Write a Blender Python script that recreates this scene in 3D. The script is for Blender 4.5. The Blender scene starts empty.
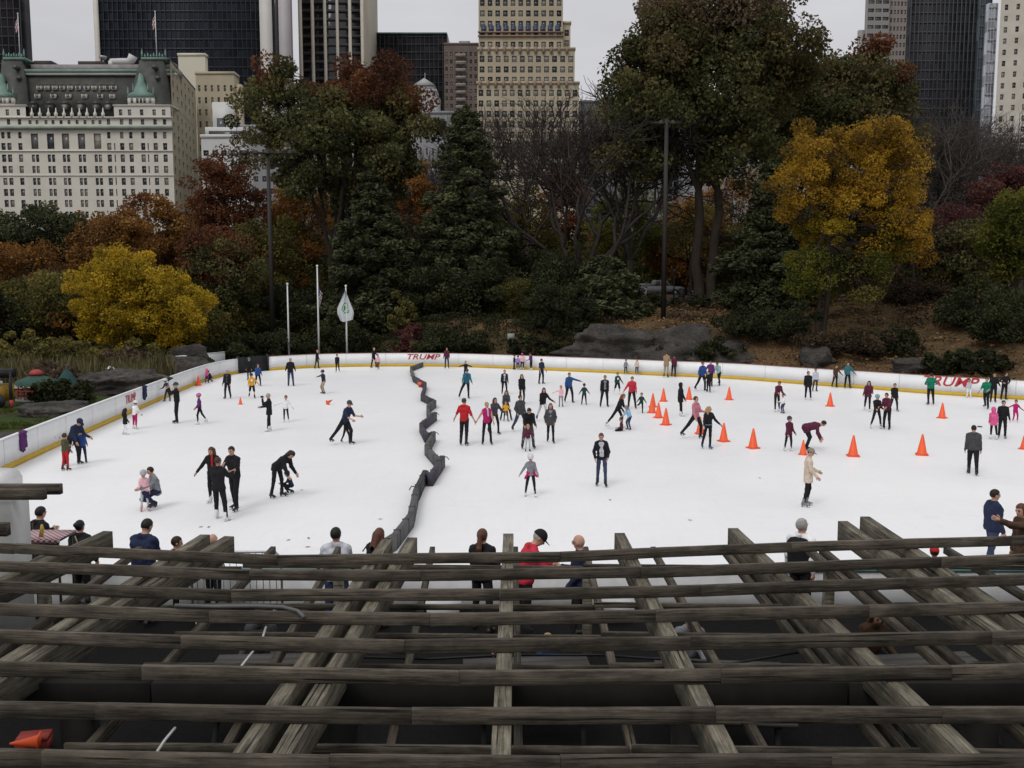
import bpy, math, random
import numpy as np
from mathutils import Vector, Matrix
random.seed(7); rng = np.random.default_rng(11)
R = math.radians
scene = bpy.context.scene
col = scene.collection
PITCH = R(5.84); FP = 900.0; EYE = 5.8
# ---------------------------------------------------------------- camera
cam_d = bpy.data.cameras.new('camera'); cam = bpy.data.objects.new('camera', cam_d); col.objects.link(cam)
cam.location = (0, 0, EYE); cam.rotation_euler = (math.pi/2 - PITCH, 0, 0)
cam_d.sensor_width = 36; cam_d.lens = 36*FP/1024; cam_d.clip_end = 6000; cam_d.clip_start = .1
scene.camera = cam
def ray(px, py):
    x = (px-512)/FP; y = (384-py)/FP
    return np.array([x, math.cos(PITCH)+math.sin(PITCH)*y, -math.sin(PITCH)+math.cos(PITCH)*y])
def G(px, py, z=0.0):
    d = ray(px, py); t = (z-EYE)/d[2]; return np.array([d[0]*t, d[1]*t, z])
def DY(px, py, Y):
    d = ray(px, py); t = Y/d[1]; return np.array([d[0]*t, Y, EYE+d[2]*t])
# ---------------------------------------------------------------- object helpers
def link(o, parent=None):
    col.objects.link(o)
    if parent is not None: o.parent = parent
    return o
def tag(o, label=None, cat=None, group=None, kind=None):
    if label: o['label'] = label
    if cat: o['category'] = cat
    if group: o['group'] = group
    if kind: o['kind'] = kind
    return o
def empty(name, loc=(0,0,0), rz=0.0, label=None, cat=None, group=None):
    o = bpy.data.objects.new(name, None); o.empty_display_size = .2
    o.location = [float(v) for v in loc]; o.rotation_euler = (0, 0, rz); link(o)
    return tag(o, label, cat, group)
def np_mesh(name, V, F, mats=(), mi=None, smooth=False, attr=None):
    V = np.asarray(V, dtype=np.float32).reshape(-1, 3)
    me = bpy.data.meshes.new(name)
    if isinstance(F, np.ndarray):
        k = F.shape[1]; n = len(F); loops = F.astype(np.int32).ravel()
        starts = np.arange(n, dtype=np.int32)*k; tot = np.full(n, k, dtype=np.int32)
    else:
        tot = np.array([len(f) for f in F], dtype=np.int32); n = len(F)
        starts = np.concatenate([[0], np.cumsum(tot)[:-1]]).astype(np.int32) if n else np.zeros(0, np.int32)
        loops = np.array([i for f in F for i in f], dtype=np.int32)
    me.vertices.add(len(V)); me.vertices.foreach_set('co', V.ravel())
    me.loops.add(len(loops)); me.loops.foreach_set('vertex_index', loops)
    me.polygons.add(n); me.polygons.foreach_set('loop_start', starts); me.polygons.foreach_set('loop_total', tot)
    for m in mats: me.materials.append(m)
    if mi is not None: me.polygons.foreach_set('material_index', np.asarray(mi, dtype=np.int32))
    if smooth: me.polygons.foreach_set('use_smooth', np.ones(n, dtype=bool))
    if attr is not None:
        a = me.attributes.new('var', 'FLOAT', 'FACE'); a.data.foreach_set('value', np.asarray(attr, dtype=np.float32))
    me.update(calc_edges=True)
    return me
def obj(name, me, parent=None, loc=None, rz=None):
    o = bpy.data.objects.new(name, me); link(o, parent)
    if loc is not None: o.location = [float(v) for v in loc]
    if rz is not None: o.rotation_euler = (0, 0, rz)
    return o
class MB:
    def __init__(s): s.V = []; s.F = []; s.M = []
    def add(s, V, F, m=0):
        b = len(s.V); s.V.extend([tuple(map(float, v)) for v in V]); s.F.extend([tuple(i+b for i in f) for f in F]); s.M.extend([m]*len(F)); return s
    def box(s, x0, x1, y0, y1, z0, z1, m=0):
        V = [(x0,y0,z0),(x1,y0,z0),(x1,y1,z0),(x0,y1,z0),(x0,y0,z1),(x1,y0,z1),(x1,y1,z1),(x0,y1,z1)]
        return s.add(V, [(0,3,2,1),(4,5,6,7),(0,1,5,4),(1,2,6,5),(2,3,7,6),(3,0,4,7)], m)
    def beam(s, a, b, w, h, m=0, up=(0,0,1), bev=0.0):
        a = Vector(a); b = Vector(b); d = (b-a).normalized(); u = Vector(up); r = d.cross(u).normalized(); u = r.cross(d)
        if bev <= 0: prof = [(-w/2,-h/2),(w/2,-h/2),(w/2,h/2),(-w/2,h/2)]
        else:
            e = bev; prof = [(-w/2+e,-h/2),(w/2-e,-h/2),(w/2,-h/2+e),(w/2,h/2-e),(w/2-e,h/2),(-w/2+e,h/2),(-w/2,h/2-e),(-w/2,-h/2+e)]
        n = len(prof); V = [tuple(p+r*x+u*y) for p in (a, b) for x, y in prof]
        F = [(i, (i+1)%n, n+(i+1)%n, n+i) for i in range(n)] + [tuple(range(n))[::-1], tuple(range(n, 2*n))]
        return s.add(V, F, m)
    def tube(s, pts, rad, n=6, m=0, cap=True):
        pts = [Vector(p) for p in pts]; k = len(pts)
        if not hasattr(rad, '__len__'): rad = [rad]*k
        V = []; prev = None
        for i in range(k):
            d = (pts[min(i+1,k-1)]-pts[max(i-1,0)])
            if d.length < 1e-6: d = Vector((0,0,1))
            d.normalize()
            if prev is None:
                ref = Vector((1,0,0)) if abs(d.x) < .8 else Vector((0,1,0)); r = d.cross(ref).normalized()
            else:
                r = (prev - d*prev.dot(d))
                r = r.normalized() if r.length > 1e-6 else d.orthogonal().normalized()
            prev = r; t = d.cross(r)
            for j in range(n):
                a = 2*math.pi*j/n; V.append(tuple(pts[i]+(r*math.cos(a)+t*math.sin(a))*rad[i]))
        F = [(i*n+j, i*n+(j+1)%n, (i+1)*n+(j+1)%n, (i+1)*n+j) for i in range(k-1) for j in range(n)]
        if cap: F += [tuple(range(n))[::-1], tuple(range((k-1)*n, k*n))]
        return s.add(V, F, m)
    def lathe(s, prof, c=(0,0,0), n=16, m=0, sq=False):
        V = []; k = len(prof)
        for r, z in prof:
            for j in range(n):
                a = 2*math.pi*(j+.5)/n; V.append((c[0]+r*math.cos(a), c[1]+r*math.sin(a), c[2]+z))
        F = [(i*n+j, i*n+(j+1)%n, (i+1)*n+(j+1)%n, (i+1)*n+j) for i in range(k-1) for j in range(n)]
        F += [tuple(range(n))[::-1], tuple(range((k-1)*n, k*n))]
        return s.add(V, F, m)
    def ball(s, c, r, n=8, k=5, m=0):
        if not hasattr(r, '__len__'): r = (r, r, r)
        V = [(c[0], c[1], c[2]-r[2])]
        for i in range(1, k):
            t = math.pi*i/k-math.pi/2
            for j in range(n):
                a = 2*math.pi*j/n; V.append((c[0]+r[0]*math.cos(t)*math.cos(a), c[1]+r[1]*math.cos(t)*math.sin(a), c[2]+r[2]*math.sin(t)))
        V.append((c[0], c[1], c[2]+r[2])); L = len(V)-1
        F = [(0, 1+(j+1)%n, 1+j) for j in range(n)]
        for i in range(k-2):
            for j in range(n): F.append((1+i*n+j, 1+i*n+(j+1)%n, 1+(i+1)*n+(j+1)%n, 1+(i+1)*n+j))
        F += [(L, 1+(k-2)*n+j, 1+(k-2)*n+(j+1)%n) for j in range(n)]
        return s.add(V, F, m)
    def prism(s, poly, y0, y1, m=0, axis='y'):
        n = len(poly)
        f = (lambda p, t: (p[0], t, p[1])) if axis == 'y' else ((lambda p, t: (t, p[0], p[1])) if axis == 'x' else (lambda p, t: (p[0], p[1], t)))
        V = [f(p, y0) for p in poly]+[f(p, y1) for p in poly]
        F = [(i, (i+1)%n, n+(i+1)%n, n+i) for i in range(n)] + [tuple(range(n))[::-1], tuple(range(n, 2*n))]
        return s.add(V, F, m)
    def mesh(s, name, mats, smooth=False):
        if not hasattr(mats, '__len__'): mats = [mats]
        return np_mesh(name, s.V, s.F, mats, s.M, smooth)
    def build(s, name, mats, parent=None, loc=None, rz=None, smooth=False):
        return obj(name, s.mesh(name, mats, smooth), parent, loc, rz)
# ---------------------------------------------------------------- materials
MC = {}
def nodes(name):
    m = bpy.data.materials.new(name); m.use_nodes = True; nt = m.node_tree
    return m, nt, nt.nodes['Principled BSDF']
def mix(nt, a, b, fac, typ='MIX'):
    n = nt.nodes.new('ShaderNodeMix'); n.data_type = 'RGBA'; n.blend_type = typ
    for sock, v in ((n.inputs[6], a), (n.inputs[7], b), (n.inputs[0], fac)):
        if hasattr(v, 'is_linked') or hasattr(v, 'links'): nt.links.new(v, sock)
        elif hasattr(v, '__len__'): sock.default_value = (*v[:3], 1)
        else: sock.default_value = v
    return n.outputs[2]
def noise(nt, scale, detail=3, rough=.55, coord='Object', vec=None, sc3=None):
    tc = nt.nodes.new('ShaderNodeTexCoord'); n = nt.nodes.new('ShaderNodeTexNoise')
    n.inputs['Scale'].default_value = scale; n.inputs['Detail'].default_value = detail; n.inputs['Roughness'].default_value = rough
    src = vec or tc.outputs[coord]
    if sc3:
        mp = nt.nodes.new('ShaderNodeMapping'); mp.inputs['Scale'].default_value = sc3; nt.links.new(src, mp.inputs[0]); src = mp.outputs[0]
    nt.links.new(src, n.inputs['Vector']); return n.outputs['Fac']
def ramp(nt, src, stops):
    r = nt.nodes.new('ShaderNodeValToRGB'); e = r.color_ramp.elements
    while len(e) < len(stops): e.new(.5)
    for i, (p, c) in enumerate(stops):
        e[i].position = p; e[i].color = (*c, 1) if hasattr(c, '__len__') else (c, c, c, 1)
    nt.links.new(src, r.inputs[0]); return r.outputs[0]
def bump(nt, bs, src, strength=.3, dist=.02):
    b = nt.nodes.new('ShaderNodeBump'); b.inputs['Strength'].default_value = strength; b.inputs['Distance'].default_value = dist
    nt.links.new(src, b.inputs['Height']); nt.links.new(b.outputs[0], bs.inputs['Normal'])
def mat(name, c, rough=.7, var=.18, scale=4, metal=0, spec=.3, bmp=0, alpha=None):
    key = (name, tuple(c), rough, var, scale, metal)
    if key in MC: return MC[key]
    m, nt, bs = nodes(name)
    if var:
        f = noise(nt, scale, 4)
        hi = tuple(min(1, v*(1+var)) for v in c); lo = tuple(v*(1-var) for v in c)
        nt.links.new(ramp(nt, f, [(.3, lo), (.7, hi)]), bs.inputs['Base Color'])
        if bmp: bump(nt, bs, f, bmp)
    else: bs.inputs['Base Color'].default_value = (*c, 1)
    bs.inputs['Roughness'].default_value = rough; bs.inputs['Metallic'].default_value = metal
    bs.inputs['Specular IOR Level'].default_value = spec
    MC[key] = m; return m
def srgb(r, g, b):
    f = lambda v: ((v/255+.055)/1.055)**2.4 if v > 10 else v/255/12.92
    return (f(r), f(g), f(b))
# wood: weathered grey, grain along local X of each piece
def wood(name, c0, c1, c2):
    m, nt, bs = nodes(name)
    oi = nt.nodes.new('ShaderNodeObjectInfo'); tc = nt.nodes.new('ShaderNodeTexCoord')
    ad = nt.nodes.new('ShaderNodeVectorMath'); ad.operation = 'ADD'
    mul = nt.nodes.new('ShaderNodeVectorMath'); mul.operation = 'SCALE'
    cb = nt.nodes.new('ShaderNodeCombineXYZ')
    for i in range(3): nt.links.new(oi.outputs['Random'], cb.inputs[i])
    nt.links.new(cb.outputs[0], mul.inputs[0]); mul.inputs['Scale'].default_value = 40
    nt.links.new(tc.outputs['Object'], ad.inputs[0]); nt.links.new(mul.outputs[0], ad.inputs[1])
    v = ad.outputs[0]
    grain = noise(nt, 1, 5, .7, vec=v, sc3=(1.6, 70, 70))
    big = noise(nt, 1.0, 5, .65, vec=v, sc3=(2.2, 3, 3)); streak = noise(nt, 1.0, 4, .7, vec=v, sc3=(3.0, 26, 26))
    crack = noise(nt, 1, 3, .5, vec=v, sc3=(.9, 38, 38))
    base = ramp(nt, grain, [(.3, c0), (.52, c1), (.75, c2)])
    base = mix(nt, base, ramp(nt, big, [(.35, .35), (.65, 1.15)]), .75, 'MULTIPLY')
    base = mix(nt, base, ramp(nt, streak, [(.36, .45), (.5, 1.0), (.68, 1.35)]), .85, 'MULTIPLY')
    base = mix(nt, base, (.012, .011, .008), ramp(nt, crack, [(.33, 1.0), (.39, 0.0)]))
    rnd = ramp(nt, oi.outputs['Random'], [(0, .72), (1, 1.12)])
    base = mix(nt, base, rnd, 1.0, 'MULTIPLY')
    # green algae patches
    al = noise(nt, 1.3, 4, .6, vec=v)
    base = mix(nt, base, (.06, .065, .035), ramp(nt, al, [(.56, 0.0), (.75, .35)]))
    nt.links.new(base, bs.inputs['Base Color']); bs.inputs['Roughness'].default_value = .85; bs.inputs['Specular IOR Level'].default_value = .25
    bump(nt, bs, grain, .55, .01)
    return m
M_wood = wood('weathered_wood', (.085, .074, .055), (.165, .146, .11), (.285, .255, .20))
M_wood_board = wood('weathered_board', (.06, .049, .038), (.105, .088, .068), (.175, .148, .118))
def board_white():
    m, nt, bs = nodes('scuffed_board'); f = noise(nt, 1.2, 4); sc = noise(nt, 1, 6, .75, sc3=(3, 3, 14)); tc = nt.nodes.new('ShaderNodeTexCoord'); sp = nt.nodes.new('ShaderNodeSeparateXYZ'); nt.links.new(tc.outputs['Object'], sp.inputs[0])
    base = ramp(nt, f, [(.3, (.72, .73, .74)), (.7, (.80, .80, .805))]); low = ramp(nt, sp.outputs[2], [(.15, 1.0), (.8, .25)])
    mk = mix(nt, (0, 0, 0), ramp(nt, sc, [(.6, 0.0), (.68, .55)]), low)
    nt.links.new(mix(nt, base, (.3, .3, .31), mk), bs.inputs['Base Color']); bs.inputs['Roughness'].default_value = .45; return m
M_board = board_white()
M_white = mat('white_board', (.78, .79, .80), .4, .05, 1.2, spec=.4)
M_metal = mat('grey_metal', (.35, .36, .37), .4, .1, metal=.6)
M_black = mat('black_paint', (.015, .015, .017), .5, .2)
M_dark = mat('dark_metal', (.04, .04, .042), .55, .2)
M_skin = mat('skin', (.48, .27, .19), .6, .06, 8)
M_skin2 = mat('skin_tan', (.33, .17, .11), .6, .06, 8)
M_eye = mat('eye', (.02, .015, .012), .3, 0); M_lip = mat('lip', (.32, .1, .09), .5, 0)
M_blade = mat('steel_blade', (.55, .56, .58), .3, 0, metal=.8)
# ---------------------------------------------------------------- sky and sun
w = bpy.data.worlds.new('World'); scene.world = w; w.use_nodes = True; nt = w.node_tree
bg = nt.nodes['Background']; bg.inputs['Strength'].default_value = .1
SUN_EL, SUN_AZ = R(50), R(-150)       # behind the photographer, to the left
sky = nt.nodes.new('ShaderNodeTexSky'); sky.sky_type = 'NISHITA'; sky.sun_disc = False
sky.sun_elevation = SUN_EL; sky.sun_rotation = SUN_AZ; sky.dust_density = 4; sky.air_density = 1
hs = nt.nodes.new('ShaderNodeHueSaturation'); hs.inputs['Saturation'].default_value = .12; nt.links.new(sky.outputs[0], hs.inputs['Color'])
tc = nt.nodes.new('ShaderNodeTexCoord'); sep = nt.nodes.new('ShaderNodeSeparateXYZ'); nt.links.new(tc.outputs['Generated'], sep.inputs[0])
deck_n = noise(nt, 2.2, 5, .55, coord='Generated', sc3=(1, 1, 3.5))
cl = ramp(nt, sep.outputs[2], [(0.0, (5.75, 5.75, 6.0)), (.3, (6.6, 6.6, 6.95)), (1.0, (11.5, 11.6, 11.9))])
cl = mix(nt, cl, ramp(nt, deck_n, [(.3, .86), (.7, 1.08)]), 1.0, 'MULTIPLY')
final = mix(nt, hs.outputs[0], cl, .86)
nt.links.new(final, bg.inputs['Color'])
sd = bpy.data.lights.new('sun', 'SUN'); sd.energy = 1.05; sd.angle = R(25); sd.color = (1, .97, .93)
so = bpy.data.objects.new('sun', sd); link(so)
so.rotation_euler = (math.pi/2-SUN_EL, 0, math.pi - SUN_AZ)
dv = Vector((math.sin(SUN_AZ)*math.cos(SUN_EL), math.cos(SUN_AZ)*math.cos(SUN_EL), math.sin(SUN_EL)))
so.rotation_euler = dv.to_track_quat('Z', 'Y').to_euler()
vs = scene.view_settings; vs.view_transform = 'Standard'; vs.look = 'None'; vs.exposure = 0; vs.gamma = 1; vs.use_curve_mapping = False
scene.cycles.max_bounces = 5; scene.cycles.diffuse_bounces = 3; scene.cycles.transparent_max_bounces = 4
# ---------------------------------------------------------------- rink outline
foot_px = [(11.7,468.5),(60.5,445.5),(121,418),(156,402.5),(184,390),(211,379.5),(237,373.6),(268,370.7),(317,367.6),(375,366.5),(425,366.4),(469,367.2),(547,370.5),(619,373.6),(656,375.6),(734,379),(796,384),(875,389.5),(923,393.6),(1018,399.6)]
P = [G(x, y)[:2] for x, y in foot_px]
d0 = P[0]-P[1]; d0 /= np.linalg.norm(d0); d1 = P[-1]-P[-2]; d1 /= np.linalg.norm(d1)
P = [P[0]+d0*9.5] + P + [P[-1]+d1*7]
def catmull(P, step=.7):
    P = [np.array(p, float) for p in P]; Q = [2*P[0]-P[1]]+P+[2*P[-1]-P[-2]]; out = []
    for i in range(1, len(Q)-2):
        a, b, c, d = Q[i-1], Q[i], Q[i+1], Q[i+2]; n = max(2, int(np.linalg.norm(c-b)/step))
        for k in range(n):
            t = k/n; out.append(.5*((2*b)+(c-a)*t+(2*a-5*b+4*c-d)*t*t+(3*b-a-3*c+d)*t**3))
    out.append(P[-1]); return np.array(out)
far = catmull(P)
# light smoothing of the measured line
for _ in range(6): far[1:-1] = .25*far[:-2]+.5*far[1:-1]+.25*far[2:]
NEARY = 15.4
xr = far[-1][0]
right_side = [np.array((xr+2.5, far[-1][1]-4.5)), np.array((xr+3.5, far[-1][1]-12)), np.array((xr+2.5, 24)), np.array((xr-3, NEARY+1))]
ring = list(far)+right_side+[np.array((xr-6, NEARY)), np.array((far[0][0]+5.0, NEARY)), np.array((far[0][0]+.6, NEARY+1.6))]
ring = np.array(ring)
mb = MB(); mb.add([(p[0], p[1], 0) for p in ring], [tuple(range(len(ring)))[::-1]])
m, ntm, bs = nodes('ice')
n1 = noise(ntm, .12, 5, .6); n2 = noise(ntm, 1.0, 6, .7, sc3=(.5, 6, 1)); n3 = noise(ntm, 1.0, 6, .7, sc3=(7, .8, 1))
c = ramp(ntm, n1, [(.3, (.765, .77, .785)), (.7, (.845, .845, .845))])
c = mix(ntm, c, ramp(ntm, n2, [(.35, .975), (.6, 1.0)]), 1, 'MULTIPLY')
c = mix(ntm, c, ramp(ntm, n3, [(.32, .975), (.55, 1.0)]), 1, 'MULTIPLY')
# skate cuts
wv = ntm.nodes.new('ShaderNodeTexVoronoi'); wv.feature = 'DISTANCE_TO_EDGE'; wv.inputs['Scale'].default_value = .55
tcn = ntm.nodes.new('ShaderNodeTexCoord'); dn = ntm.nodes.new('ShaderNodeTexNoise'); dn.inputs['Scale'].default_value = .7
adn = ntm.nodes.new('ShaderNodeVectorMath'); adn.operation = 'ADD'
ntm.links.new(tcn.outputs['Object'], dn.inputs['Vector']); ntm.links.new(tcn.outputs['Object'], adn.inputs[0]); ntm.links.new(dn.outputs['Color'], adn.inputs[1])
mpn = ntm.nodes.new('ShaderNodeMapping'); mpn.inputs['Scale'].default_value = (1, .35, 1); ntm.links.new(adn.outputs[0], mpn.inputs[0]); ntm.links.new(mpn.outputs[0], wv.inputs['Vector'])
c = mix(ntm, c, ramp(ntm, wv.outputs['Distance'], [(0.0, .965), (.012, 1.0)]), 1, 'MULTIPLY')
ntm.links.new(c, bs.inputs['Base Color']); bs.inputs['Roughness'].default_value = .4; bs.inputs['Specular IOR Level'].default_value = .2
bump(ntm, bs, n3, .05, .01)
M_ice = m
tag(mb.build('ice', M_ice), kind='structure')
# ---------------------------------------------------------------- terrain
poly = ring
def seg_dist(X, Y):
    best = np.full(X.shape, 1e9); inside = np.zeros(X.shape, bool)
    n = len(poly)
    for i in range(n):
        a = poly[i]; b = poly[(i+1) % n]; ab = b-a; L = ab@ab
        t = np.clip(((X-a[0])*ab[0]+(Y-a[1])*ab[1])/L, 0, 1)
        best = np.minimum(best, np.hypot(X-(a[0]+t*ab[0]), Y-(a[1]+t*ab[1])))
        c = ((a[1] > Y) != (b[1] > Y)) & (X < (b[0]-a[0])*(Y-a[1])/(b[1]-a[1]+1e-12)+a[0]); inside ^= c
    return np.where(inside, -best, best)
_gx = np.arange(-152, 152.01, .8); _gy = np.arange(0, 218.01, .8)
_SD = seg_dist(*np.meshgrid(_gx, _gy))
def seg_dist(X, Y):
    u = np.clip((np.asarray(X, float)+152)/.8, 0, len(_gx)-1.001); v = np.clip(np.asarray(Y, float)/.8, 0, len(_gy)-1.001)
    i = u.astype(int); j = v.astype(int); fu = u-i; fv = v-j
    return (_SD[j, i]*(1-fu)+_SD[j, i+1]*fu)*(1-fv)+(_SD[j+1, i]*(1-fu)+_SD[j+1, i+1]*fu)*fv
def sm(x, a, b):
    t = np.clip((x-a)/(b-a), 0, 1); return t*t*(3-2*t)
def wob(X, Y, s, seed=0):
    return (np.sin(X*s+1.3*seed+1.7*np.sin(Y*s*.7+seed))+np.sin(Y*s*1.13+2.1*seed+1.3*np.sin(X*s*.9)))*.5
def terr(X, Y):
    X = np.asarray(X, float); Y = np.asarray(Y, float)
    s = seg_dist(X, Y); w = sm(X, -17, -4); steep = sm(X, 14, 28)
    zr = 3.5*(sm(s, .8, 8.5)*(1-steep)+sm(s, .8, 22)*steep)+1.7*sm(s, 9, 34)
    zl = .25*sm(s, .5, 4)+.9*sm(s, 8, 26)+4.0*sm(s, 22, 60)
    z = w*zr+(1-w)*zl
    z = z+sm(s, .6, 5)*(.16*wob(X, Y, .9, 1)+.22*wob(X, Y, .33, 2))*np.clip(.4+w, 0, 1)
    zt = np.where(Y < 20, .0, z)
    zt = z*sm(Y, 16, 26)
    return np.where(s < .45, -.12, zt-.12*(1-sm(s, .45, 1.2))+.02)
def tz(x, y): return float(terr(np.array([x]), np.array([y]))[0])
def grid_obj(name, x0, x1, y0, y1, st, mats, f):
    xs = np.arange(x0, x1+1e-6, st); ys = np.arange(y0, y1+1e-6, st)
    X, Y = np.meshgrid(xs, ys); Z = f(X, Y); nx = len(xs)
    V = np.stack([X, Y, Z], -1).reshape(-1, 3)
    i, j = np.meshgrid(np.arange(len(xs)-1), np.arange(len(ys)-1)); a = (j*nx+i).ravel()
    F = np.stack([a, a+1, a+1+nx, a+nx], 1)
    return obj(name, np_mesh(name, V, F, mats, smooth=True))
m, ntm, bs = nodes('park_ground')
g1 = noise(ntm, 9, 6, .75); g2 = noise(ntm, .25, 4, .6); g3 = noise(ntm, 2.2, 5, .65)
leaf = ramp(ntm, g1, [(.36, (.035, .024, .014)), (.5, (.11, .068, .035)), (.62, (.20, .125, .06)), (.7, (.30, .20, .10))])
dirt = ramp(ntm, g3, [(.35, (.02, .02, .012)), (.65, (.055, .05, .026))])
grass = ramp(ntm, g1, [(.35, (.018, .032, .01)), (.65, (.06, .085, .025))])
geo = ntm.nodes.new('ShaderNodeNewGeometry'); sp = ntm.nodes.new('ShaderNodeSeparateXYZ'); ntm.links.new(geo.outputs['Position'], sp.inputs[0])
mr = ntm.nodes.new('ShaderNodeMapRange'); mr.inputs[1].default_value = -22; mr.inputs[2].default_value = 2; ntm.links.new(sp.outputs[0], mr.inputs[0])
c = mix(ntm, dirt, leaf, ramp(ntm, g2, [(.38, .35), (.55, 1.0)]))
my = ntm.nodes.new('ShaderNodeMapRange'); my.inputs[1].default_value = 48; my.inputs[2].default_value = 58; my.inputs[3].default_value = 1; my.inputs[4].default_value = 0; ntm.links.new(sp.outputs[1], my.inputs[0])
gm = mix(ntm, (0, 0, 0), ramp(ntm, g2, [(.42, 0.0), (.52, 1.0)]), my.outputs[0])
c = mix(ntm, mix(ntm, mix(ntm, dirt, leaf, ramp(ntm, g3, [(.4, .0), (.6, .55)])), grass, gm), c, mr.outputs[0])
ntm.links.new(c, bs.inputs['Base Color']); bs.inputs['Roughness'].default_value = .95; bs.inputs['Specular IOR Level'].default_value = .1
bump(ntm, bs, g1, .9, .08)
M_ground = m
t = grid_obj('ground', -150, 150, 14.5, 215, 1.25, [M_ground], terr); tag(t, kind='structure')
# far ground out to the horizon, just under the park terrain
mb = MB(); mb.add([(-4000,-60,-.9),(4000,-60,-.9),(4000,6000,-.9),(-4000,6000,-.9)], [(0,1,2,3)])
tag(mb.build('city_ground', mat('city_ground', (.08, .078, .07), .9, .3, .02)), kind='structure')
# deck under the pergola
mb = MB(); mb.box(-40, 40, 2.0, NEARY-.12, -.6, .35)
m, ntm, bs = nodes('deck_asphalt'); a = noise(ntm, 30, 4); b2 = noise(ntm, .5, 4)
c = mix(ntm, ramp(ntm, a, [(.3, (.006, .006, .006)), (.7, (.013, .0125, .012))]), ramp(ntm, b2, [(.3, .7), (.7, 1.25)]), 1, 'MULTIPLY')  # asphalt colour lowered to near black, carrying the shade under the pergola
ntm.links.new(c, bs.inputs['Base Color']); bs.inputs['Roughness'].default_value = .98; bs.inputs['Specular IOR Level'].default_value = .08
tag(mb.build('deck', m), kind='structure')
# upper terrace the photograph is taken from, with its retaining wall
mb = MB(); mb.box(-40, 40, -8, .9, -.6, 4.15); mb.box(-40, 40, .55, .97, 4.151, 4.32)
tag(mb.build('terrace', mat('terrace_stone', (.18, .17, .155), .85, .25, 1.5, bmp=.3)), kind='structure')
# asphalt path up on the hill and paving of the play area on the left
def strip(name, pts, wd, m, dz=.05, st=1.0):
    c = catmull(pts, st); V = []; 
    for i, p in enumerate(c):
        d = c[min(i+1, len(c)-1)]-c[max(i-1, 0)]; d /= np.linalg.norm(d); n = np.array((-d[1], d[0]))
        for k in np.linspace(-.5, .5, 7):
            q = p+n*wd*k; V.append((q[0], q[1], tz(q[0], q[1])+dz))
    F = [(i*7+k, i*7+k+1, (i+1)*7+k+1, (i+1)*7+k) for i in range(len(c)-1) for k in range(6)]
    return tag(obj(name, np_mesh(name, V, F, [m], smooth=True)), kind='structure')
strip('path', [(-10, 118), (10, 104), (30, 97), (55, 90), (90, 82)], 5.5, mat('path_asphalt', (.13, .115, .1), .9, .25, 3), .12)
M_pave = mat('play_paving', (.24, .2, .17), .9, .2, 2)
strip('paving', [(-46, 47.5), (-36, 50), (-27.5, 52)], 5.0, M_pave, .12)
# ---------------------------------------------------------------- rink boards
NF = len(far)
tang = np.gradient(far, axis=0); tang /= np.linalg.norm(tang, axis=1)[:, None]
nrm = np.stack([-tang[:, 1], tang[:, 0]], 1)   # left of travel = outward
cen = np.array([5., 38.]); 
if ((far[NF//2]-cen)@nrm[NF//2]) < 0: nrm = -nrm
def board_strip(idx, in0, out0, z0, z1):
    """closed ribbon following the outline between offsets in0..out0"""
    V = []
    for i in idx:
        a = far[i]+nrm[i]*in0; b = far[i]+nrm[i]*out0
        V += [(a[0], a[1], z0), (a[0], a[1], z1), (b[0], b[1], z1), (b[0], b[1], z0)]
    k = len(idx); F = []
    for i in range(k-1):
        for j in range(4): F.append((i*4+j, i*4+(j+1) % 4, (i+1)*4+(j+1) % 4, (i+1)*4+j))
    F += [(0, 3, 2, 1), (4*k-4, 4*k-3, 4*k-2, 4*k-1)]
    return V, F
def near_idx(px, py):
    g = G(px, py)[:2]; return int(np.argmin(np.hypot(*(far-g).T)))
ga, gb = near_idx(238, 373.4), near_idx(267, 370.8)
boards = empty('rink_boards', (far[NF//2][0], far[NF//2][1], 0), label='long white rink boards with a yellow kick strip curving round the ice', cat='rink boards')
def rel(V, o): return [(v[0]-o.location[0], v[1]-o.location[1], v[2]-o.location[2]) for v in V]
M_yel = mat('yellow_kick', (.55, .36, .035), .5, .08, 2)
M_cap = mat('board_cap', (.25, .12, .1), .6, .1)
for idx in (range(0, ga+1), range(gb, NF)):
    idx = list(idx)
    V, F = board_strip(idx, 0, .12, .2, 1.04); obj('panel', np_mesh('panel', rel(V, boards), F, [M_board]), boards)
    V, F = board_strip(idx, -.015, .12, -.02, .2); obj('kick_strip', np_mesh('kick_strip', rel(V, boards), F, [M_yel]), boards)
    V, F = board_strip(idx, -.01, .13, 1.04, 1.07); obj('top_cap', np_mesh('top_cap', rel(V, boards), F, [M_white if idx[0] == 0 else M_cap]), boards)
# seams between panels
sm_mb = MB()
M_seam = mat('seam', (.35, .35, .36), .6, 0)
for i in range(4, NF-2, 4):
    if ga <= i <= gb: continue
    a = far[i]-nrm[i]*.004; b = a+tang[i]*.02
    V = [(a[0], a[1], .2), (b[0], b[1], .2), (b[0], b[1], 1.04), (a[0], a[1], 1.04)]
    sm_mb.add(rel(V, boards), [(0, 1, 2, 3)])
o = sm_mb.build('seam', M_seam, boards); o['kind'] = 'stuff'
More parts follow.
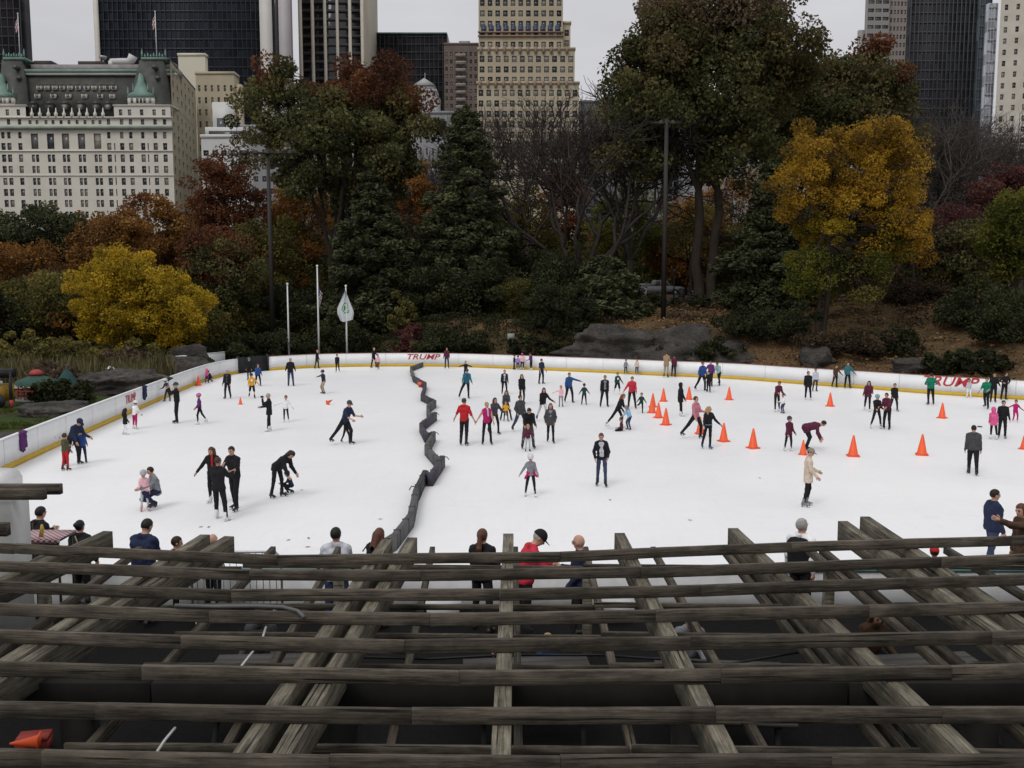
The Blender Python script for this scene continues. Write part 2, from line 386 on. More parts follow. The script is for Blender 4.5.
# black gate
gx = (far[ga]+far[gb])/2
gate = empty('rink_gate', (gx[0], gx[1], 0), label='black padded gate standing open in the white boards at the far left corner', cat='gate')
mg = mat('gate_black', (.012, .012, .014), .6, .3)
V, F = board_strip(list(range(ga, gb+1)), .02, .14, 0.02, 1.12); obj('panel', np_mesh('panel', rel(V, gate), F, [mg]), gate)
for i in (ga, gb):
    mb = MB(); p = far[i]+nrm[i]*.08-gx; mb.box(p[0]-.1, p[0]+.1, p[1]-.1, p[1]+.1, 0, 1.22); mb.build('post', M_black, gate)
p = far[ga-3]+nrm[ga-3]*2.6
q = far[ga]+nrm[ga]*2.2
mb = MB(); L = np.linalg.norm(q-p)+2.5; mb.box(-L/2, L/2, -.08, .08, 0, 1.4); mb.box(-L/2-.02, L/2+.02, -.1, .1, 1.4, 1.45)
o = mb.build('low_wall', M_white, loc=((p+q)[0]/2, (p+q)[1]/2, .0), rz=math.atan2((q-p)[1], (q-p)[0]))
tag(o, 'low white wall just outside the boards left of the black gate', 'wall')
# near boards with teal cap
near = empty('near_boards', (0, NEARY, 0), label='near rink boards with a teal top rail below the spectators', cat='rink boards')
mb = MB(); mb.box(-10.2, 13.5, -.06, .06, 0, .93); mb.build('panel', mat('near_panel', (.5, .5, .5), .5, .1), near)
mb = MB(); mb.box(-10.2, 13.5, -.09, .09, .93, .98); mb.build('top_rail', mat('teal', (.10, .2, .2), .5, .1), near)
mb = MB(); mb.box(-10.2, 13.5, -.075, -.0605, .0, .05)
mb.build('kick_strip', M_yel, near)
# lettering
def text_mesh(txt, size, ext, shear=0, bold=.0):
    cu = bpy.data.curves.new('t', 'FONT'); cu.body = txt; cu.size = size; cu.extrude = ext; cu.align_x = 'CENTER'; cu.align_y = 'CENTER'; cu.shear = shear; cu.offset = bold; cu.resolution_u = 3
    o = bpy.data.objects.new('t', cu); link(o); bpy.context.view_layer.update()
    me = bpy.data.meshes.new_from_object(o.evaluated_get(bpy.context.evaluated_depsgraph_get())); bpy.data.objects.remove(o); return me
def board_text(px, py, txt, width, z, m, name='lettering', shear=.25, bold=.02, hs=1.0):
    i = near_idx(px, py); me = text_mesh(txt, 1.0, .01, shear, bold)
    xs = [v.co.x for v in me.vertices]; ys = [v.co.y for v in me.vertices]; s = width/(max(xs)-min(xs)); sy = s*hs
    cx, cy = (max(xs)+min(xs))/2, (max(ys)+min(ys))/2
    n = -nrm[i]; t = np.array((n[1], -n[0])) if False else np.array((-n[1], n[0]))
    c0 = far[i]+n*.02-np.array(boards.location[:2])
    for v in me.vertices:
        x, y, zz = (v.co.x-cx)*s, (v.co.y-cy)*sy, v.co.z*.5
        sg = 1 if tang[i]@t > 0 else -1; k = i; rem = abs(x); st = sg if x > 0 else -sg      # walk along the curve of the boards
        while 0 < k+st < NF-1 and rem > np.linalg.norm(far[k+st]-far[k]): rem -= np.linalg.norm(far[k+st]-far[k]); k += st
        f = rem/np.linalg.norm(far[k+st]-far[k]); pp = far[k]*(1-f)+far[k+st]*f; nn = -(nrm[k]*(1-f)+nrm[k+st]*f)
        q = pp+nn*(.02+zz)-np.array(boards.location[:2])
        v.co = (q[0], q[1], z+y)
    me.materials.clear(); me.materials.append(m); me.update(); return obj(name, me, boards)
M_red = mat('lettering_red', (.42, .03, .04), .5, 0)
M_blk = mat('lettering_black', (.03, .03, .03), .5, 0)
board_text(424, 366, 'TRUMP', 2.6, .76, M_red, shear=.3, bold=.008, hs=.74)
board_text(948, 396, 'TRUMP', 2.9, .78, M_red, shear=.3, bold=.008, hs=.85)
board_text(952, 396, 'ICE  SKATING', 1.7, .4, mat('lettering_grey', (.2, .22, .3), .6, 0), shear=0, bold=0, hs=.7) if False else None
board_text(133, 413, 'TRUMP', 1.6, .74, M_red, shear=0, bold=.0, hs=1.2)
# ---------------------------------------------------------------- surface nets
CO = np.array([[i, j, k] for i in (0, 1) for j in (0, 1) for k in (0, 1)])
ED = [(a, b) for a in range(8) for b in range(a+1, 8) if abs(CO[a]-CO[b]).sum() == 1]
def snet(f, lo, hi, h):
    lo = np.array(lo)-2*h; n = np.maximum(4, np.ceil((np.array(hi)+2*h-lo)/h).astype(int)+1)
    ax = [lo[i]+h*np.arange(n[i]) for i in range(3)]
    X, Y, Z = np.meshgrid(*ax, indexing='ij'); v = f(np.stack([X, Y, Z], -1))
    c = np.stack([v[i:n[0]-1+i, j:n[1]-1+j, k:n[2]-1+k] for i, j, k in CO], -1)
    act = (c.min(-1) < 0) & (c.max(-1) >= 0)
    idx = -np.ones(act.shape, int); idx[act] = np.arange(act.sum()); cv = c[act]; base = np.argwhere(act)
    s = np.zeros((len(cv), 3)); cnt = np.zeros(len(cv))
    for a, b in ED:
        x = (cv[:, a] < 0) != (cv[:, b] < 0); t = np.where(x, cv[:, a]/np.where(x, cv[:, a]-cv[:, b], 1), 0)
        p = CO[a]+t[:, None]*(CO[b]-CO[a]); s += p*x[:, None]; cnt += x
    V = lo+h*(base+s/cnt[:, None]); F = []
    neg = v < 0
    for axis in range(3):
        o1, o2 = [(1, 2), (2, 0), (0, 1)][axis]
        sl0 = [slice(None)]*3; sl1 = [slice(None)]*3; sl0[axis] = slice(0, -1); sl1[axis] = slice(1, None)
        A = neg[tuple(sl0)]; B = neg[tuple(sl1)]
        e = np.argwhere(A != B); ok = (e[:, o1] > 0) & (e[:, o2] > 0) & (e[:, o1] < n[o1]-1) & (e[:, o2] < n[o2]-1); e = e[ok]
        if not len(e): continue
        inside = A[tuple(e.T)]; u = np.zeros(3, int); u[o1] = 1; w_ = np.zeros(3, int); w_[o2] = 1
        g = lambda q: idx[tuple(q.T)]
        q = np.stack([g(e), g(e-u), g(e-u-w_), g(e-w_)], 1); q = np.where(inside[:, None], q, q[:, ::-1]); F.append(q)
    F = np.concatenate(F) if F else np.zeros((0, 4), int)
    return V, F[(F >= 0).all(1)]
def smin(a, b, k):
    h = np.clip(.5+.5*(b-a)/k, 0, 1); return b*(1-h)+a*h-k*h*(1-h)
def cap_d(P, a, b, r1, r2):
    a = np.asarray(a); b = np.asarray(b); ba = b-a; t = np.clip(((P-a)@ba)/max(ba@ba, 1e-9), 0, 1)
    return np.linalg.norm(P-a-t[..., None]*ba, axis=-1)-(r1+(r2-r1)*t)
def ell_d(P, c, r, fr=None):
    q = P-np.asarray(c)
    if fr is not None: q = q@fr
    r = np.asarray(r); k = np.linalg.norm(q/r, axis=-1); return (k-1)*r.min()*np.where(k > 0, 1, 1)
def union(fs, k):
    def f(P):
        d = None
        for g in fs:
            e = g(P); d = e if d is None else smin(d, e, k)
        return d
    return f
CL = {}
def cloth(c, kind='cloth'):
    if isinstance(c, str): c = COLS[c]
    return mat(kind, c, .85, .22, 9, spec=.15, bmp=.25)
COLS = dict(black=(.014,.014,.016), navy=(.02,.027,.06), blue=(.03,.07,.22), ltblue=(.25,.45,.65), red=(.42,.02,.025), darkred=(.11,.015,.025), pink=(.62,.1,.25), ltpink=(.7,.4,.45), green=(.01,.16,.09), dkgreen=(.02,.05,.04),
  grey=(.2,.21,.23), dkgrey=(.055,.055,.06), ltgrey=(.45,.46,.5), white=(.75,.75,.76), tan=(.30,.2,.12), khaki=(.34,.27,.19), beige=(.55,.45,.36), jeans=(.035,.05,.095), brown=(.07,.04,.025), purple=(.1,.03,.13), lilac=(.3,.2,.5),
  yellow=(.6,.3,.02), teal=(.03,.14,.17), olive=(.07,.07,.04), maroon=(.09,.02,.04), orange=(.6,.12,.02), magenta=(.4,.015,.12), mint=(.28,.42,.42), crimson=(.45,.03,.05), shirtpink=(.45,.17,.22))
HAIR = dict(black=(.012,.01,.009), brown=(.05,.028,.016), dkbrown=(.025,.015,.01), blond=(.35,.22,.09), red=(.16,.04,.015), grey=(.3,.29,.28), auburn=(.09,.035,.02))
ARMS = dict(down=(.05,.14,.15,0), out=(.1,1.2,.15,0), half=(.1,.58,.3,0), low=(.15,.26,.35,0), fwd=(.85,.1,.6,0), fwdlow=(.35,.12,.75,0), hip=(-.35,.55,1.2,.9), phone=(.95,.15,1.5,.2), fold=(.45,.2,1.45,.7),
  back=(-.5,.15,.2,0), pocket=(-.15,.28,.7,.35), swing=(.55,.2,.5,0), lean=(.22,.14,.25,0), knees=(.6,.15,.2,0), point=(1.45,.25,.1,0), up=(2.5,.3,.2,0), shade=(1.5,.5,2.0,.3))
LEGS = dict(stand=((0,.06,.03),(0,.06,.03)), apart=((.12,.13,.12),(-.04,.13,.06)), walk=((.38,.05,.3),(-.3,.05,.15)), glide=((.3,.1,.35),(-.35,.14,.25)), stride=((.45,.1,.55),(-.55,.25,.1)), bent=((.45,.1,.75),(.4,.1,.75)),
  squat=((1.75,.25,2.35),(1.1,.2,2.3)), sit=((1.5,.12,1.45),(1.5,.12,1.45)), icesit=((1.25,.2,.4),(1.3,.25,.7)), cross=((.1,-.02,.05),(-.15,.12,.15)), onefoot=((.1,.03,.15),(-.9,.25,.6)))
def rotx(v, a): c, s = math.cos(a), math.sin(a); return np.array([v[0], v[1]*c-v[2]*s, v[1]*s+v[2]*c])
def hand_mesh(mb, wr, d, pn, s, m):
    """palm and five unequal, slightly curled fingers; d = pointing direction, pn = palm normal"""
    d = Vector(d).normalized(); n = Vector(pn); n = (n-d*n.dot(d)).normalized(); t = d.cross(n)
    w0 = Vector(wr)
    for k, (off, ln) in enumerate(((-.03,.062),(-.01,.074),(.01,.07),(.03,.055))):
        a = w0+d*.075*s+t*off*s; b = a+d*ln*.5*s+n*.006*s; c = b+d*ln*.42*s+n*.022*s
        mb.tube([w0+d*.02*s+t*off*.7*s, a, b, c], [.011*s, .0115*s, .0095*s, .007*s], 5, m)
    a = w0+d*.03*s+t*-.03*s; mb.tube([w0+d*.012*s+t*-.012*s, a+t*-.022*s+d*.01*s, a+t*-.036*s+d*.045*s+n*.012*s], [.014*s, .012*s, .008*s], 5, m)
def person(label, px, py, H, face=0, top='black', legs='black', hair='brown', pose='stand', arms=('down','down'), lean=0.0, hd=0.0, yaw=0.0, shoe='black', hat=None, hatc='black', long=False, coat=None,
           sleeve='long', at=None, z=0.0, h=None, group='skaters on the rink', build=1.0, female=False, open_=None, extra=None, skin=None, side=0.0, gl=None, twist=0):
    jr = random.Random(sum((i+1)*ord(ch) for i, ch in enumerate(label)))
    def jig(A, am):
        a, b, e, inn = ARMS[A] if isinstance(A, str) else A
        return (a+jr.uniform(-.2, .25)*am, b+jr.uniform(-.09, .05)*am, max(.02, e+jr.uniform(-.05, .5)*am), inn)
    am_ = .35 if lean > .5 else 1.0
    arms = (jig(arms[0], am_), jig(arms[1], am_)); yaw += jr.uniform(-.4, .4); hd += jr.uniform(0, .22); lean += jr.uniform(-.02, .1); side += jr.uniform(-.05, .05)
    if isinstance(pose, str) and pose in ('stand', 'apart', 'walk'):
        L0, R0 = LEGS[pose]; pose = ((L0[0]+jr.uniform(-.05, .22), L0[1]+jr.uniform(-.02, .07), L0[2]+jr.uniform(0, .3)), (R0[0]+jr.uniform(-.15, .1), R0[1]+jr.uniform(-.02, .07), R0[2]+jr.uniform(0, .15)))
    face = face+jr.uniform(-12, 12)
    H0 = H; s = H/1.80
    hf = 1+.5*min(1, max(0, (1.62-H)/.75))
    hr = s*hf
    base = G(px, py, z) if at is None else np.array([at[0], at[1], z])
    if at is None:
        for _ in range(12):
            sdv = float(seg_dist(np.array([base[0]]), np.array([base[1]]))[0])
            if sdv < -.38: break
            dd = np.array(cen-base[:2]); base[:2] += dd/np.linalg.norm(dd)*.12
    hh = h or ((.03 if base[1] > 44 else .025) if H > 1.3 else .022)
    up = rotx(np.array((0, 0, 1.)), lean); up = np.array((math.sin(side)*1.0, up[1], up[2]))
    hipz = np.zeros(3); J = {}
    side_v = np.array((1., 0, 0))
    LG = pose if isinstance(pose, tuple) else LEGS[pose]
    for sgn, nm, (a, b, k) in ((1, 'L', LG[0]), (-1, 'R', LG[1])):
        hp = np.array((sgn*.085*s, 0, 0)); th = np.array((sgn*math.sin(b), -math.sin(a)*math.cos(b), -math.cos(a)*math.cos(b)))
        kn = hp+th*.43*s; a2 = a-k; sh = np.array((sgn*math.sin(b*.7), -math.sin(a2)*math.cos(b*.7), -math.cos(a2)*math.cos(b*.7))); an = kn+sh*.41*s
        J['hip'+nm], J['kn'+nm], J['an'+nm] = hp, kn, an; J['sh'+nm] = sh
    skate = shoe not in ('shoe',)
    ank_h = .13*s if skate else .09*s
    zo = ank_h-min(J['anL'][2], J['anR'][2]); 
    if pose == 'icesit': zo = .13*s
    off = np.array((0, 0, zo))
    xc = (J['anL'][0]+J['anR'][0])/2; yc = (J['anL'][1]+J['anR'][1])/2
    if pose != 'icesit' : off = off-np.array((xc, yc, 0))
    for k in list(J):
        if k[:2] != 'sh': J[k] = J[k]+off
    pel = off.copy()
    waist = pel+up*.16*s; chest = pel+up*.35*s; neck = pel+up*.53*s
    hup = rotx(np.array((0, 0, 1.)), lean*.6+hd); hup[0] += math.sin(side)*.6
    hc = neck+hup*(.034*s+.112*hr)
    fy = rotx(np.array((0, -1., 0)), lean*.6+hd); cyw, syw = math.cos(yaw), math.sin(yaw)
    fwd = fy*cyw+np.array((1., 0, 0))*syw; fwd /= np.linalg.norm(fwd); hu = hup/np.linalg.norm(hup); fwd = fwd-hu*(fwd@hu); fwd /= np.linalg.norm(fwd)
    rt = np.cross(fwd, hu); fr = np.stack([rt, -fwd, hu], 1)    # columns: right, back, up
    def HL(r, f, u): return hc+rt*r*hr+fwd*f*hr+hu*u*hr
    sw = (.165 if not female else .148)*s*(.5+.5*build)
    if H < 1.3: sw = .148*s
    for sgn, nm, A in ((1, 'L', arms[0]), (-1, 'R', arms[1])):
        a, b, e, inn = ARMS[A] if isinstance(A, str) else A
        S = neck-up*.085*s+side_v*sgn*sw
        d = np.array((sgn*math.sin(b), -math.cos(b)*math.sin(a), -math.cos(b)*math.cos(a)))
        b2 = b-inn*1.3; d2 = np.array((sgn*math.sin(b2), -math.cos(b2)*math.sin(a+e), -math.cos(b2)*math.cos(a+e)))
        el = S+d*.285*s; wr = el+d2*.245*s
        J['S'+nm], J['el'+nm], J['wr'+nm], J['fd'+nm] = S, el, wr, d2
    bw = build*(0.92 if female else 1.0)
    def torso(e, k0=0.0):
        return [lambda P: cap_d(P, pel+side_v*.055*s*bw, waist+side_v*.04*s*bw, .105*s*bw+e, .098*s*bw+e), lambda P: cap_d(P, pel-side_v*.055*s*bw, waist-side_v*.04*s*bw, .105*s*bw+e, .098*s*bw+e),
                lambda P: cap_d(P, waist+side_v*.04*s*bw, chest+side_v*.075*s*bw, .098*s*bw+e, .105*s*bw+e), lambda P: cap_d(P, waist-side_v*.04*s*bw, chest-side_v*.075*s*bw, .098*s*bw+e, .105*s*bw+e),
                lambda P: cap_d(P, chest+side_v*.06*s, J['SL']-side_v*.03*s, .10*s+e, .062*s+e), lambda P: cap_d(P, chest-side_v*.06*s, J['SR']+side_v*.03*s, .10*s+e, .062*s+e),
                lambda P: cap_d(P, neck+up*.0*s, J['SL']-side_v*.01*s, .056*s+e*.7, .05*s+e), lambda P: cap_d(P, neck+up*.0*s, J['SR']+side_v*.01*s, .056*s+e*.7, .05*s+e)]
    def arm(n, e, full=1.0):
        w2 = J['el'+n]+(J['wr'+n]-J['el'+n])*full
        fs = [lambda P: cap_d(P, J['S'+n], J['el'+n], .055*s+e, .041*s+e)]
        if full > .05: fs.append(lambda P: cap_d(P, J['el'+n], w2, .041*s+e, (.041-.012*full)*s+e))
        return fs
    def leg(n, e, full=1.0):
        a2 = J['kn'+n]+(J['an'+n]-J['kn'+n])*full
        return [lambda P: cap_d(P, J['hip'+n]+np.array((0, 0, .02*s)), J['kn'+n], .085*s*bw+e, .056*s+e), lambda P: cap_d(P, J['kn'+n], a2, .054*s+e, .04*s+e)]
    pts = np.array([J[k] for k in J if k[:2] not in ('sh', 'fd')]+[hc, neck, pel])
    # ---- body
    neckf = lambda P: cap_d(P, neck-up*.03*s, hc-hu*.06*hr, .052*s, .05*s)
    headf = [lambda P: ell_d(P, HL(0, -.005, .012), (.076*hr, .095*hr, .105*hr), fr), lambda P: ell_d(P, HL(0, .03, -.05), (.055*hr, .06*hr, .065*hr), fr),
             lambda P: cap_d(P, HL(0, .088, .02), HL(0, .108, -.022), .008*hr, .015*hr), lambda P: ell_d(P, HL(.078, -.005, -.005), (.012*hr, .02*hr, .03*hr), fr), lambda P: ell_d(P, HL(-.078, -.005, -.005), (.012*hr, .02*hr, .03*hr), fr)]
    palms = [(lambda P, n=n: cap_d(P, J['wr'+n], J['wr'+n]+J['fd'+n]*.06*s, .027*s, .033*s)) for n in 'LR']
    bf = union(torso(-.006)+arm('L', -.003)+arm('R', -.003)+leg('L', -.006)+leg('R', -.006)+[neckf]+headf+palms, .022*s)
    V, F = snet(bf, pts.min(0)-.16*s, pts.max(0)+.16*s, hh)
    sk = {'tan': M_skin2}.get(skin, M_skin)
    mb = MB(); mb.V = [tuple(v) for v in V]; mb.F = [tuple(f) for f in F]; mb.M = [0]*len(F)
    glm = 0
    for n, sg in (('L', 1), ('R', -1)):
        d = J['fd'+n]; pn = np.array((-sg, 0, 0.)) if abs(d[0]) < .8 else np.array((0, 0, -1.))
        hand_mesh(mb, J['wr'+n]+d*.0*s, d, pn, s*1.05, 0)
    for sg in (1, -1):
        p = HL(sg*.031, .082, .012); mb.ball(p, .0115*hr, 6, 4, 1)
        mb.tube([HL(sg*.05, .078, .03), HL(sg*.033, .09, .036), HL(sg*.016, .093, .031)], .0045*hr, 4, 1)
    mb.tube([HL(-.025, .082, -.052), HL(0, .092, -.054), HL(.025, .082, -.052)], [.003*hr, .0065*hr, .003*hr], 5, 2)
    me = mb.mesh('person', [sk, M_eye, M_lip], True)
    o = obj('person', me, None, base, R(face)); tag(o, label, 'person', group)
    def part(name, fs, mats, k=.02, hh_=None, lo=None, hi=None, cut=None, wr=.0):
        u = union(fs, k*s)
        def f(P):
            d = u(P)
            if wr: d = d+wr*s*(np.sin(P[..., 2]*42/s+5*np.sin(P[..., 0]*17/s+label_ph))*np.sin(P[..., 1]*25/s+P[..., 0]*21/s))
            if cut: d = np.maximum(d, cut(P))
            return d
        V, F = snet(f, pts.min(0)-.2*s if lo is None else lo, pts.max(0)+.2*s if hi is None else hi, hh_ or hh)
        if len(F) == 0: return None
        return obj(name, np_mesh(name, V, F, [mats], smooth=True), o)
    label_ph = (hash(label) if False else sum(map(ord, label))) % 7
    # ---- top
    e = .016*s if not coat else .024*s
    fl = {'long': .97, 'short': .0, 'three': .6, 'none': 0}[sleeve]
    fs = torso(e)
    if sleeve != 'none': fs += arm('L', e*.8, fl)+arm('R', e*.8, fl)
    lowz = -.05 if not coat else -.05
    hem = pel-up*(.07*s)
    if coat:   # coat skirt following the thighs
        tm = (J['hipL']+J['hipR'])/2; km = (J['knL']+J['knR'])/2; c1 = tm+(km-tm)*coat
        fs += [lambda P: cap_d(P, tm+side_v*.05*s, c1+side_v*.06*s, .10*s+e, .10*s+e*1.6), lambda P: cap_d(P, tm-side_v*.05*s, c1-side_v*.06*s, .10*s+e, .10*s+e*1.6)]
        cutp = lambda P: ((c1-P)@(tm-c1))/max(np.linalg.norm(tm-c1), 1e-6)-.05*s
    else: cutp = None
    neckcut = lambda P: ((P-(neck+up*.03*s))@up)
    if coat: cutf = lambda P: np.maximum(cutp(P), neckcut(P)) 
    else: cutf = lambda P: np.maximum(((hem-P)@up), neckcut(P)) if lean < .9 else neckcut(P)
    tn = 'coat' if coat else ('shirt' if sleeve in ('short', 'none') else 'jacket')
    if any(a[0] > 1.2 or a[1] > 1.0 for a in arms) or lean > .5:
        # hem cut must not clip raised or hanging arms
        armf = union(arm('L', e*.8, fl)+arm('R', e*.8, fl), .02*s) if sleeve != 'none' else None
        c0 = cutf
        if armf is not None: cutf = lambda P: np.minimum(c0(P), np.maximum(armf(P), -1)) 
    elif sleeve != 'none' and fl > .5:
        armf = union(arm('L', e*.8, fl)+arm('R', e*.8, fl), .02*s); c1_ = cutf; cutf = lambda P: np.minimum(c1_(P), armf(P))
    part(tn, fs, cloth(top), .03, cut=cutf, wr=.0065)
    if open_:   # shirt showing in an open jacket
        mbx = [(lambda P, q=q: cap_d(P, waist+np.array((q*.032*s, -.052*s, 0))-up*.12*s, chest+np.array((q*.03*s, -.055*s, 0))+up*.1*s, .073*s*bw, .066*s)) for q in (-1, 1)]
        part('undershirt', mbx, cloth(open_), .01)
    # ---- trousers
    if legs == 'shorts': part('shorts', [lambda P: cap_d(P, pel+side_v*.05*s, pel-side_v*.05*s, .105*s, .105*s)]+[f for n in 'LR' for f in [lambda P, n=n: cap_d(P, J['hip'+n], J['kn'+n], .1*s, .08*s)]], cloth('black'), .03)
    elif legs != 'none':
        ex = .012*s if not female else .004*s
        part('trousers', [lambda P: cap_d(P, pel+side_v*.05*s*bw, pel-side_v*.05*s*bw, .105*s*bw, .105*s*bw)]+leg('L', ex, 1.0)+leg('R', ex, 1.0), cloth(legs, 'trousers'), .025, wr=.005)
    # ---- skates
    sc = {'black': (.02,.02,.022), 'white': (.7,.7,.7), 'grey': (.2,.2,.23), 'blue': (.05,.08,.15), 'pink': (.6,.25,.3), 'shoe': (.03,.025,.02)}[shoe]
    msk = mat('boot', sc, .5, .1)
    for n, sg in (('L', 1), ('R', -1)):
        an = J['an'+n]; shd = J['sh'+n]; fdv = np.array((sg*.22, -1., 0)); fdv /= np.linalg.norm(fdv)
        if shd[2] > -.3: fdv = np.array((0, 0, 1.)) if pose in ('icesit',) else fdv
        k = Vector(fdv); mb = MB(); u = Vector((0, 0, 1)) if pose != 'icesit' else Vector((0, 1, 0)); r = k.cross(u)
        c = Vector(an)
        prof = [(-.075,.10,.0,.043),(-.08,.045,-.02,.04),(-.075,-.0,-.03,.036)]
        rings = [(-.07,.012,.035),(.0,.03,.042),(.08,-.012,.043),(.15,-.032,.036),(.185,-.048,.02)]
        Vv = []; nseg = 8
        for x, zt, hw in rings:
            zb = -.078
            for j in range(nseg):
                a = 2*math.pi*j/nseg; yy = hw*math.cos(a); zz = (zt+zb)/2+(zt-zb)/2*math.sin(a)
                Vv.append(tuple(c+(k*x+r*yy+u*zz)*s))
        Ff = [(i*nseg+j, i*nseg+(j+1) % nseg, (i+1)*nseg+(j+1) % nseg, (i+1)*nseg+j) for i in range(len(rings)-1) for j in range(nseg)]+[tuple(range(nseg))[::-1], tuple(range((len(rings)-1)*nseg, len(rings)*nseg))]
        mb.add(Vv, Ff, 0)
        mb.tube([c-k*.015*s-u*.04*s, c-k*.01*s+Vector(shd)*-.13*s], [.05*s, .052*s], 8, 0)
        if skate:
            mb.beam(tuple(c+(k*-.07-u*.122)*s), tuple(c+(k*.19-u*.122)*s), .006*s, .028*s, 1, up=tuple(u))
            for x in (-.04, .1): mb.beam(tuple(c+(k*(x-.02)-u*.092)*s), tuple(c+(k*(x+.02)-u*.092)*s), .02*s, .036*s, 0, up=tuple(u))
        mb.build('skate' if skate else 'shoe', [msk, M_blade], o, smooth=True)
    # ---- hair / hats
    hlo, hhi = hc-.2*hr, hc+.2*hr; hres = min(hh*.62, .016)
    if hair and hair != 'bald':
        hm = mat('hair', HAIR[hair], .6, .25, 30)
        def hcut(P):
            q = (P-hc)@fr/hr; f_ = -q[..., 1]; u_ = q[..., 2]
            return -np.maximum(.038-f_, u_-.062)*hr
        fs = [lambda P: ell_d(P, HL(0, -.012, .02), (.086*hr, .104*hr, .108*hr), fr)]
        if long:
            fs += [lambda P: cap_d(P, HL(0, -.07, -.02), HL(0, -.1, -.2)-np.array((0, 0, .06*hr)), .085*hr, .07*hr), lambda P: cap_d(P, HL(.066, -.01, -.0), HL(.085, -.02, -.21), .04*hr, .042*hr), lambda P: cap_d(P, HL(-.066, -.01, -.0), HL(-.085, -.02, -.21), .04*hr, .042*hr)]
        if long == 'pony': fs = fs[:1]+[lambda P: cap_d(P, HL(0, -.1, .02), HL(.02, -.15, -.18), .035*hr, .045*hr), lambda P: cap_d(P, HL(.02, -.15, -.18), HL(.04, -.14, -.33), .04*hr, .02*hr)]
        if long == 'bun': fs = fs[:1]+[lambda P: cap_d(P, HL(0, -.1, .04), HL(0, -.13, .04), .045*hr, .045*hr)]
        low = lambda P: (hc-P)@hu-(.05*hr if not long else .5)
        part('hair', fs, hm, .02, hres, hlo-(.3*hr if long else 0), hhi+(.0), cut=lambda P: np.maximum(hcut(P), low(P)))
    if hair == 'grey_sides': pass
    if hat:
        hm2 = cloth(hatc, 'hat') if hat != 'helmet' else mat('helmet', COLS.get(hatc, (.1,.1,.1)) if isinstance(hatc, str) else hatc, .35, .05)
        if hat in ('beanie', 'helmet', 'cap'):
            rr = {'beanie': (.093, .112, .118), 'helmet': (.108, .128, .122), 'cap': (.097, .117, .117)}[hat]
            fs = [lambda P: ell_d(P, HL(0, -.012, .03), np.array(rr)*hr, fr)]
            cutz = {'beanie': .015, 'helmet': .0, 'cap': .012}[hat]
            part(hat, fs, hm2, .01, hres, hlo, hhi, cut=lambda P: ((hc+hu*cutz*hr)-P)@hu)
            if hat == 'cap' or hat == 'helmet':
                mb = MB(); Vv = []; Ff = []
                ln = .085 if hat == 'cap' else .03
                for i in range(7):
                    a = -1.15+2.3*i/6; x = math.sin(a)*.075; y = .07+math.cos(a)*.03; y2 = .075+math.cos(a)*(ln+.03)
                    for (yy, zz) in ((y, .045), (y2, .03), (y2, .022), (y, .037)): Vv.append(tuple(HL(x, yy, zz)))
                for i in range(6):
                    for j in range(4): Ff.append((i*4+j, i*4+(j+1) % 4, (i+1)*4+(j+1) % 4, (i+1)*4+j))
                mb.add(Vv, Ff); mb.build('visor', hm2, o)
        elif hat == 'hood':
            fs = [lambda P: ell_d(P, HL(0, -.02, .01), (.105*hr, .12*hr, .13*hr), fr), lambda P: cap_d(P, HL(0, -.03, -.06), neck, .085*hr, .09*hr)]
            def hc2(P):
                q = (P-hc)@fr/hr; return -np.maximum(.06-(-q[..., 1]), np.maximum(q[..., 2]-.07, -.12-q[..., 2]))*hr
            part('hood', fs, hm2, .02, hres, hlo-.05, hhi+.02, cut=hc2)
    if extra: extra(o, s, J, dict(pel=pel, waist=waist, chest=chest, neck=neck, hc=hc, hr=hr, up=up, fwd=fwd, HL=HL, part=part))
    return o
# ---------------------------------------------------------------- the skaters
def scarf(c, w=.02):
    def f(o, s, J, I):
        n = I['neck']; I['part']('scarf', [lambda P: cap_d(P, n-I['up']*.02*s, n+I['up']*.05*s, .07*s, .062*s), lambda P: cap_d(P, n+np.array((.03*s, -.085*s, 0)), n+np.array((.05*s, -.13*s, -.3*s)), .035*s, .03*s)], cloth(c, 'scarf'), .01)
    return f
def tied_jacket(c):
    def f(o, s, J, I):
        p = I['pel']+np.array((0, 0, .06*s))
        I['part']('tied_jacket', [lambda P: cap_d(P, p-np.array((.08*s, 0, 0)), p+np.array((.08*s, 0, 0)), .115*s, .115*s), lambda P: cap_d(P, p+np.array((-.1*s, -.06*s, 0)), p+np.array((-.24*s, -.07*s, -.22*s)), .06*s, .05*s), lambda P: cap_d(P, p+np.array((.1*s, -.04*s, 0)), p+np.array((.26*s, -.04*s, -.16*s)), .06*s, .05*s)], cloth(c, 'tied_jacket'), .03, wr=.01)
    return f
def number_mark(c, back=False):
    def f(o, s, J, I):
        a = I['chest']; y = .145*s if back else -.145*s
        mb = MB(); mb.box(a[0]-.07*s, a[0]+.07*s, a[1]+y-.004, a[1]+y+.004, a[2]-.1*s, a[2]+.06*s); mb.build('patch', cloth(c, 'patch'), o)
    return f
def belt(c):
    def f(o, s, J, I):
        p = I['pel']+np.array((0, 0, .04*s)); I['part']('belt', [lambda P: np.maximum(cap_d(P, p-np.array((.055*s, 0, 0)), p+np.array((.055*s, 0, 0)), .125*s, .125*s), np.abs(P[..., 2]-p[2])-.015*s)], cloth(c, 'belt'), .01)
    return f
def phone(o, s, J, I):
    w_ = J['wrL']+J['fdL']*.09*s; mb = MB(); mb.box(w_[0]-.02, w_[0]+.02, w_[1]-.06, w_[1]+.06, w_[2]-.02, w_[2]+.06); mb.build('phone', M_black, o)
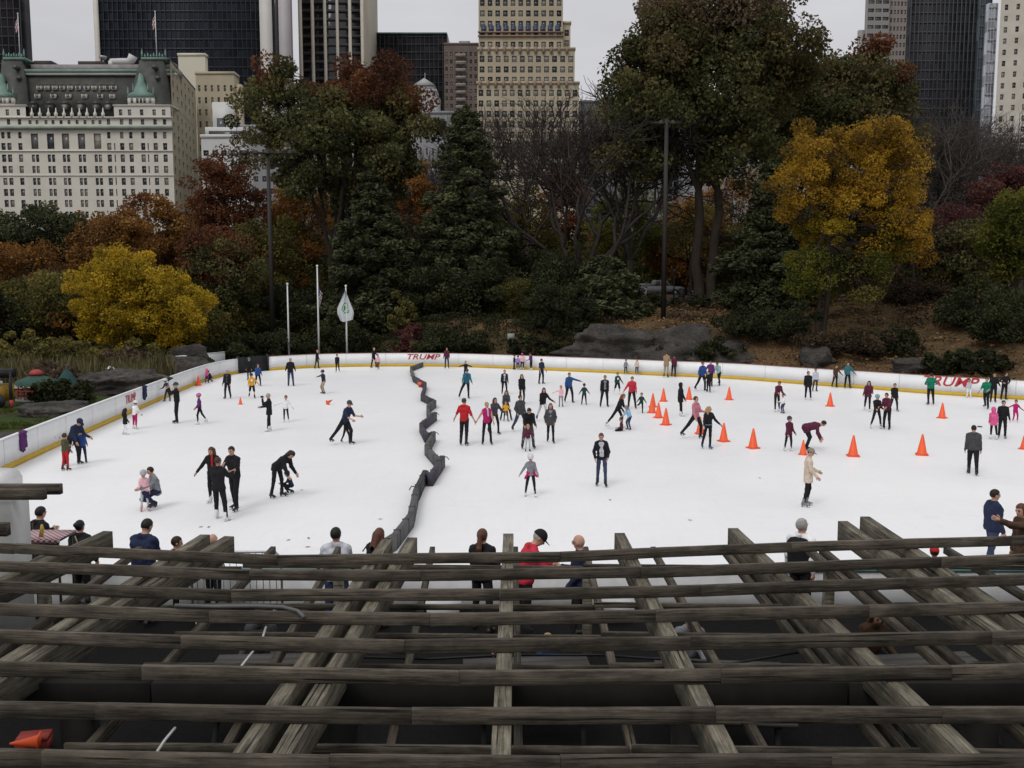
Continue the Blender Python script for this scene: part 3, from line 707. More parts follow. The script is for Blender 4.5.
def bag(c):
    def f(o, s, J, I):
        mb = MB(); p = I['pel']; mb.tube([tuple(I['neck']+np.array((.05*s, .09*s, -.02*s))), tuple(I['chest']+np.array((-.05*s, .145*s, 0))), tuple(p+np.array((-.17*s, .08*s, .02*s)))], .012*s, 5); mb.build('strap', cloth(c, 'strap'), o)
    return f
PE = person
# --- along the left boards
PE('adult in a navy jacket and dark cap bending over a child in red trousers', 72.5, 465, 1.76, 60, 'navy', 'black', 'dkbrown', 'apart', ('fwdlow','lean'), lean=.55, hd=.25, hat='cap', hatc='navy')
PE('small child in an olive sweater and red trousers at the left boards', 65.4, 470.5, 1.22, 150, 'olive', 'red', 'brown', 'stand', ('fwdlow','down'))
PE('small child in a bright blue jacket and pale helmet beside a bending adult', 83, 463.5, 1.17, -150, 'blue', 'navy', 'brown', 'stand', ('half','down'), hat='helmet', hatc=(.5,.5,.5))
PE('little girl in a black coat with white tights near the left boards', 125, 434.7, 1.07, 140, 'black', 'white', 'black', 'stand', ('down','down'), coat=.45, shoe='white', female=True, long=True)
PE('child in a white jacket, white helmet and raspberry trousers near the left boards', 134.8, 429, 1.19, 170, 'white', 'magenta', 'brown', 'stand', ('down','lean'), hat='helmet', hatc=(.7,.7,.7), shoe='white')
PE('tall man all in black holding a camera up at the left side', 176.8, 423, 1.85, -60, 'black', 'black', 'grey', 'stand', ('phone','phone'), hat='cap', hatc='dkgrey')
PE('child in navy leaning on the left boards behind an orange cone', 157, 400.8, 1.2, -120, 'navy', 'navy', 'brown', 'apart', ('lean','lean'), lean=.25, hat='helmet', hatc=(.5,.5,.55))
PE('child in a pink hooded jacket standing behind an orange cone by the far left boards', 198.5, 382.2, .95, 30, 'pink', 'purple', 'brown', 'bent', ('fwdlow','fwdlow'), lean=.3, hat='hood', hatc='pink')
PE('child in black crouching against the far left boards', 205.3, 381.2, 1.05, -90, 'black', 'black', 'black', 'squat', ('lean','lean'), lean=.5)
PE('adult in a black hooded top skating slowly on the far left', 228, 398.6, 1.64, 5, 'black', 'black', 'grey', 'stand', ('down','down'), open_='dkgrey')
PE('girl in a purple helmet and plum jacket walking left in black leggings', 202.5, 424, 1.38, -70, 'purple', 'black', 'brown', 'glide', ('low','low'), hat='helmet', hatc=(.4,.12,.35), shoe='white', female=True)
PE('young hockey player in a yellow jersey, black shorts and black helmet', 252, 398, 1.38, 10, 'yellow', 'shorts', 'black', 'glide', ('half','low'), hat='helmet', hatc='black', extra=number_mark('white'))
PE('skater in black with a teal helmet standing behind the yellow hockey jersey', 249.5, 380, 1.5, 0, 'black', 'black', 'black', 'stand', ('down','down'), hat='helmet', hatc='teal')
PE('child in a bright blue jacket and black leggings near the black gate', 258, 386, 1.42, 30, 'blue', 'black', 'brown', 'walk', ('down','down'), shoe='grey')
PE('tall man in a black jacket and dark jeans standing alone below the left flagpole', 291, 386, 1.83, 180, 'black', 'jeans', 'grey', 'stand', ('low','low'), shoe='shoe')
PE('thin skater in dark clothes at the far boards below the middle flagpole', 316.7, 368.6, 1.45, 80, 'black', 'black', 'blond', 'stand', ('down','down'))
PE('child in black with white skates near the far boards below the right flagpole', 337.8, 372.2, 1.33, 0, 'black', 'black', 'black', 'stand', ('down','down'), shoe='white')
PE('child in a navy top, khaki trousers and navy helmet with arms stretched out', 323.5, 393.7, 1.42, -50, 'navy', 'khaki', 'black', 'bent', ('half','out'), lean=.15, hat='helmet', hatc='navy')
PE('woman in a long black coat and white skates holding a phone up to the left', 269, 431.4, 1.64, -75, 'black', 'black', 'grey', 'stand', ('phone','fwdlow'), shoe='white', coat=.35, female=True, extra=phone)
PE('small girl in a white sweater and black leggings with both arms out', 286.4, 422, 1.2, 10, 'white', 'black', 'brown', 'stand', ('half','out'), shoe='white', female=True)
PE('man in a navy shirt and cap striding right behind a child', 341, 444.5, 1.82, 60, 'navy', 'black', 'brown', 'stride', ('fwdlow','fwdlow'), lean=.3, sleeve='short', hat='cap', hatc='dkgrey')
PE('small child in dark clothes mostly hidden by the striding man in a cap', 345.5, 442.3, 1.0, 60, 'black', 'black', 'black', 'walk', ('down','down'))
# group of three left
PE('woman in a black jacket holding one arm out, left in a group of three', 213, 504, 1.66, -10, 'black', 'black', 'auburn', 'cross', ('lean','half'), long=True, female=True, shoe='white', extra=scarf('red'), hd=.15)
PE('adult seen from behind in a black coat and white skates in a group of three', 221.5, 520, 1.68, 175, 'black', 'black', 'brown', 'apart', ('fwdlow','fwd'), shoe='white', coat=.15, skin='tan')
PE('bearded man in a black T-shirt at the right of a group of three', 236, 510, 1.78, -35, 'black', 'black', 'black', 'stand', ('fwdlow','fold'), sleeve='short', build=1.05, hd=.15)
PE('woman in black bending down to a toddler in navy', 277, 497.4, 1.7, 70, 'black', 'black', 'black', 'stand', ('lean','lean'), lean=.85, hd=.5, coat=.2, female=True, long=True)
PE('toddler in navy crouching on the ice in front of a bending woman in black', 290.4, 494, .92, -80, 'navy', 'black', 'black', 'squat', ('fwdlow','fwdlow'), lean=.35, hat='beanie', hatc='navy')
PE('small girl in a pink vest, pale leggings and silver helmet', 145, 511, 1.08, 15, 'ltpink', 'ltgrey', 'brown', 'stand', ('down','fwdlow'), hat='helmet', hatc=(.35,.36,.38), shoe='pink', female=True)
PE('adult in a grey top crouching behind a small girl in a silver helmet', 154.5, 508.5, 1.66, -55, 'grey', 'navy', 'dkbrown', 'squat', ('fwd','lean'), lean=.15, hd=.2)
# --- far boards, centre
PE('blond skater in black at the far boards next to a girl in a white top', 373.7, 367.8, 1.6, 60, 'black', 'black', 'blond', 'apart', ('half','down'))
PE('girl in a white and pink top near the far boards', 378.3, 369.8, 1.22, -10, 'ltpink', 'black', 'brown', 'walk', ('low','low'), shoe='white', female=True)
PE('man in a dark plum jacket and jeans at the far boards right of the lettering', 447, 368.4, 1.64, 0, 'maroon', 'jeans', 'brown', 'stand', ('down','down'))
PE('small skater in black with both arms held straight out sideways', 466, 379.5, 1.25, 0, 'black', 'black', 'blond', 'stand', ('out','out'))
PE('man in a teal jacket gliding with one leg far to the left', 464, 398.6, 1.68, 0, 'teal', 'black', 'dkbrown', ((0,.05,.1),(.1,.5,.1)), ('low','low'), lean=.1, hat='cap', hatc='dkgrey', open_='blue')
PE('man in a red T-shirt and black trousers holding hands with a blond woman', 463.5, 445.5, 1.84, 172, 'red', 'black', 'brown', 'stand', ((.1,.55,.15,0),(.05,.45,.15,0)), sleeve='short')
PE('blond woman in a raspberry tank top and grey scarf holding a man in red\'s hand', 487, 444.5, 1.68, 5, 'magenta', 'black', 'blond', 'stand', ('low','half'), sleeve='none', female=True, long='bun', extra=scarf('ltgrey'))
PE('woman with long brown hair in dark grey reaching right behind the couple holding hands', 493.4, 433.8, 1.6, 20, 'dkgrey', 'black', 'brown', 'walk', ('half','down'), female=True, long=True, lean=.15)
PE('skater in a black jacket open over a pale shirt', 504.5, 394.3, 1.5, 0, 'black', 'black', 'blond', 'walk', ('down','down'), open_='ltgrey')
PE('woman with long hair in black standing behind a man in jeans', 522, 404.4, 1.62, 15, 'black', 'black', 'dkbrown', 'stand', ('down','down'), female=True, long=True)
PE('woman in a dark striped top straddling a child in yellow', 506, 420.2, 1.45, 0, 'dkgrey', 'black', 'dkbrown', ((0,.3,.1),(0,.3,.1)), ('fwdlow','fwdlow'), female=True, long=True, lean=.2)
PE('toddler in a mustard jacket held from behind by a woman', 506, 421.4, .92, 0, 'yellow', 'black', 'brown', 'stand', ('half','half'))
PE('man in a charcoal hooded jacket and blue jeans skating towards the group', 519, 431.8, 1.66, 25, 'dkgrey', 'jeans', 'black', 'walk', ('down','pocket'))
PE('woman in a black jacket and white trousers with one arm held out to the right', 541.6, 421, 1.6, 25, 'black', 'ltgrey', 'dkbrown', 'glide', ('half','down'), female=True, lean=.15, long=True)
PE('woman with long curly hair in a charcoal coat and black tights', 550.6, 442.5, 1.6, -5, 'dkgrey', 'black', 'auburn', 'walk', ('pocket','pocket'), female=True, coat=.3, long=True, open_='grey')
PE('man in a black jacket bending over a toddler in grey trousers', 528, 448.6, 1.76, 5, 'black', 'dkgrey', 'dkbrown', 'apart', ('fwdlow','fwdlow'), lean=.6, hd=.3)
PE('blond toddler in a maroon top and grey trousers guided by a bending man', 527.6, 451.4, 1.0, 0, 'maroon', 'ltgrey', 'blond', 'stand', ('low','low'))
PE('man in a navy T-shirt and black jeans standing alone near the far boards', 541, 384, 1.66, 30, 'navy', 'black', 'brown', 'stand', ('low','down'), sleeve='short')
PE('small child in black, leftmost of a row of four at the far boards', 513.7, 369.4, 1.12, 90, 'black', 'black', 'black', 'stand', ('fwdlow','down'))
PE('small child in a lilac jacket in a row of four at the far boards', 518, 370, 1.07, 180, 'lilac', 'black', 'brown', 'stand', ('down','down'), shoe='white')
PE('small child in pink hat and top in a row of four at the boards', 522, 370, 1.24, 180, 'ltpink', 'black', 'brown', 'stand', ('down','down'), hat='beanie', hatc='pink', shoe='white')
PE('child in a purple jacket, rightmost of a row of four at the far boards', 530, 369.6, 1.32, -120, 'purple', 'black', 'black', 'stand', ('fwdlow','down'), shoe='white')
PE('girl in a striped helmet and grey sweater with a pink jacket tied round her waist', 530.3, 496.4, 1.22, -5, 'grey', 'black', 'brown', 'apart', ('low','half'), hat='helmet', hatc=(.55,.55,.6), shoe='white', female=True, extra=tied_jacket('magenta'))
PE('woman in an open black jacket and dark blue jeans with hands in her pockets', 601.4, 486, 1.68, 0, 'black', 'jeans', 'auburn', 'stand', ('pocket','pocket'), female=True, open_='ltgrey', hd=.2)
PE('man in a blue jacket and green scarf holding one arm out, facing the camera', 568.8, 402.5, 1.66, 10, 'blue', 'black', 'brown', 'walk', ('out','low'), extra=scarf('green'))
PE('small girl in a pink top and grey jeans beside a man in a blue jacket', 561, 406.9, 1.08, 0, 'ltpink', 'grey', 'blond', 'stand', ('down','out'), female=True)
PE('child in a dark green T-shirt and black trousers with hands away from the body', 584, 404.8, 1.1, 0, 'dkgreen', 'black', 'black', 'apart', ('half','half'), hat='beanie', hatc='black')
PE('man in an open black jacket and grey shirt standing upright in mid rink', 604, 406.9, 1.66, 0, 'black', 'black', 'brown', 'apart', ('down','down'), open_='grey')
PE('boy in a dark hockey jersey with a white patch and white skates', 616.8, 394.3, 1.28, 0, 'dkgreen', 'shorts', 'brown', 'glide', ('half','low'), shoe='white', extra=number_mark('white'))
PE('man in a red hooded top and black jeans with one arm stretched to the left', 632, 408.7, 1.66, 0, 'crimson', 'black', 'dkbrown', 'apart', ('down','half'))
PE('woman with long red hair in black leaning right towards a child in light blue', 614, 428.3, 1.62, 55, 'black', 'black', 'red', 'stride', ('fwdlow','down'), lean=.35, female=True, long=True, shoe='white', hd=.2)
PE('child in a light blue jacket standing over another child sitting on the ice', 629, 429.8, 1.1, -60, 'ltblue', 'jeans', 'brown', 'bent', ('lean','lean'), lean=.35, hat='beanie', hatc='grey')
PE('small child in dark maroon sitting on the ice', 621.5, 431, 1.05, -100, 'maroon', 'black', 'brown', 'icesit', ('fwdlow','down'))
PE('small boy in black lifting one leg beside the man in red', 640, 412.7, .98, 0, 'dkgreen', 'black', 'brown', 'onefoot', ('half','half'), lean=.15)
PE('child in a grey top and black trousers at the far boards, left of a pair', 625.8, 374.2, 1.06, 0, 'grey', 'black', 'brown', 'stand', ('low','low'), shoe='white')
PE('child in a cream jacket and jeans at the far boards, right of a pair', 637, 374.4, 1.17, -20, 'beige', 'jeans', 'brown', 'stand', ('low','low'), shoe='white')
PE('man in a tan coat and khaki trousers leaning at the far boards', 665.8, 377.4, 1.78, 165, 'tan', 'khaki', 'brown', 'stand', ('fwdlow','fwdlow'), coat=.25)
PE('skater in dark maroon beside the man in a tan coat at the far boards', 673.4, 377, 1.55, 150, 'maroon', 'black', 'dkbrown', 'stand', ('fwdlow','down'))
PE('man in a blue jacket striding with one arm out near the far boards', 700, 390.8, 1.8, 20, 'blue', 'black', 'brown', 'glide', ('down','half'))
PE('adult in a dark purple jacket behind a child in black near the far boards', 710.5, 386.5, 1.7, -20, 'purple', 'black', 'black', 'walk', ('down','half'))
PE('child in black gliding in front of an adult in dark purple', 708.6, 392.3, 1.28, -20, 'black', 'black', 'black', 'walk', ('low','low'))
PE('adult in a pale mint jacket leaning forward near the far boards', 719.5, 385.3, 1.6, -45, 'mint', 'black', 'brown', 'stride', ('fwdlow','fwdlow'), lean=.4)
PE('woman in a long black hooded coat and white skates passing orange cones', 681, 416.3, 1.62, 90, 'black', 'black', 'black', 'stand', ('down','down'), coat=.4, hat='hood', hatc='black', shoe='white', female=True, build=1.1)
PE('man in a salmon pink shirt and dark jeans skating with a blond woman', 691, 438.4, 1.78, 60, 'shirtpink', 'black', 'brown', 'stride', ('fwdlow','low'), shoe='blue')
PE('blond woman in a black top and blue belt skating beside a man in pink', 706, 448.6, 1.64, 15, 'black', 'black', 'blond', 'cross', ('half','low'), female=True, long=True, shoe='blue', extra=belt('ltblue'), yaw=.6)
PE('woman in a plum jacket leaning over a small child in white', 777, 411.6, 1.56, 20, 'maroon', 'black', 'dkbrown', 'stand', ('fwdlow','fwdlow'), lean=.35, shoe='white', female=True)
PE('small child in a white top and jeans held by a leaning woman in plum', 783, 413.4, .96, -60, 'white', 'jeans', 'brown', 'bent', ('fwd','fwdlow'), lean=.2)
PE('girl in a dark plum jacket and grey knit hat left of a bending skater', 787.7, 451, 1.28, 15, 'maroon', 'black', 'brown', 'stand', ('down','down'), hat='beanie', hatc='dkgrey', shoe='white', female=True, coat=.2, extra=scarf('maroon'))
PE('skater in a maroon sweater bent double over an orange cone', 806, 450.5, 1.7, 60, 'maroon', 'black', 'black', 'bent', ((.1,.1,.3,0),(.1,.1,.3,0)), lean=1.25, hd=.35, coat=.35, build=1.2)
PE('skater in a black coat and white skates left of a child in lilac', 808, 400, 1.58, -20, 'black', 'black', 'black', 'stand', ('down','down'), coat=.3, shoe='white')
PE('child in a white and lilac top and jeans near the boards', 814.5, 391.4, 1.38, 0, 'ltgrey', 'jeans', 'brown', 'stand', ('down','down'))
PE('skater in brown leaning back on the right far boards beside a taller one', 836.5, 387, 1.42, 20, 'brown', 'black', 'dkbrown', 'cross', ('half','low'))
PE('tall skater in a dark teal top leaning back on the right far boards', 849, 388, 1.62, -5, 'teal', 'black', 'brown', 'stand', ('half','low'), build=.95)
PE('woman with long dark hair in a plum coat leaning left', 867, 411, 1.58, -30, 'maroon', 'black', 'dkbrown', 'walk', ('fwdlow','low'), female=True, long=True, shoe='white', coat=.2, lean=.15)
PE('girl in black with a teal helmet holding on to an adult', 875.6, 428.6, 1.5, 10, 'black', 'black', 'brown', 'apart', ('fwdlow','fwdlow'), hat='helmet', hatc=(.15,.3,.33), shoe='white', female=True)
PE('adult in a dark maroon jacket facing the girl in a teal helmet', 886.5, 429.3, 1.6, -60, 'maroon', 'black', 'dkbrown', 'stand', ('fwdlow','fwdlow'), lean=.08)
PE('skater in black half hidden behind the adult in a dark maroon jacket', 893.5, 411, 1.4, 0, 'black', 'black', 'brown', 'walk', ('down','down'), shoe='grey')
PE('man in a green T-shirt with hands on his hips before the right red lettering', 930.8, 404.8, 1.68, 185, 'green', 'black', 'black', 'stand', ('hip','hip'), sleeve='short', build=1.1)
PE('small child in a pale blue and white jacket near the right lettering', 968.7, 398, 1.03, -30, 'ltgrey', 'white', 'brown', 'stand', ('fwdlow','low'), shoe='white')
PE('man in a green T-shirt leaning left among black clad skaters by the right boards', 986.5, 408.6, 1.64, -40, 'green', 'black', 'brown', 'glide', ('fwdlow','low'), sleeve='short', lean=.15)
PE('skater in black behind the second green T-shirt at the right boards', 992.8, 402.4, 1.62, -20, 'black', 'black', 'black', 'stand', ('low','low'))
PE('skater in black at the right boards with arms akimbo', 1003.3, 399.8, 1.55, 10, 'black', 'black', 'black', 'stand', ('hip','hip'))
PE('girl in a bright pink coat and white skates on the right', 993.7, 439.6, 1.28, 170, 'pink', 'black', 'brown', 'stand', ('down','down'), coat=.3, hat='hood', hatc='pink', shoe='white', female=True)
PE('skater in a black jacket beside the girl in a bright pink coat', 1001.8, 438.2, 1.55, -20, 'black', 'black', 'dkbrown', 'stand', ('down','down'), shoe='grey')
PE('small child all in pink with arms out at the right edge', 1015, 422, 1.02, -20, 'magenta', 'magenta', 'brown', 'bent', ('half','out'), lean=.15, shoe='white')
PE('man in a dark grey sweater walking right seen from behind', 972.5, 474.6, 1.68, 150, 'dkgrey', 'black', 'black', 'walk', ('down','down'), shoe='shoe', build=1.15)
PE('woman in a long beige coat, flat cap and black tights skating right', 805, 506.2, 1.64, 78, 'beige', 'black', 'brown', 'stand', ('fwdlow','low'), coat=.42, hat='cap', hatc=(.22,.2,.17), shoe='grey', female=True, hd=.15)
PE('man in a blue jacket and blue trousers standing on the ice at lower right', 989, 571, 1.78, 95, 'navy', 'jeans', 'black', 'stand', ('down','down'), shoe='shoe', h=.02, yaw=.3, coat=.12, build=1.25, at=(10.05, 18.5), z=0)
# --- spectators on the deck by the near boards
SG = 'spectators at the near boards'
def SP(label, px, py, H, **k):
    # py = top of the head; depth from the height
    H = H*1.05; k.setdefault('build', 1.14); top_z = .35+H*1.02; d = ray(px, py); t = (top_z-EYE)/d[2]
    k.setdefault('group', SG); k.setdefault('h', .015); k.setdefault('shoe', 'shoe')
    return person(label, 0, 0, H, at=(d[0]*t, d[1]*t), z=.35, **k)
SP('spectator in a black coat with a shoulder bag beside the white pillar', 33, 501.5, 1.66, face=150, top='black', legs='black', hair='black', arms=('fwdlow','down'), coat=.3, female=True, extra=bag('brown'))
SP('spectator with dark hair in a bun and a black coat', 78, 516, 1.5, face=175, top='black', legs='black', hair='black', long='bun', coat=.3, female=True, extra=bag('tan'))
SP('broad man in a navy jacket with short dark hair looking down, left of the deck', 140, 513, 1.74, face=160, top='navy', legs='black', hair='black', arms=('fwdlow','fwdlow'), hd=.3, build=1.22)
SP('child with short brown hair whose head shows above the pergola', 173, 533.5, 1.3, face=120, top='dkgrey', legs='black', hair='dkbrown')
SP('bald spectator half hidden behind a rafter end', 209.5, 531, 1.36, face=150, top='dkgrey', legs='black', hair='bald')
SP('man in a pale grey T-shirt with black hair seen from behind', 336, 521, 1.7, face=180, top='ltgrey', legs='jeans', hair='black', arms=('low','low'), sleeve='short')
SP('woman with long reddish brown hair in black bending at the rail', 374, 523, 1.62, face=160, top='black', legs='black', hair='auburn', long=True, female=True, hd=.2, lean=.1, arms=('fwdlow','fwdlow'))
SP('woman in black with a long brown ponytail', 482, 522, 1.68, face=165, top='black', legs='black', hair='auburn', long='pony', female=True, yaw=-.4, arms=('fwdlow','fwdlow'))
SP('man in a red sweater and black baseball cap looking down', 523, 521, 1.76, face=100, top='crimson', legs='black', hair='grey', hat='cap', hatc='black', hd=.55, lean=.2, arms=('fwdlow','fwdlow'))
def glasses(o, s, J, I):
    HL = I['HL']; mb = MB()
    for sg in (1, -1):
        mb.tube([HL(sg*(.032+.022*math.cos(a)), .1, .012+.018*math.sin(a)) for a in np.linspace(0, 6.283, 9)], .0025*s, 4)
        mb.tube([HL(sg*.054, .098, .015), HL(sg*.08, .0, .01)], .003*s, 4)
    mb.build('glasses', M_black, o)
SP('bald man in glasses and a navy jacket looking left', 580, 527.5, 1.68, face=-95, top='navy', legs='black', hair='bald', arms=('down','fwdlow'), extra=glasses)
SP('man with short grey hair in a black vest over a white shirt', 803, 511.5, 1.74, face=130, top='white', legs='black', hair='grey', arms=('down','down'), extra=lambda o, s, J, I: I['part']('vest', [lambda P: cap_d(P, I['pel']+np.array((.05*s,0,0)), I['chest']+np.array((.07*s,0,0)), .15*s, .165*s), lambda P: cap_d(P, I['pel']-np.array((.05*s,0,0)), I['chest']-np.array((.07*s,0,0)), .15*s, .165*s)], cloth('black', 'vest'), .03))
SP('woman in a brown coat at the right edge pointing to the left', 1031, 497, 1.74, face=-82, top='brown', legs='black', hair='auburn', arms=((1.75,.1,.0,0),'down'), coat=.4, female=True, long=True)
SP('child in a red hat low behind the boards at the right', 936, 546, 1.08, face=180, top='crimson', legs='black', hair='black', hat='beanie', hatc='red')
# ---------------------------------------------------------------- buildings
def glass(name, c, rough=.15, spec=.5): return mat(name, c, rough, .25, .2, spec=spec)
def win_mat():
    m, nt_, bs = nodes('window_glass'); g_ = nt_.nodes.new('ShaderNodeNewGeometry'); oi = nt_.nodes.new('ShaderNodeObjectInfo'); a_ = nt_.nodes.new('ShaderNodeMath'); a_.operation = 'ADD'; fr_ = nt_.nodes.new('ShaderNodeMath'); fr_.operation = 'FRACT'
    nt_.links.new(g_.outputs['Random Per Island'], a_.inputs[0]); nt_.links.new(oi.outputs['Random'], a_.inputs[1]); nt_.links.new(a_.outputs[0], fr_.inputs[0])
    nt_.links.new(ramp(nt_, fr_.outputs[0], [(0, (.025, .027, .032)), (.4, (.06, .064, .072)), (.7, (.11, .11, .11)), (.9, (.17, .16, .14)), (1, (.3, .28, .24))]), bs.inputs['Base Color']); bs.inputs['Roughness'].default_value = .15; return m
M_win = win_mat(); M_winl = mat('window_blind', (.26, .24, .2), .5, .2, .3)
def wall_grid(name, parent, p0, u, W, z0, z1, m, opens, depth=.35, thick=None):
    """a wall standing on p0 along unit vector u with real openings (x0,x1,z0,z1) and reveals"""
    u = np.array((u[0], u[1], 0.)); n = np.array((u[1], -u[0], 0.))   # n points to the viewer when u runs left to right
    xs = sorted(set([0, W]+[round(v, 3) for o in opens for v in o[:2]])); zs = sorted(set([z0, z1]+[round(v, 3) for o in opens for v in o[2:4]]))
    xi = {v: i for i, v in enumerate(xs)}; zi = {v: i for i, v in enumerate(zs)}
    hole = np.zeros((len(xs), len(zs)), bool)
    for o in opens: hole[xi[round(o[0], 3)]:xi[round(o[1], 3)], zi[round(o[2], 3)]:zi[round(o[3], 3)]] = True
    V = []; F = []
    for x in xs:
        for z in zs: V.append(np.array(p0)+u*x+np.array((0, 0, z)))
    nz = len(zs)
    # merge cells along x
    for k in range(len(zs)-1):
        i = 0
        while i < len(xs)-1:
            if hole[i, k]: i += 1; continue
            j = i
            while j < len(xs)-1 and not hole[j, k]: j += 1
            F.append((i*nz+k, j*nz+k, j*nz+k+1, i*nz+k+1)); i = j
    for o in opens:
        a, b, c, d = o[:4]; base = len(V)
        for x, z in ((a, c), (b, c), (b, d), (a, d)):
            q = np.array(p0)+u*x+np.array((0, 0, z)); V.append(q); V.append(q-n*depth)
        for e in range(4): F.append((base+2*e, base+2*((e+1) % 4), base+2*((e+1) % 4)+1, base+2*e+1))
    L = np.array(parent.location); V = [v-L for v in V]
    return obj(name, np_mesh(name, V, F, [m]), parent)
def windows(parent, p0, u, opens, frame_m, glass_ms, depth=.32, budget=None, rails=1):
    """each opening gets a window: sash frame plus panes; shared mesh per size"""
    u3 = Vector((u[0], u[1], 0)); ang = math.atan2(u[1], u[0]); n = Vector((u[1], -u[0], 0)); cache = {}; rest = MB()
    L = Vector(parent.location)
    for i, o in enumerate(opens):
        a, b, c, d = o[:4]; w_, h_ = round(b-a, 2), round(d-c, 2); gi = 0 if random.random() < .72 else 1
        key = (w_, h_, gi)
        def fill(mb, ox, oz, T=None):
            f = .09
            mb.box(ox, ox+w_, .02, .06, oz, oz+h_, 1+gi)
            for x0, x1, zz0, zz1 in ((0, f, 0, h_), (w_-f, w_, 0, h_), (f, w_-f, 0, f), (f, w_-f, h_-f, h_), (f, w_-f, h_*.5-f/2, h_*.5+f/2)):
                mb.box(ox+x0, ox+x1, -.04, .018, oz+zz0, oz+zz1, 0)
        if budget is None or budget[0] > 0:
            if key not in cache:
                mb = MB(); fill(mb, 0, 0); cache[key] = mb.mesh('window', [frame_m]+glass_ms)
            q = obj('window', cache[key], parent, tuple(Vector(p0)+u3*a+Vector((0, 0, c))-n*depth-L), ang)
            if budget is not None: budget[0] -= 1
        else:
            t = MB(); fill(t, a, c); 
            ca, sa = math.cos(ang), math.sin(ang); P0 = Vector(p0)-n*depth-L
            V = [(P0.x+x*ca-y*sa, P0.y+x*sa+y*ca, P0.z+z) for x, y, z in t.V]; base = len(rest.V)
            rest.V += V; rest.F += [tuple(k+base for k in f) for f in t.F]; rest.M += t.M
    if rest.F:
        q = rest.build('windows', [frame_m]+glass_ms, parent); q['kind'] = 'stuff'
def px_span(px0, px1, py, Y): return DY(px0, py, Y)[0], DY(px1, py, Y)[0]
def zpx(py, Y): return float(DY(512, py, Y)[2])
M_lime = mat('pale_brick', (.56, .53, .46), .8, .1, .15); M_trim = mat('stone_trim', (.58, .55, .49), .8, .08, .2)
M_slate = mat('slate_roof', (.058, .06, .054), .6, .25, .5); M_copper = mat('verdigris_copper', (.15, .24, .205), .6, .2, .4)
M_tan = mat('tan_brick', (.38, .325, .235), .85, .12, .12); M_frame = mat('window_frame', (.12, .13, .12), .6, 0)
M_whitewall = mat('white_wall', (.5, .5, .48), .7, .08, .2)
def block(name, x0, x1, y0, y1, z0, z1, m, parent):
    mb = MB(); L = parent.location; mb.box(x0-L.x, x1-L.x, y0-L.y, y1-L.y, z0-L.z, z1-L.z); return mb.build(name, m, parent)
# ---- the old hotel on the left
Y = 285.0
hx = lambda p, py=130: DY(p, py, Y)[0]
hz = lambda p: zpx(p, Y)
H = empty('hotel', (hx(85), Y, 0), label='long pale hotel with a green slate mansard roof and copper gables at the left', cat='hotel')
xL, xR = hx(-70), hx(172); Wd = xR-xL; zc = hz(128)    # cornice
u = (1, 0)
opens = []; wide = []
bay = lambda p: hx(p)-xL
rows = [(143,150),(154.5,162),(166,173),(178,185),(189,196),(200,207),(211.5,218)]
colpx = []
for c in (34, 50, 65, 81, 97): colpx += [(c-3.7, c-.5), (c+.5, c+3.7)]
for c in (108.5, 121.5, 130.5, 142.5, 155, 164.5): colpx += [(c-2.1, c+2.1)]
for c in (114, 147.5): colpx += [(c-.6, c+.6)]
for c in (8.5, 19.5, 2.5): colpx += [(c-2.1, c+2.1)]
colpx += [(c-1.7, c+1.7) for c in (-8, -20, -32, -44, -56)]
colx = sorted((bay(a), bay(b)) for a, b in colpx)
for r0, r1 in rows:
    for a, b in colx: opens.append((a, b, hz(r1), hz(r0)))
# double height arched range
for c in (34, 50, 65, 81, 97): opens.append((bay(c-3.6), bay(c+3.6), hz(149), hz(133.5)))
opens = [o for o in opens if not (hz(148)-.5 < (o[2]+o[3])/2 < hz(134) and any(abs((o[0]+o[1])/2-bay(c)) < 1.5 for c in (34,50,65,81,97)) and o[1]-o[0] < 1.2)]
for c in (108.5, 121.5, 130.5, 142.5, 155, 164.5, 8.5, 19.5, 2.5): opens.append((bay(c-1.7), bay(c+1.7), hz(138.5), hz(132)))
opens.sort(key=lambda o: -o[3]+(.0 if o[1] > bay(0) else 200))
budget = [70]
wall_grid('wall', H, (xL, Y, 0), u, Wd, -.8, zc, M_lime, opens)
windows(H, (xL, Y, 0), u, opens, M_frame, [M_win, M_winl], budget=budget)
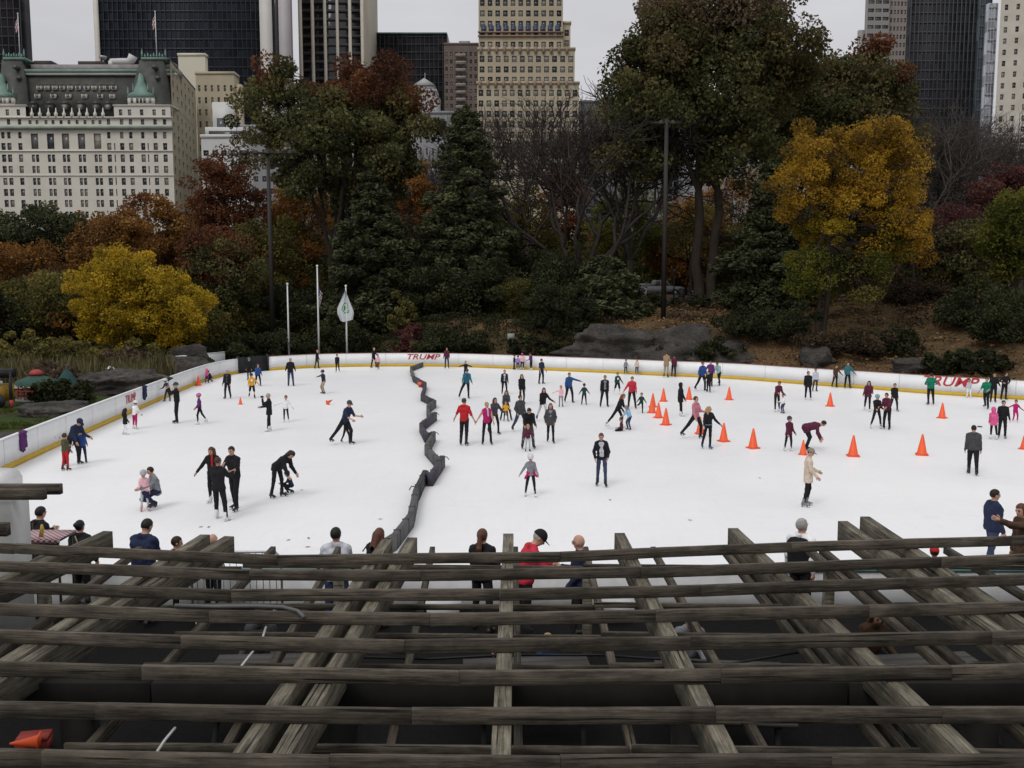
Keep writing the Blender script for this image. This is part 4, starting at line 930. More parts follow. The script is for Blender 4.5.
# attic storey above the cornice
up = [(bay(c-1.7), bay(c+1.7), hz(124.5), hz(119)) for c in (108.5, 121.5, 130.5, 142.5, 155, 164.5, 8.5, 19.5)] + [(bay(c-1.5), bay(c+1.5), hz(124), hz(120)) for c in (30, 37, 46, 53, 61, 69, 77, 85, 93, 100)]
up2 = [(bay(c-1.7), bay(c+1.7), hz(115.5), hz(109.5)) for c in (121.5, 130.5, 142.5, 155, 164.5, 8.5, 19.5)]
wall_grid('attic_wall', H, (xL, Y+.25, 0), u, Wd, zc, hz(117.5), M_trim, [(a, b, max(c, zc+.3), d) for a, b, c, d in up])
windows(H, (xL, Y+.25, 0), u, [(a, b, max(c, zc+.3), d) for a, b, c, d in up], M_frame, [M_win, M_winl], budget=[0])
for k, (a, b) in enumerate(((-6, 27), (115, 171.5))):
    ops = [(bay_-DY(a, 130, Y)[0]+xL, c-DY(a, 130, Y)[0]+xL, z0_, z1_) for (bay_, c, z0_, z1_) in up2 if bay_+xL > hx(a) and c+xL < hx(b)]
    wall_grid('pavilion_wall', H, (hx(a), Y-.15, 0), u, hx(b)-hx(a), hz(117.4), hz(106), M_trim, ops)
    windows(H, (hx(a), Y-.15, 0), u, ops, M_frame, [M_win, M_winl], budget=[20])
    mb = MB(); mb.box(hx(a)-.2, hx(b)+.2, Y-.5, Y+8, hz(106), hz(105)); L = H.location
    mb.V = [(x-L.x, y-L.y, z) for x, y, z in mb.V]; mb.build('cornice', M_trim, H)
for z, hgt, pr in ((zc, .9, 1.1), (hz(151), .35, .35), (hz(117.5), .4, .4), (hz(175.5), .25, .25)):
    mb = MB(); mb.box(xL-L.x-.3, xR-L.x+.25, -pr, -.003 if z < zc else .25, z-hgt*.5, z+hgt*.5); mb.build('cornice', M_trim if z != zc else mat('green_cornice', (.22, .27, .22), .7, .2, .3), H)
# slate mansard
mb = MB(); mz0, mz1 = hz(116.5), hz(72)
mb.prism([(Y+.4-Y, mz0), (Y+4.5-Y, mz1), (18, mz1), (18, mz0)], hx(20)-L.x, hx(160)-L.x, 0, 'x'); mb.build('mansard_roof', M_slate, H)
mb = MB(); mb.box(hx(22)-L.x, hx(173)-L.x, 3.6, 5.2, mz1, hz(69.5), 0); mb.box(hx(22)-L.x, hx(173)-L.x, 3.3, 5.4, hz(69.5), hz(66.5), 1); mb.build('roof_gutter', [M_trim, M_copper], H)
mb = MB(); mb.box(hx(24)-L.x, hx(166)-L.x, 6, 16, hz(66.4), hz(59.5)); mb.build('roof_storey', mat('roof_storey', (.25, .22, .22), .8, .2, .4), H)
# steep pavilion towers with green cresting
for a, b, ta, tb, fl in ((-6, 29, 1, 21.5, 12), (128, 172, 140, 163.5, 151)):
    z0_, z1_ = hz(105), hz(56.5); V = []
    for px, zz, yy in ((a+3, z0_, .2), (b-.3, z0_, .2), (b-.3, z0_, 16), (a+3, z0_, 16), (a+7, hz(80), 1.6), (b-3.5, hz(80), 1.6), (b-3.5, hz(80), 15), (a+7, hz(80), 15), (ta, z1_, 4), (tb, z1_, 4), (tb, z1_, 13), (ta, z1_, 13)): V.append((hx(px)-L.x-yy*.19, yy, zz))
    F = [(0,1,5,4),(1,2,6,5),(2,3,7,6),(3,0,4,7),(4,5,9,8),(5,6,10,9),(6,7,11,10),(7,4,8,11),(8,9,10,11)]
    mb = MB(); mb.add(V, F); t = mb.build('tower_roof', M_slate, H)
    mb = MB(); X0, X1 = hx(ta)-L.x, hx(tb)-L.x; mb.box(X0-.3, X1+.3, 3.7, 13.3, z1_, z1_+.7)
    for i in range(9):
        x = X0+(X1-X0)*i/8; hh_ = 2.6 if i in (0, 8) else (1.1 if i % 2 else 1.5); mb.lathe([(.22, 0), (.3, hh_*.4), (.05, hh_)], (x, 3.9, z1_+.7), 6)
    mb.build('cresting', M_copper, t)
    for px_, py_ in (((a+b)/2+5, 66), ((a+b)/2+8, 77), ((a+b)/2-7, 80)):
        mb = MB(); mb.tube([(hx(px_)-L.x, 1.0, hz(py_)), (hx(px_)-L.x, 3.8, hz(py_))], .75, 10); mb.tube([(hx(px_)-L.x, .95, hz(py_)), (hx(px_)-L.x, 1.01, hz(py_))], .5, 10, 1); mb.build('round_dormer', [M_slate, M_win], t)
    mb = MB(); x = hx(fl)-L.x; mb.tube([(x, 7, z1_+.7), (x, 7, hz(5 if fl == 151 else 7))], [.16, .1], 6); mb.ball((x, 7, hz(4.5 if fl == 151 else 6.5)), .25); o = mb.build('flagpole', mat('pole_white', (.6,.6,.6), .5, 0), H)
    mb = MB(); zt = hz(8 if fl == 151 else 11); V = []
    for i in range(6):
        for j in range(7): V.append((x-.15-i*.16-.1*math.sin(j), 7+.12*math.sin(i*1.7+j*.5), zt-j*.55-i*.35))
    F = [(i*7+j, i*7+j+1, (i+1)*7+j+1, (i+1)*7+j) for i in range(5) for j in range(6)]
    mb.add(V, F); mb.M = [0 if (k % 6) % 2 else 1 for k in range(len(F))]; mb.build('flag', [mat('flag_red', (.3, .04, .05), .8, 0), mat('flag_white', (.5, .5, .5), .8, 0)], o)
# copper gable in the middle of each pavilion
for c in (142.5, 3.0):
    mb = MB(); x = hx(c)-L.x; z0_ = hz(104.9)
    mb.box(x-4.1, x+4.1, -.3, 3, z0_, hz(97.5), 0)
    for dx in (-2.8, -1.1, 0, 1.1, 2.8): mb.box(x+dx-.38, x+dx+.38, -.33, -.29, z0_+.5, hz(98.5), 2)
    mb.prism([(x-4.4, hz(97.5)), (x+4.4, hz(97.5)), (x+3.6, hz(94)), (x+2.2, hz(92)), (x+1.6, hz(87)), (x+.9, hz(82)), (x+.15, hz(73.5)), (x-.15, hz(73.5)), (x-.9, hz(82)), (x-1.6, hz(87)), (x-2.2, hz(92)), (x-3.6, hz(94))], -.45, 2.6, 1)
    for dx in (-3.9, -2.3, 2.3, 3.9): mb.lathe([(.25, 0), (.3, .8), (.04, 2.6)], (x+dx, -.2, hz(95.5 if abs(dx) > 3 else 92)), 6, 1)
    mb.build('gable', [M_trim, M_copper, M_win], H)
# dormers
for row, (py_, sz, cs) in enumerate(((85.5, .7, [37, 44.5, 52.5, 60, 68, 76, 84.5, 92, 100, 106, 112]), (94.5, .75, [36, 52, 67, 83, 99, 111]), (106.5, 1.05, [33, 49.5, 65, 80.5, 96, 108]))):
    yy = .4+4.1*(hz(py_)-mz0)/(mz1-mz0)
    for c in cs:
        x = hx(c)-L.x; z = hz(py_); mb = MB(); mb.box(x-sz, x+sz, yy-.9, yy+1.6, z-sz, z+sz*.9, 0); mb.prism([(x-sz*1.2, z+sz*.9), (x+sz*1.2, z+sz*.9), (x, z+sz*1.7)], yy-1.1, yy+1.6, 1)
        mb.box(x-sz*.6, x+sz*.6, yy-.93, yy-.9, z-sz*.75, z+sz*.7, 2)
        mb.build('dormer', [M_trim if row < 2 else M_slate, M_slate, M_win if (c % 3 < 2) else M_winl], H)
for c in (33, 41, 49.5, 57, 65, 73, 80.5, 88, 96, 104):    # finials on the parapet
    mb = MB(); mb.lathe([(.5, 0), (.55, 1.2), (.25, 1.6), (.1, 2.9)], (hx(c)-L.x, -.1, hz(117.4)), 8); mb.build('finial', M_trim, H)
# rooftop plant
mb = MB(); mb.box(hx(69)-L.x, hx(94)-L.x, 8, 14, hz(59.4), hz(54.5)); mb.build('plant_room', mat('plant_room', (.05, .04, .04), .8, .2), H)
mb = MB(); z = hz(54); mb.tube([(hx(101)-L.x, 9, z), (hx(112)-L.x, 9, z), (hx(119)-L.x, 9, z), (hx(122)-L.x, 9, z+.3), (hx(124.5)-L.x, 9, hz(48))], [.9, 1.0, 1.0, 1.3, 1.4], 10); mb.box(hx(100)-L.x, hx(104)-L.x, 8, 10, hz(59.4), z)
mb.build('duct', M_whitewall, H, smooth=True)
mb = MB(); mb.tube([(hx(92)-L.x, 10, hz(54.4)), (hx(92)-L.x, 10, hz(52))], .3, 6); mb.lathe([(.2, 0), (1.0, .5), (1.3, 1.2), (1.2, 1.25), (.1, .5)], (hx(92)-L.x, 10, hz(52)), 12); mb.build('dish', M_metal, H)
mb = MB(); mb.box(hx(24)-L.x, hx(42)-L.x, 8, 15, hz(59.4), hz(54)); mb.build('plant_room', mat('plant_room', (.05, .04, .04), .8, .2), H)
# the hotel's side wall turning away to the right
s0 = np.array((xR, Y, 0.)); sY = Y+42; s1 = np.array((DY(196.5, 130, sY)[0], sY, 0)); su = (s1-s0)/np.linalg.norm(s1-s0); sl = np.linalg.norm(s1-s0)
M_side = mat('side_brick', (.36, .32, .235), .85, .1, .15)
ops = []
for r0, r1 in [(109,115),(120,126)]+rows[:]+[(131,138)]:
    for k in range(6): ops.append((2.5+k*6.6, 4.3+k*6.6, hz(r1), hz(r0)))
wall_grid('side_wall', H, tuple(s0), su[:2], sl, -.8, hz(104), M_side, ops)
windows(H, tuple(s0), su[:2], ops, M_frame, [M_win, M_winl], budget=[10])
ops2 = [(2.5+k*6.6, 4.3+k*6.6, hz(r1), hz(r0)) for r0, r1 in ((66,72),(78,85),(90,97)) for k in range(6)]
wall_grid('side_wall', H, tuple(s0+np.array((0.05, .3, 0))), su[:2], sl, hz(104), hz(60), M_side, ops2)
windows(H, tuple(s0+np.array((0.05, .3, 0))), su[:2], ops2, M_frame, [M_win, M_winl], budget=[0])
mb = MB(); mb.beam(tuple(s0-np.array((L.x, L.y, 0))+np.array((-.3, 0, hz(60)+.3))), tuple(s1-np.array((L.x, L.y, 0))+np.array((-.3, 0, hz(60)+.3))), .9, .5); mb.build('eaves', M_slate, H)
block('back_wall', xL, s1[0]-1, Y+19, Y+42, -.8, hz(66.5), M_side, H)
# ---- generic towers
def tower(name, label, px0, px1, pytop, Y, wallm, cols, rows_h, depth=30, win=(.55, .55), side=None, sidem=None, h=None, fm=None, gm=None, nwin=100, ztop_rows=None, z_low=None, roof=None, cat='tower'):
    x0, x1 = px_span(px0, px1, max(pytop, 0), Y); zt = h if h else zpx(pytop, Y)
    T = empty(name, ((x0+x1)/2, Y, 0), label=label, cat=cat); Wd = x1-x0; L = T.location
    ops = []; cw = Wd/cols; zlow = z_low if z_low is not None else 25
    z = zt-1.6-rows_h*.5
    nv = 0
    while z-rows_h > zlow:
        for c in range(cols): ops.append((round(cw*(c+.5-win[0]/2), 3), round(cw*(c+.5+win[0]/2), 3), round(z-rows_h*win[1], 3), round(z, 3)))
        z -= rows_h
    # prefer windows inside the frame
    ztopv = zpx(0, Y); ops_vis = [o for o in ops if o[3] < ztopv+3]; ops_hid = [o for o in ops if o[3] >= ztopv+3]
    wall_grid('wall', T, (x0, Y, 0), (1, 0), Wd, -.8, zt, wallm, ops_vis, depth=.4)
    windows(T, (x0, Y, 0), (1, 0), ops_vis, fm or M_frame, gm or [M_win, M_winl], depth=.38, budget=[nwin])
    body = MB(); e = .003
    V = [(x0-L.x, 0.41, -.8), (x1-L.x, .41, -.8), (x1-L.x, depth, -.8), (x0-L.x, depth, -.8)]; V += [(a, b, zt) for a, b, _ in V]
    body.add(V, [(1,2,6,5),(2,3,7,6),(3,0,4,7),(4,5,6,7)]); body.add([(x0-L.x, 0, -.8), (x0-L.x, .41, -.8), (x0-L.x, .41, zt), (x0-L.x, 0, zt), (x1-L.x, 0, -.8), (x1-L.x, .41, -.8), (x1-L.x, .41, zt), (x1-L.x, 0, zt)], [(0,3,2,1),(4,5,6,7)])
    body.build('side_walls', sidem or wallm, T)
    mb = MB(); mb.box(x0-L.x-.2, x1-L.x+.2, -.25, depth+.2, zt+.003, zt+1.0); mb.build('parapet', roof or wallm, T)
    return T, x0, x1, zt
M_blkglass = glass('black_curtain_wall', (.012, .013, .018), .12)
def curtain(name, label, px0, px1, pytop, Y, c, mull, nx, fh, depth=40, h=None, mc=(.03,.03,.035), pyref=None):
    x0, x1 = px_span(px0, px1, pytop if pyref is None else pyref, Y); zt = h or zpx(pytop, Y); T = empty(name, ((x0+x1)/2, Y, 0), label=label, cat='tower'); L = T.location
    m, nt_, bs = nodes('glazing')
    v = nt_.nodes.new('ShaderNodeTexBrick'); tcn = nt_.nodes.new('ShaderNodeTexCoord'); mp = nt_.nodes.new('ShaderNodeMapping'); mp.inputs['Rotation'].default_value = (math.pi/2, 0, 0)
    nt_.links.new(tcn.outputs['Object'], mp.inputs[0]); nt_.links.new(mp.outputs[0], v.inputs[0]); v.offset = 0
    for k, q in (('Scale', 1), ('Mortar Size', .0), ('Brick Width', (x1-x0)/nx), ('Row Height', fh)): v.inputs[k].default_value = q
    v.inputs['Color1'].default_value = (*[a*.5 for a in c], 1); v.inputs['Color2'].default_value = (*[a*1.7 for a in c], 1)
    nt_.links.new(v.outputs[0], bs.inputs['Base Color']); bs.inputs['Roughness'].default_value = .5; bs.inputs['Specular IOR Level'].default_value = .12
    mb = MB(); mb.box(x0-L.x, x1-L.x, 0, depth, -.8, zt); mb.build('glazing', m, T)
    mb = MB()
    for i in range(nx+1):
        x = x0-L.x+(x1-x0)*i/nx; mb.box(x-mull/2, x+mull/2, -.25, -.003, -.8, zt)
    mb.build('mullions', mat('mullion', mc, .5, .1), T)
    mb = MB(); z = 12.
    while z < min(zt, zpx(-10, Y)):
        mb.box(x0-L.x, x1-L.x, -.12, -.0015, z, z+fh*.22); z += fh
    mb.build('spandrels', mat('spandrel', tuple(a*.8 for a in mc), .45, .15, .3), T)
    return T, x0, x1, zt
curtain('office_tower', 'black glass tower cut by the left edge behind the hotel roof', -70, 20, 0, 420, (.015, .013, .016), .35, 14, 4, h=230, pyref=10, depth=8.7)
T, a, b, zt = curtain('office_tower', 'broad dark glass tower with a white stone edge rising behind the hotel', 100, 261, 0, 400, (.012, .014, .02), .25, 34, 3.9, h=215, pyref=40, mc=(.014, .016, .022), depth=16)
block('stone_edge', a-2.0, a-.003, 399.2, 405, -.8, 215, M_trim, T)
block('stone_edge', b+.003, b+5.0, 398.6, 405, -.8, 215, mat('travertine', (.55, .53, .5), .6, .06, .1), T)
block('window_strip', b+5.003, b+8, 400, 405, -.8, 215, M_blkglass, T)
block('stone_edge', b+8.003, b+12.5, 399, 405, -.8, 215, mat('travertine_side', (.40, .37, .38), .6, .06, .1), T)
T = [o for o in col.objects if o.name == 'office_tower'][0]
# tower of white stone piers and dark glass
Y2 = 430
a, b = px_span(299, 361, 30, Y2)
T = empty('office_tower', ((a+b)/2, Y2, 0), label='tall tower of vertical cream stone piers and dark window strips left of centre', cat='tower'); L = T.location
mb = MB(); mb.box(a-L.x, b-L.x, 0, 40, -.8, 210); mb.build('glazing', M_blkglass, T)
M_pier = mat('marble_pier', (.56, .51, .43), .6, .05, .2)
for px0, px1 in ((299, 302.5), (311.5, 314.5), (324, 326.8), (336.3, 339), (348.8, 351.8), (361, 364)):
    p0, p1 = px_span(px0, px1, 30, Y2); mb = MB(); mb.box(p0-L.x, p1-L.x, -1.2, -.003, -.8, 210); mb.build('pier', M_pier, T)
mb = MB(); z = 20
while z < 150: mb.box(a-L.x, b-L.x, -.4, -.002, z, z+1.3); z += 3.8
mb.build('spandrels', mat('spandrel_dark', (.06, .055, .05), .5, .2, .3), T)
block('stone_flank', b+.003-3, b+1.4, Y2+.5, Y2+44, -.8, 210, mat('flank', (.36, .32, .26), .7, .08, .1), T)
# black block with green roof line and its slim side
T, a, b, zt = curtain('office_block', 'low black glass block with a green roof edge in the gap left of centre', 375.6, 447, 34, 470, (.014, .014, .016), .3, 16, 3.8)
block('roof_edge', a, b, 469.5, 500, zt, zt+.7, M_copper, T)
block('flank', b-3, b+.3, 470.3, 511, -.8, zt-.01, mat('grey_flank', (.26, .24, .26), .7, .15, .3), T)
tower('apartment_tower', 'brown brick apartment tower with a column of balconies beside the black block', 444, 478, 45, 440, mat('brown_brick', (.15, .115, .10), .85, .15, .3), 7, 3.4, depth=25, win=(.5, .5), roof=mat('brown_brick', (.15, .115, .10), .85, .15, .3))
T = [o for o in col.objects if o.name == 'apartment_tower'][0]; L = T.location
mb = MB(); x0, x1 = px_span(459, 470, 38, 445); mb.box(x0-L.x, x1-L.x, 5, 20, zpx(45, 440)+1, zpx(38, 440)); mb.build('penthouse', mat('penthouse_green', (.2, .26, .25), .7, .1), T)
z = zpx(57, 440); x0, x1 = px_span(455.5, 466, 60, 440)
for k in range(12):
    mb = MB(); mb.box(x0-L.x, x1-L.x, -1.5, -.26, z, z+.25, 0); mb.box(x0-L.x, x1-L.x, -1.5, -1.42, z+.25, z+1.2, 0); mb.build('balcony', mat('balcony_grey', (.28, .25, .23), .8, .1), T); z -= 3.4
# stepped tan tower in the centre
T, a, b, zt = tower('hotel_tower', 'stepped yellow brick tower with rows of windows rising behind the bare tree', 478.5, 563, 0, 360, M_tan, 11, 3.9, depth=28, win=(.6, .58), h=172, nwin=100, z_low=zpx(200, 360)); L = T.location
for p0, p1, top, yy, cc in ((563.002, 570.5, 24, 362, 1), (478, 574.8, 50, 356.5, 12), (477, 579, 84, 353, 13)):
    x0, x1 = px_span(p0, p1, top, yy); zz = zpx(top, yy); cw = (x1-x0)/cc; ops = []; z = zz-2.2
    while z > zpx(175, yy):
        for c in range(cc): ops.append((cw*(c+.2), cw*(c+.8), z-2.3, z))
        z -= 3.9
    wall_grid('wall', T, (x0, yy, 0), (1, 0), x1-x0, -.8, zz, M_tan, ops); 
    windows(T, (x0, yy, 0), (1, 0), ops, M_frame, [M_win, M_winl], budget=[0])
    mb = MB(); mb.box(x0-L.x, x1-L.x, yy-360+.41, 26, -.8, zz-.003); mb.box(x0-L.x-.3, x1-L.x+.3, yy-360-.4, yy-360+3, zz, zz+.9, 0)
    for q in range(int((x1-x0)/3)): mb.box(x0-L.x+q*3+.6, x0-L.x+q*3+1.6, yy-360-.7, yy-360-.4, zz-1.4, zz+1.2, 1)
    mb.build('setback', [M_tan, mat('brick_band', (.25, .17, .12), .8, .1)], T)
for zz in (zpx(33, 360), zpx(37, 360)): 
    mb = MB(); mb.box(a-L.x-.3, b-L.x+.3, -.8, -.003, zz, zz+.5); mb.build('band', mat('brick_band', (.25, .17, .12), .8, .1), T)
for k in range(11):
    x = a-L.x+2+(b-a-4)*k/10; mb = MB(); mb.box(x-1., x+1., -.25, -.02, zpx(33, 360)+.6, zpx(27, 360), 0); mb.tube([(x, -.24, zpx(27, 360)), (x, -.02, zpx(27, 360))], 1., 12); mb.build('arched_window', mat('blue_glass', (.03, .045, .09), .2, .1), T)
# small pale buildings glimpsed between trees
T, a, b, zt = tower('town_house', 'small white building with a pointed lantern glimpsed left of the conifer', 410, 436, 92, 330, mat('pale_stone', (.36, .36, .36), .8, .1), 4, 4, depth=20, win=(.35, .5), z_low=8, cat='building'); L = T.location
mb = MB(); x = DY(424, 85, 330)[0]-L.x; mb.box(x-3.5, x+3.5, 1, 8, zt+1, zt+2.5); mb.prism([(x-4, zt+2.5), (x+4, zt+2.5), (x, zt+5.0)], .5, 8.5); mb.tube([(x, 4, zt+4.8), (x, 4, zt+7.5)], .12, 5); mb.build('lantern', mat('pale_stone', (.36, .36, .36), .8, .1), T)
tower('town_house', 'wide pale grey building low behind the trees left of centre', 400, 453, 114, 320, mat('grey_limestone', (.24, .24, .25), .8, .1), 9, 4, depth=20, win=(.3, .55), z_low=8, cat='building')
tower('apartment_block', 'tan brick block with arched top windows right behind the hotel', 195.5, 234, 74.5, 330, M_tan, 6, 4.2, depth=6, win=(.36, .5), cat='building')
T = [o for o in col.objects if o.name == 'apartment_block'][0]; x0, x1 = px_span(234.1, 241, 86, 331); block('lower_wing', x0, x1, 331, 334, -.8, zpx(84, 331), M_tan, T)
tower('stair_tower', 'blank cream block poking above the hotel roof', 178, 205, 56, 345, mat('cream_wall', (.55, .52, .42), .8, .05), 1, 30, depth=3, win=(.02, .02), cat='building')
T, a, b, zt = tower('apartment_block', 'white stepped apartment building with terraces just right of the hotel', 201, 246, 138, 262, M_whitewall, 5, 3.6, depth=6, win=(.6, .45), z_low=8, cat='building'); L = T.location
for k, (p0, p1, pt, yy) in enumerate(((205, 250, 127, 263.5), (212, 232, 102, 266))):
    x0, x1 = px_span(p0, p1, pt, yy); mb = MB(); mb.box(x0-L.x, x1-L.x, yy-262, 6+k*.1, zt+1.01-k*.2, zpx(pt, yy), 0)
    mb.box(x0-L.x+1, x1-L.x-1, yy-262-.03, yy-262, zpx(pt+11-k*0, yy)+0, zpx(pt+4, yy), 1) if k == 0 else mb.box(x0-L.x+1.2, x0-L.x+3.6, yy-262-.03, yy-262, zpx(134, yy), zpx(118, yy), 1)
    mb.build('terrace_storey', [M_whitewall, M_win], T)
tower('apartment_block', 'pale low building between rust coloured trees and the big left tree', 226, 300, 128, 290, mat('grey_limestone', (.24, .24, .25), .8, .1), 9, 3.8, depth=20, win=(.5, .45), z_low=8, cat='building')
tower('apartment_block', 'pale building seen through gaps right of the lamp mast', 690, 760, 128, 330, mat('grey_limestone', (.24, .24, .25), .8, .1), 12, 3.8, depth=20, win=(.5, .45), z_low=8, cat='building')
tower('apartment_block', 'grey building low behind the centre trees', 535, 668, 103, 400, mat('grey_flank2', (.2, .2, .21), .8, .15), 16, 3.8, depth=20, win=(.5, .45), z_low=20, cat='building')
# glimpse of a glass tower over the big centre tree and the right hand group
curtain('office_tower', 'dark blue glass tower above the crown of the large centre tree', 652, 694, 0, 520, (.02, .025, .035), .9, 7, 4, h=260, mc=(.25, .25, .27), pyref=5)
tower('apartment_tower', 'brown tower top seen above the trees right of the glass tower', 748, 777, 0, 500, mat('brown_brick2', (.2, .16, .14), .85, .15, .3), 7, 3.6, depth=25, h=190, z_low=120)
T, a, b, zt = tower('apartment_tower', 'grey tower with horizontal window bands on the right', 868, 890, 0, 430, mat('grey_tower', (.27, .26, .25), .8, .1), 3, 3.7, depth=3, win=(.82, .42), h=165, nwin=60)
x0, x1 = px_span(862.5, 866, 28, 430); block('wing', x0, x1-.003+1, 434, 436, -.8, zpx(28, 431), mat('grey_tower', (.27, .26, .25), .8, .1), T)
tower('apartment_tower', 'slimmer grey brown tower joined to the banded one on the right', 890.1, 911, 0, 432, mat('greybrown_tower', (.25, .215, .2), .8, .1), 6, 3.7, depth=4, win=(.55, .5), h=165, nwin=80)
T, a, b, zt = curtain('office_tower', 'broad black gridded glass tower at the upper right', 911.2, 978, 0, 380, (.016, .017, .022), .5, 16, 3.8, h=170, mc=(.024, .025, .03), pyref=10, depth=4)
T, a, b, zt = curtain('office_tower', 'slanting grey glass tower squeezed between the black and cream towers', 978.5, 990, 6, 345, (.04, .05, .055), .2, 5, 3.8, h=130, mc=(.06, .07, .075), pyref=40, depth=2)
T, a, b, zt = curtain('office_tower', 'narrow pale bluish glass tower beside the cream tower at right', 988, 997, 6, 335, (.3, .32, .36), .15, 3, 3.8, h=zpx(3, 335), mc=(.4, .4, .42), pyref=20, depth=2)
# cream tower at the right edge, its face turned
T = empty('apartment_tower', (DY(1015, 60, 300)[0], 300, 0), label='cream brick tower with small paired windows cut by the right edge', cat='tower'); L = T.location
p0 = np.array((DY(998, 60, 300)[0], 300., 0)); uu = np.array((math.cos(.25), -math.sin(.25), 0)); ops = []
z = 150
while z > 30:
    for k in range(10): ops.append((1.2+k*3.4, 2.2+k*3.4, z-1.7, z)) if k % 3 != 2 else ops.append((1.0+k*3.4, 2.6+k*3.4, z-1.7, z))
    z -= 3.5
ops = [o for o in ops if o[3] < zpx(-5, 300)]
M_cream = mat('cream_brick', (.50, .46, .40), .85, .1, .2)
wall_grid('wall', T, tuple(p0), uu[:2], 40, -.8, 150, M_cream, ops); windows(T, tuple(p0), uu[:2], ops, M_frame, [M_win, M_winl], budget=[90])
mb = MB(); q = p0-np.array((L.x, L.y, 0)); mb.add([(q[0], q[1], -.8), (q[0]+16, q[1]+25, -.8), (q[0]+16, q[1]+25, 150), (q[0], q[1], 150)], [(0,3,2,1)]); mb.build('side_wall', M_cream, T)
# ---------------------------------------------------------------- vegetation
def foliage(name, cols, tr=.3):
    m, nt_, bs = nodes(name); at = nt_.nodes.new('ShaderNodeAttribute'); at.attribute_name = 'var'
    k = len(cols); c = ramp(nt_, at.outputs['Fac'], [(i/(k-1), cc) for i, cc in enumerate(cols)])
    oi = nt_.nodes.new('ShaderNodeObjectInfo')
    c = mix(nt_, c, ramp(nt_, oi.outputs['Random'], [(0, .8), (1, 1.15)]), 1.0, 'MULTIPLY')
    nt_.links.new(c, bs.inputs['Base Color']); bs.inputs['Roughness'].default_value = .8; bs.inputs['Specular IOR Level'].default_value = .12
    t = nt_.nodes.new('ShaderNodeBsdfTranslucent'); nt_.links.new(c, t.inputs[0]); ms = nt_.nodes.new('ShaderNodeMixShader'); ms.inputs[0].default_value = tr
    nt_.links.new(bs.outputs[0], ms.inputs[1]); nt_.links.new(t.outputs[0], ms.inputs[2]); nt_.links.new(ms.outputs[0], nt_.nodes['Material Output'].inputs[0])
    return m
def bark(name, c):
    m, nt_, bs = nodes(name); f = noise(nt_, 1, 5, .7, sc3=(6, 6, 1.1)); cc = ramp(nt_, f, [(.3, tuple(v*.5 for v in c)), (.6, c), (.8, tuple(v*1.5 for v in c))])
    nt_.links.new(cc, bs.inputs['Base Color']); bs.inputs['Roughness'].default_value = .95; bs.inputs['Specular IOR Level'].default_value = .1; bump(nt_, bs, f, .6, .05); return m
B_dark = bark('dark_bark', (.045, .036, .028)); B_grey = bark('grey_bark', (.085, .073, .065)); B_green = bark('lichen_bark', (.06, .058, .042))
F_ = dict(
 green=foliage('green_leaves', [(.036,.04,.018),(.078,.082,.032),(.13,.118,.045),(.19,.14,.055)]),
 greenrust=foliage('green_rust_leaves', [(.04,.042,.018),(.08,.078,.03),(.13,.10,.042),(.19,.09,.045)]),
 rust=foliage('rust_leaves', [(.07,.032,.02),(.14,.055,.028),(.21,.08,.036),(.23,.11,.05)]),
 olive=foliage('olive_leaves', [(.05,.048,.018),(.11,.10,.03),(.17,.145,.04),(.24,.18,.05)]),
 yellow=foliage('yellow_leaves', [(.15,.11,.014),(.30,.21,.018),(.46,.315,.024),(.44,.26,.028)], .4),
 amber=foliage('amber_leaves', [(.12,.075,.02),(.32,.19,.026),(.52,.30,.03),(.52,.34,.035)], .4),
 orange=foliage('orange_leaves', [(.10,.055,.02),(.21,.10,.03),(.31,.145,.04),(.34,.2,.055)]),
 maroon=foliage('maroon_leaves', [(.04,.02,.018),(.085,.032,.03),(.12,.045,.038),(.14,.07,.045)]),
 brown=foliage('brown_leaves', [(.055,.04,.028),(.11,.078,.052),(.16,.115,.075),(.2,.145,.095)]),
 dark=foliage('dark_evergreen', [(.013,.016,.008),(.026,.03,.013),(.04,.044,.018),(.058,.058,.024)], .15),
 darkbrown=foliage('dark_brown_leaves', [(.025,.018,.012),(.05,.036,.022),(.08,.056,.034),(.11,.08,.05)], .2),
 pine=foliage('pine_needles', [(.034,.038,.02),(.06,.065,.032),(.085,.092,.044),(.11,.115,.055)], .15),
 lime=foliage('lime_leaves', [(.04,.05,.012),(.09,.10,.018),(.15,.15,.025),(.22,.18,.03)], .4),
 reed=foliage('dry_reeds', [(.05,.045,.02),(.10,.09,.04),(.16,.14,.07),(.2,.17,.09)], .2))
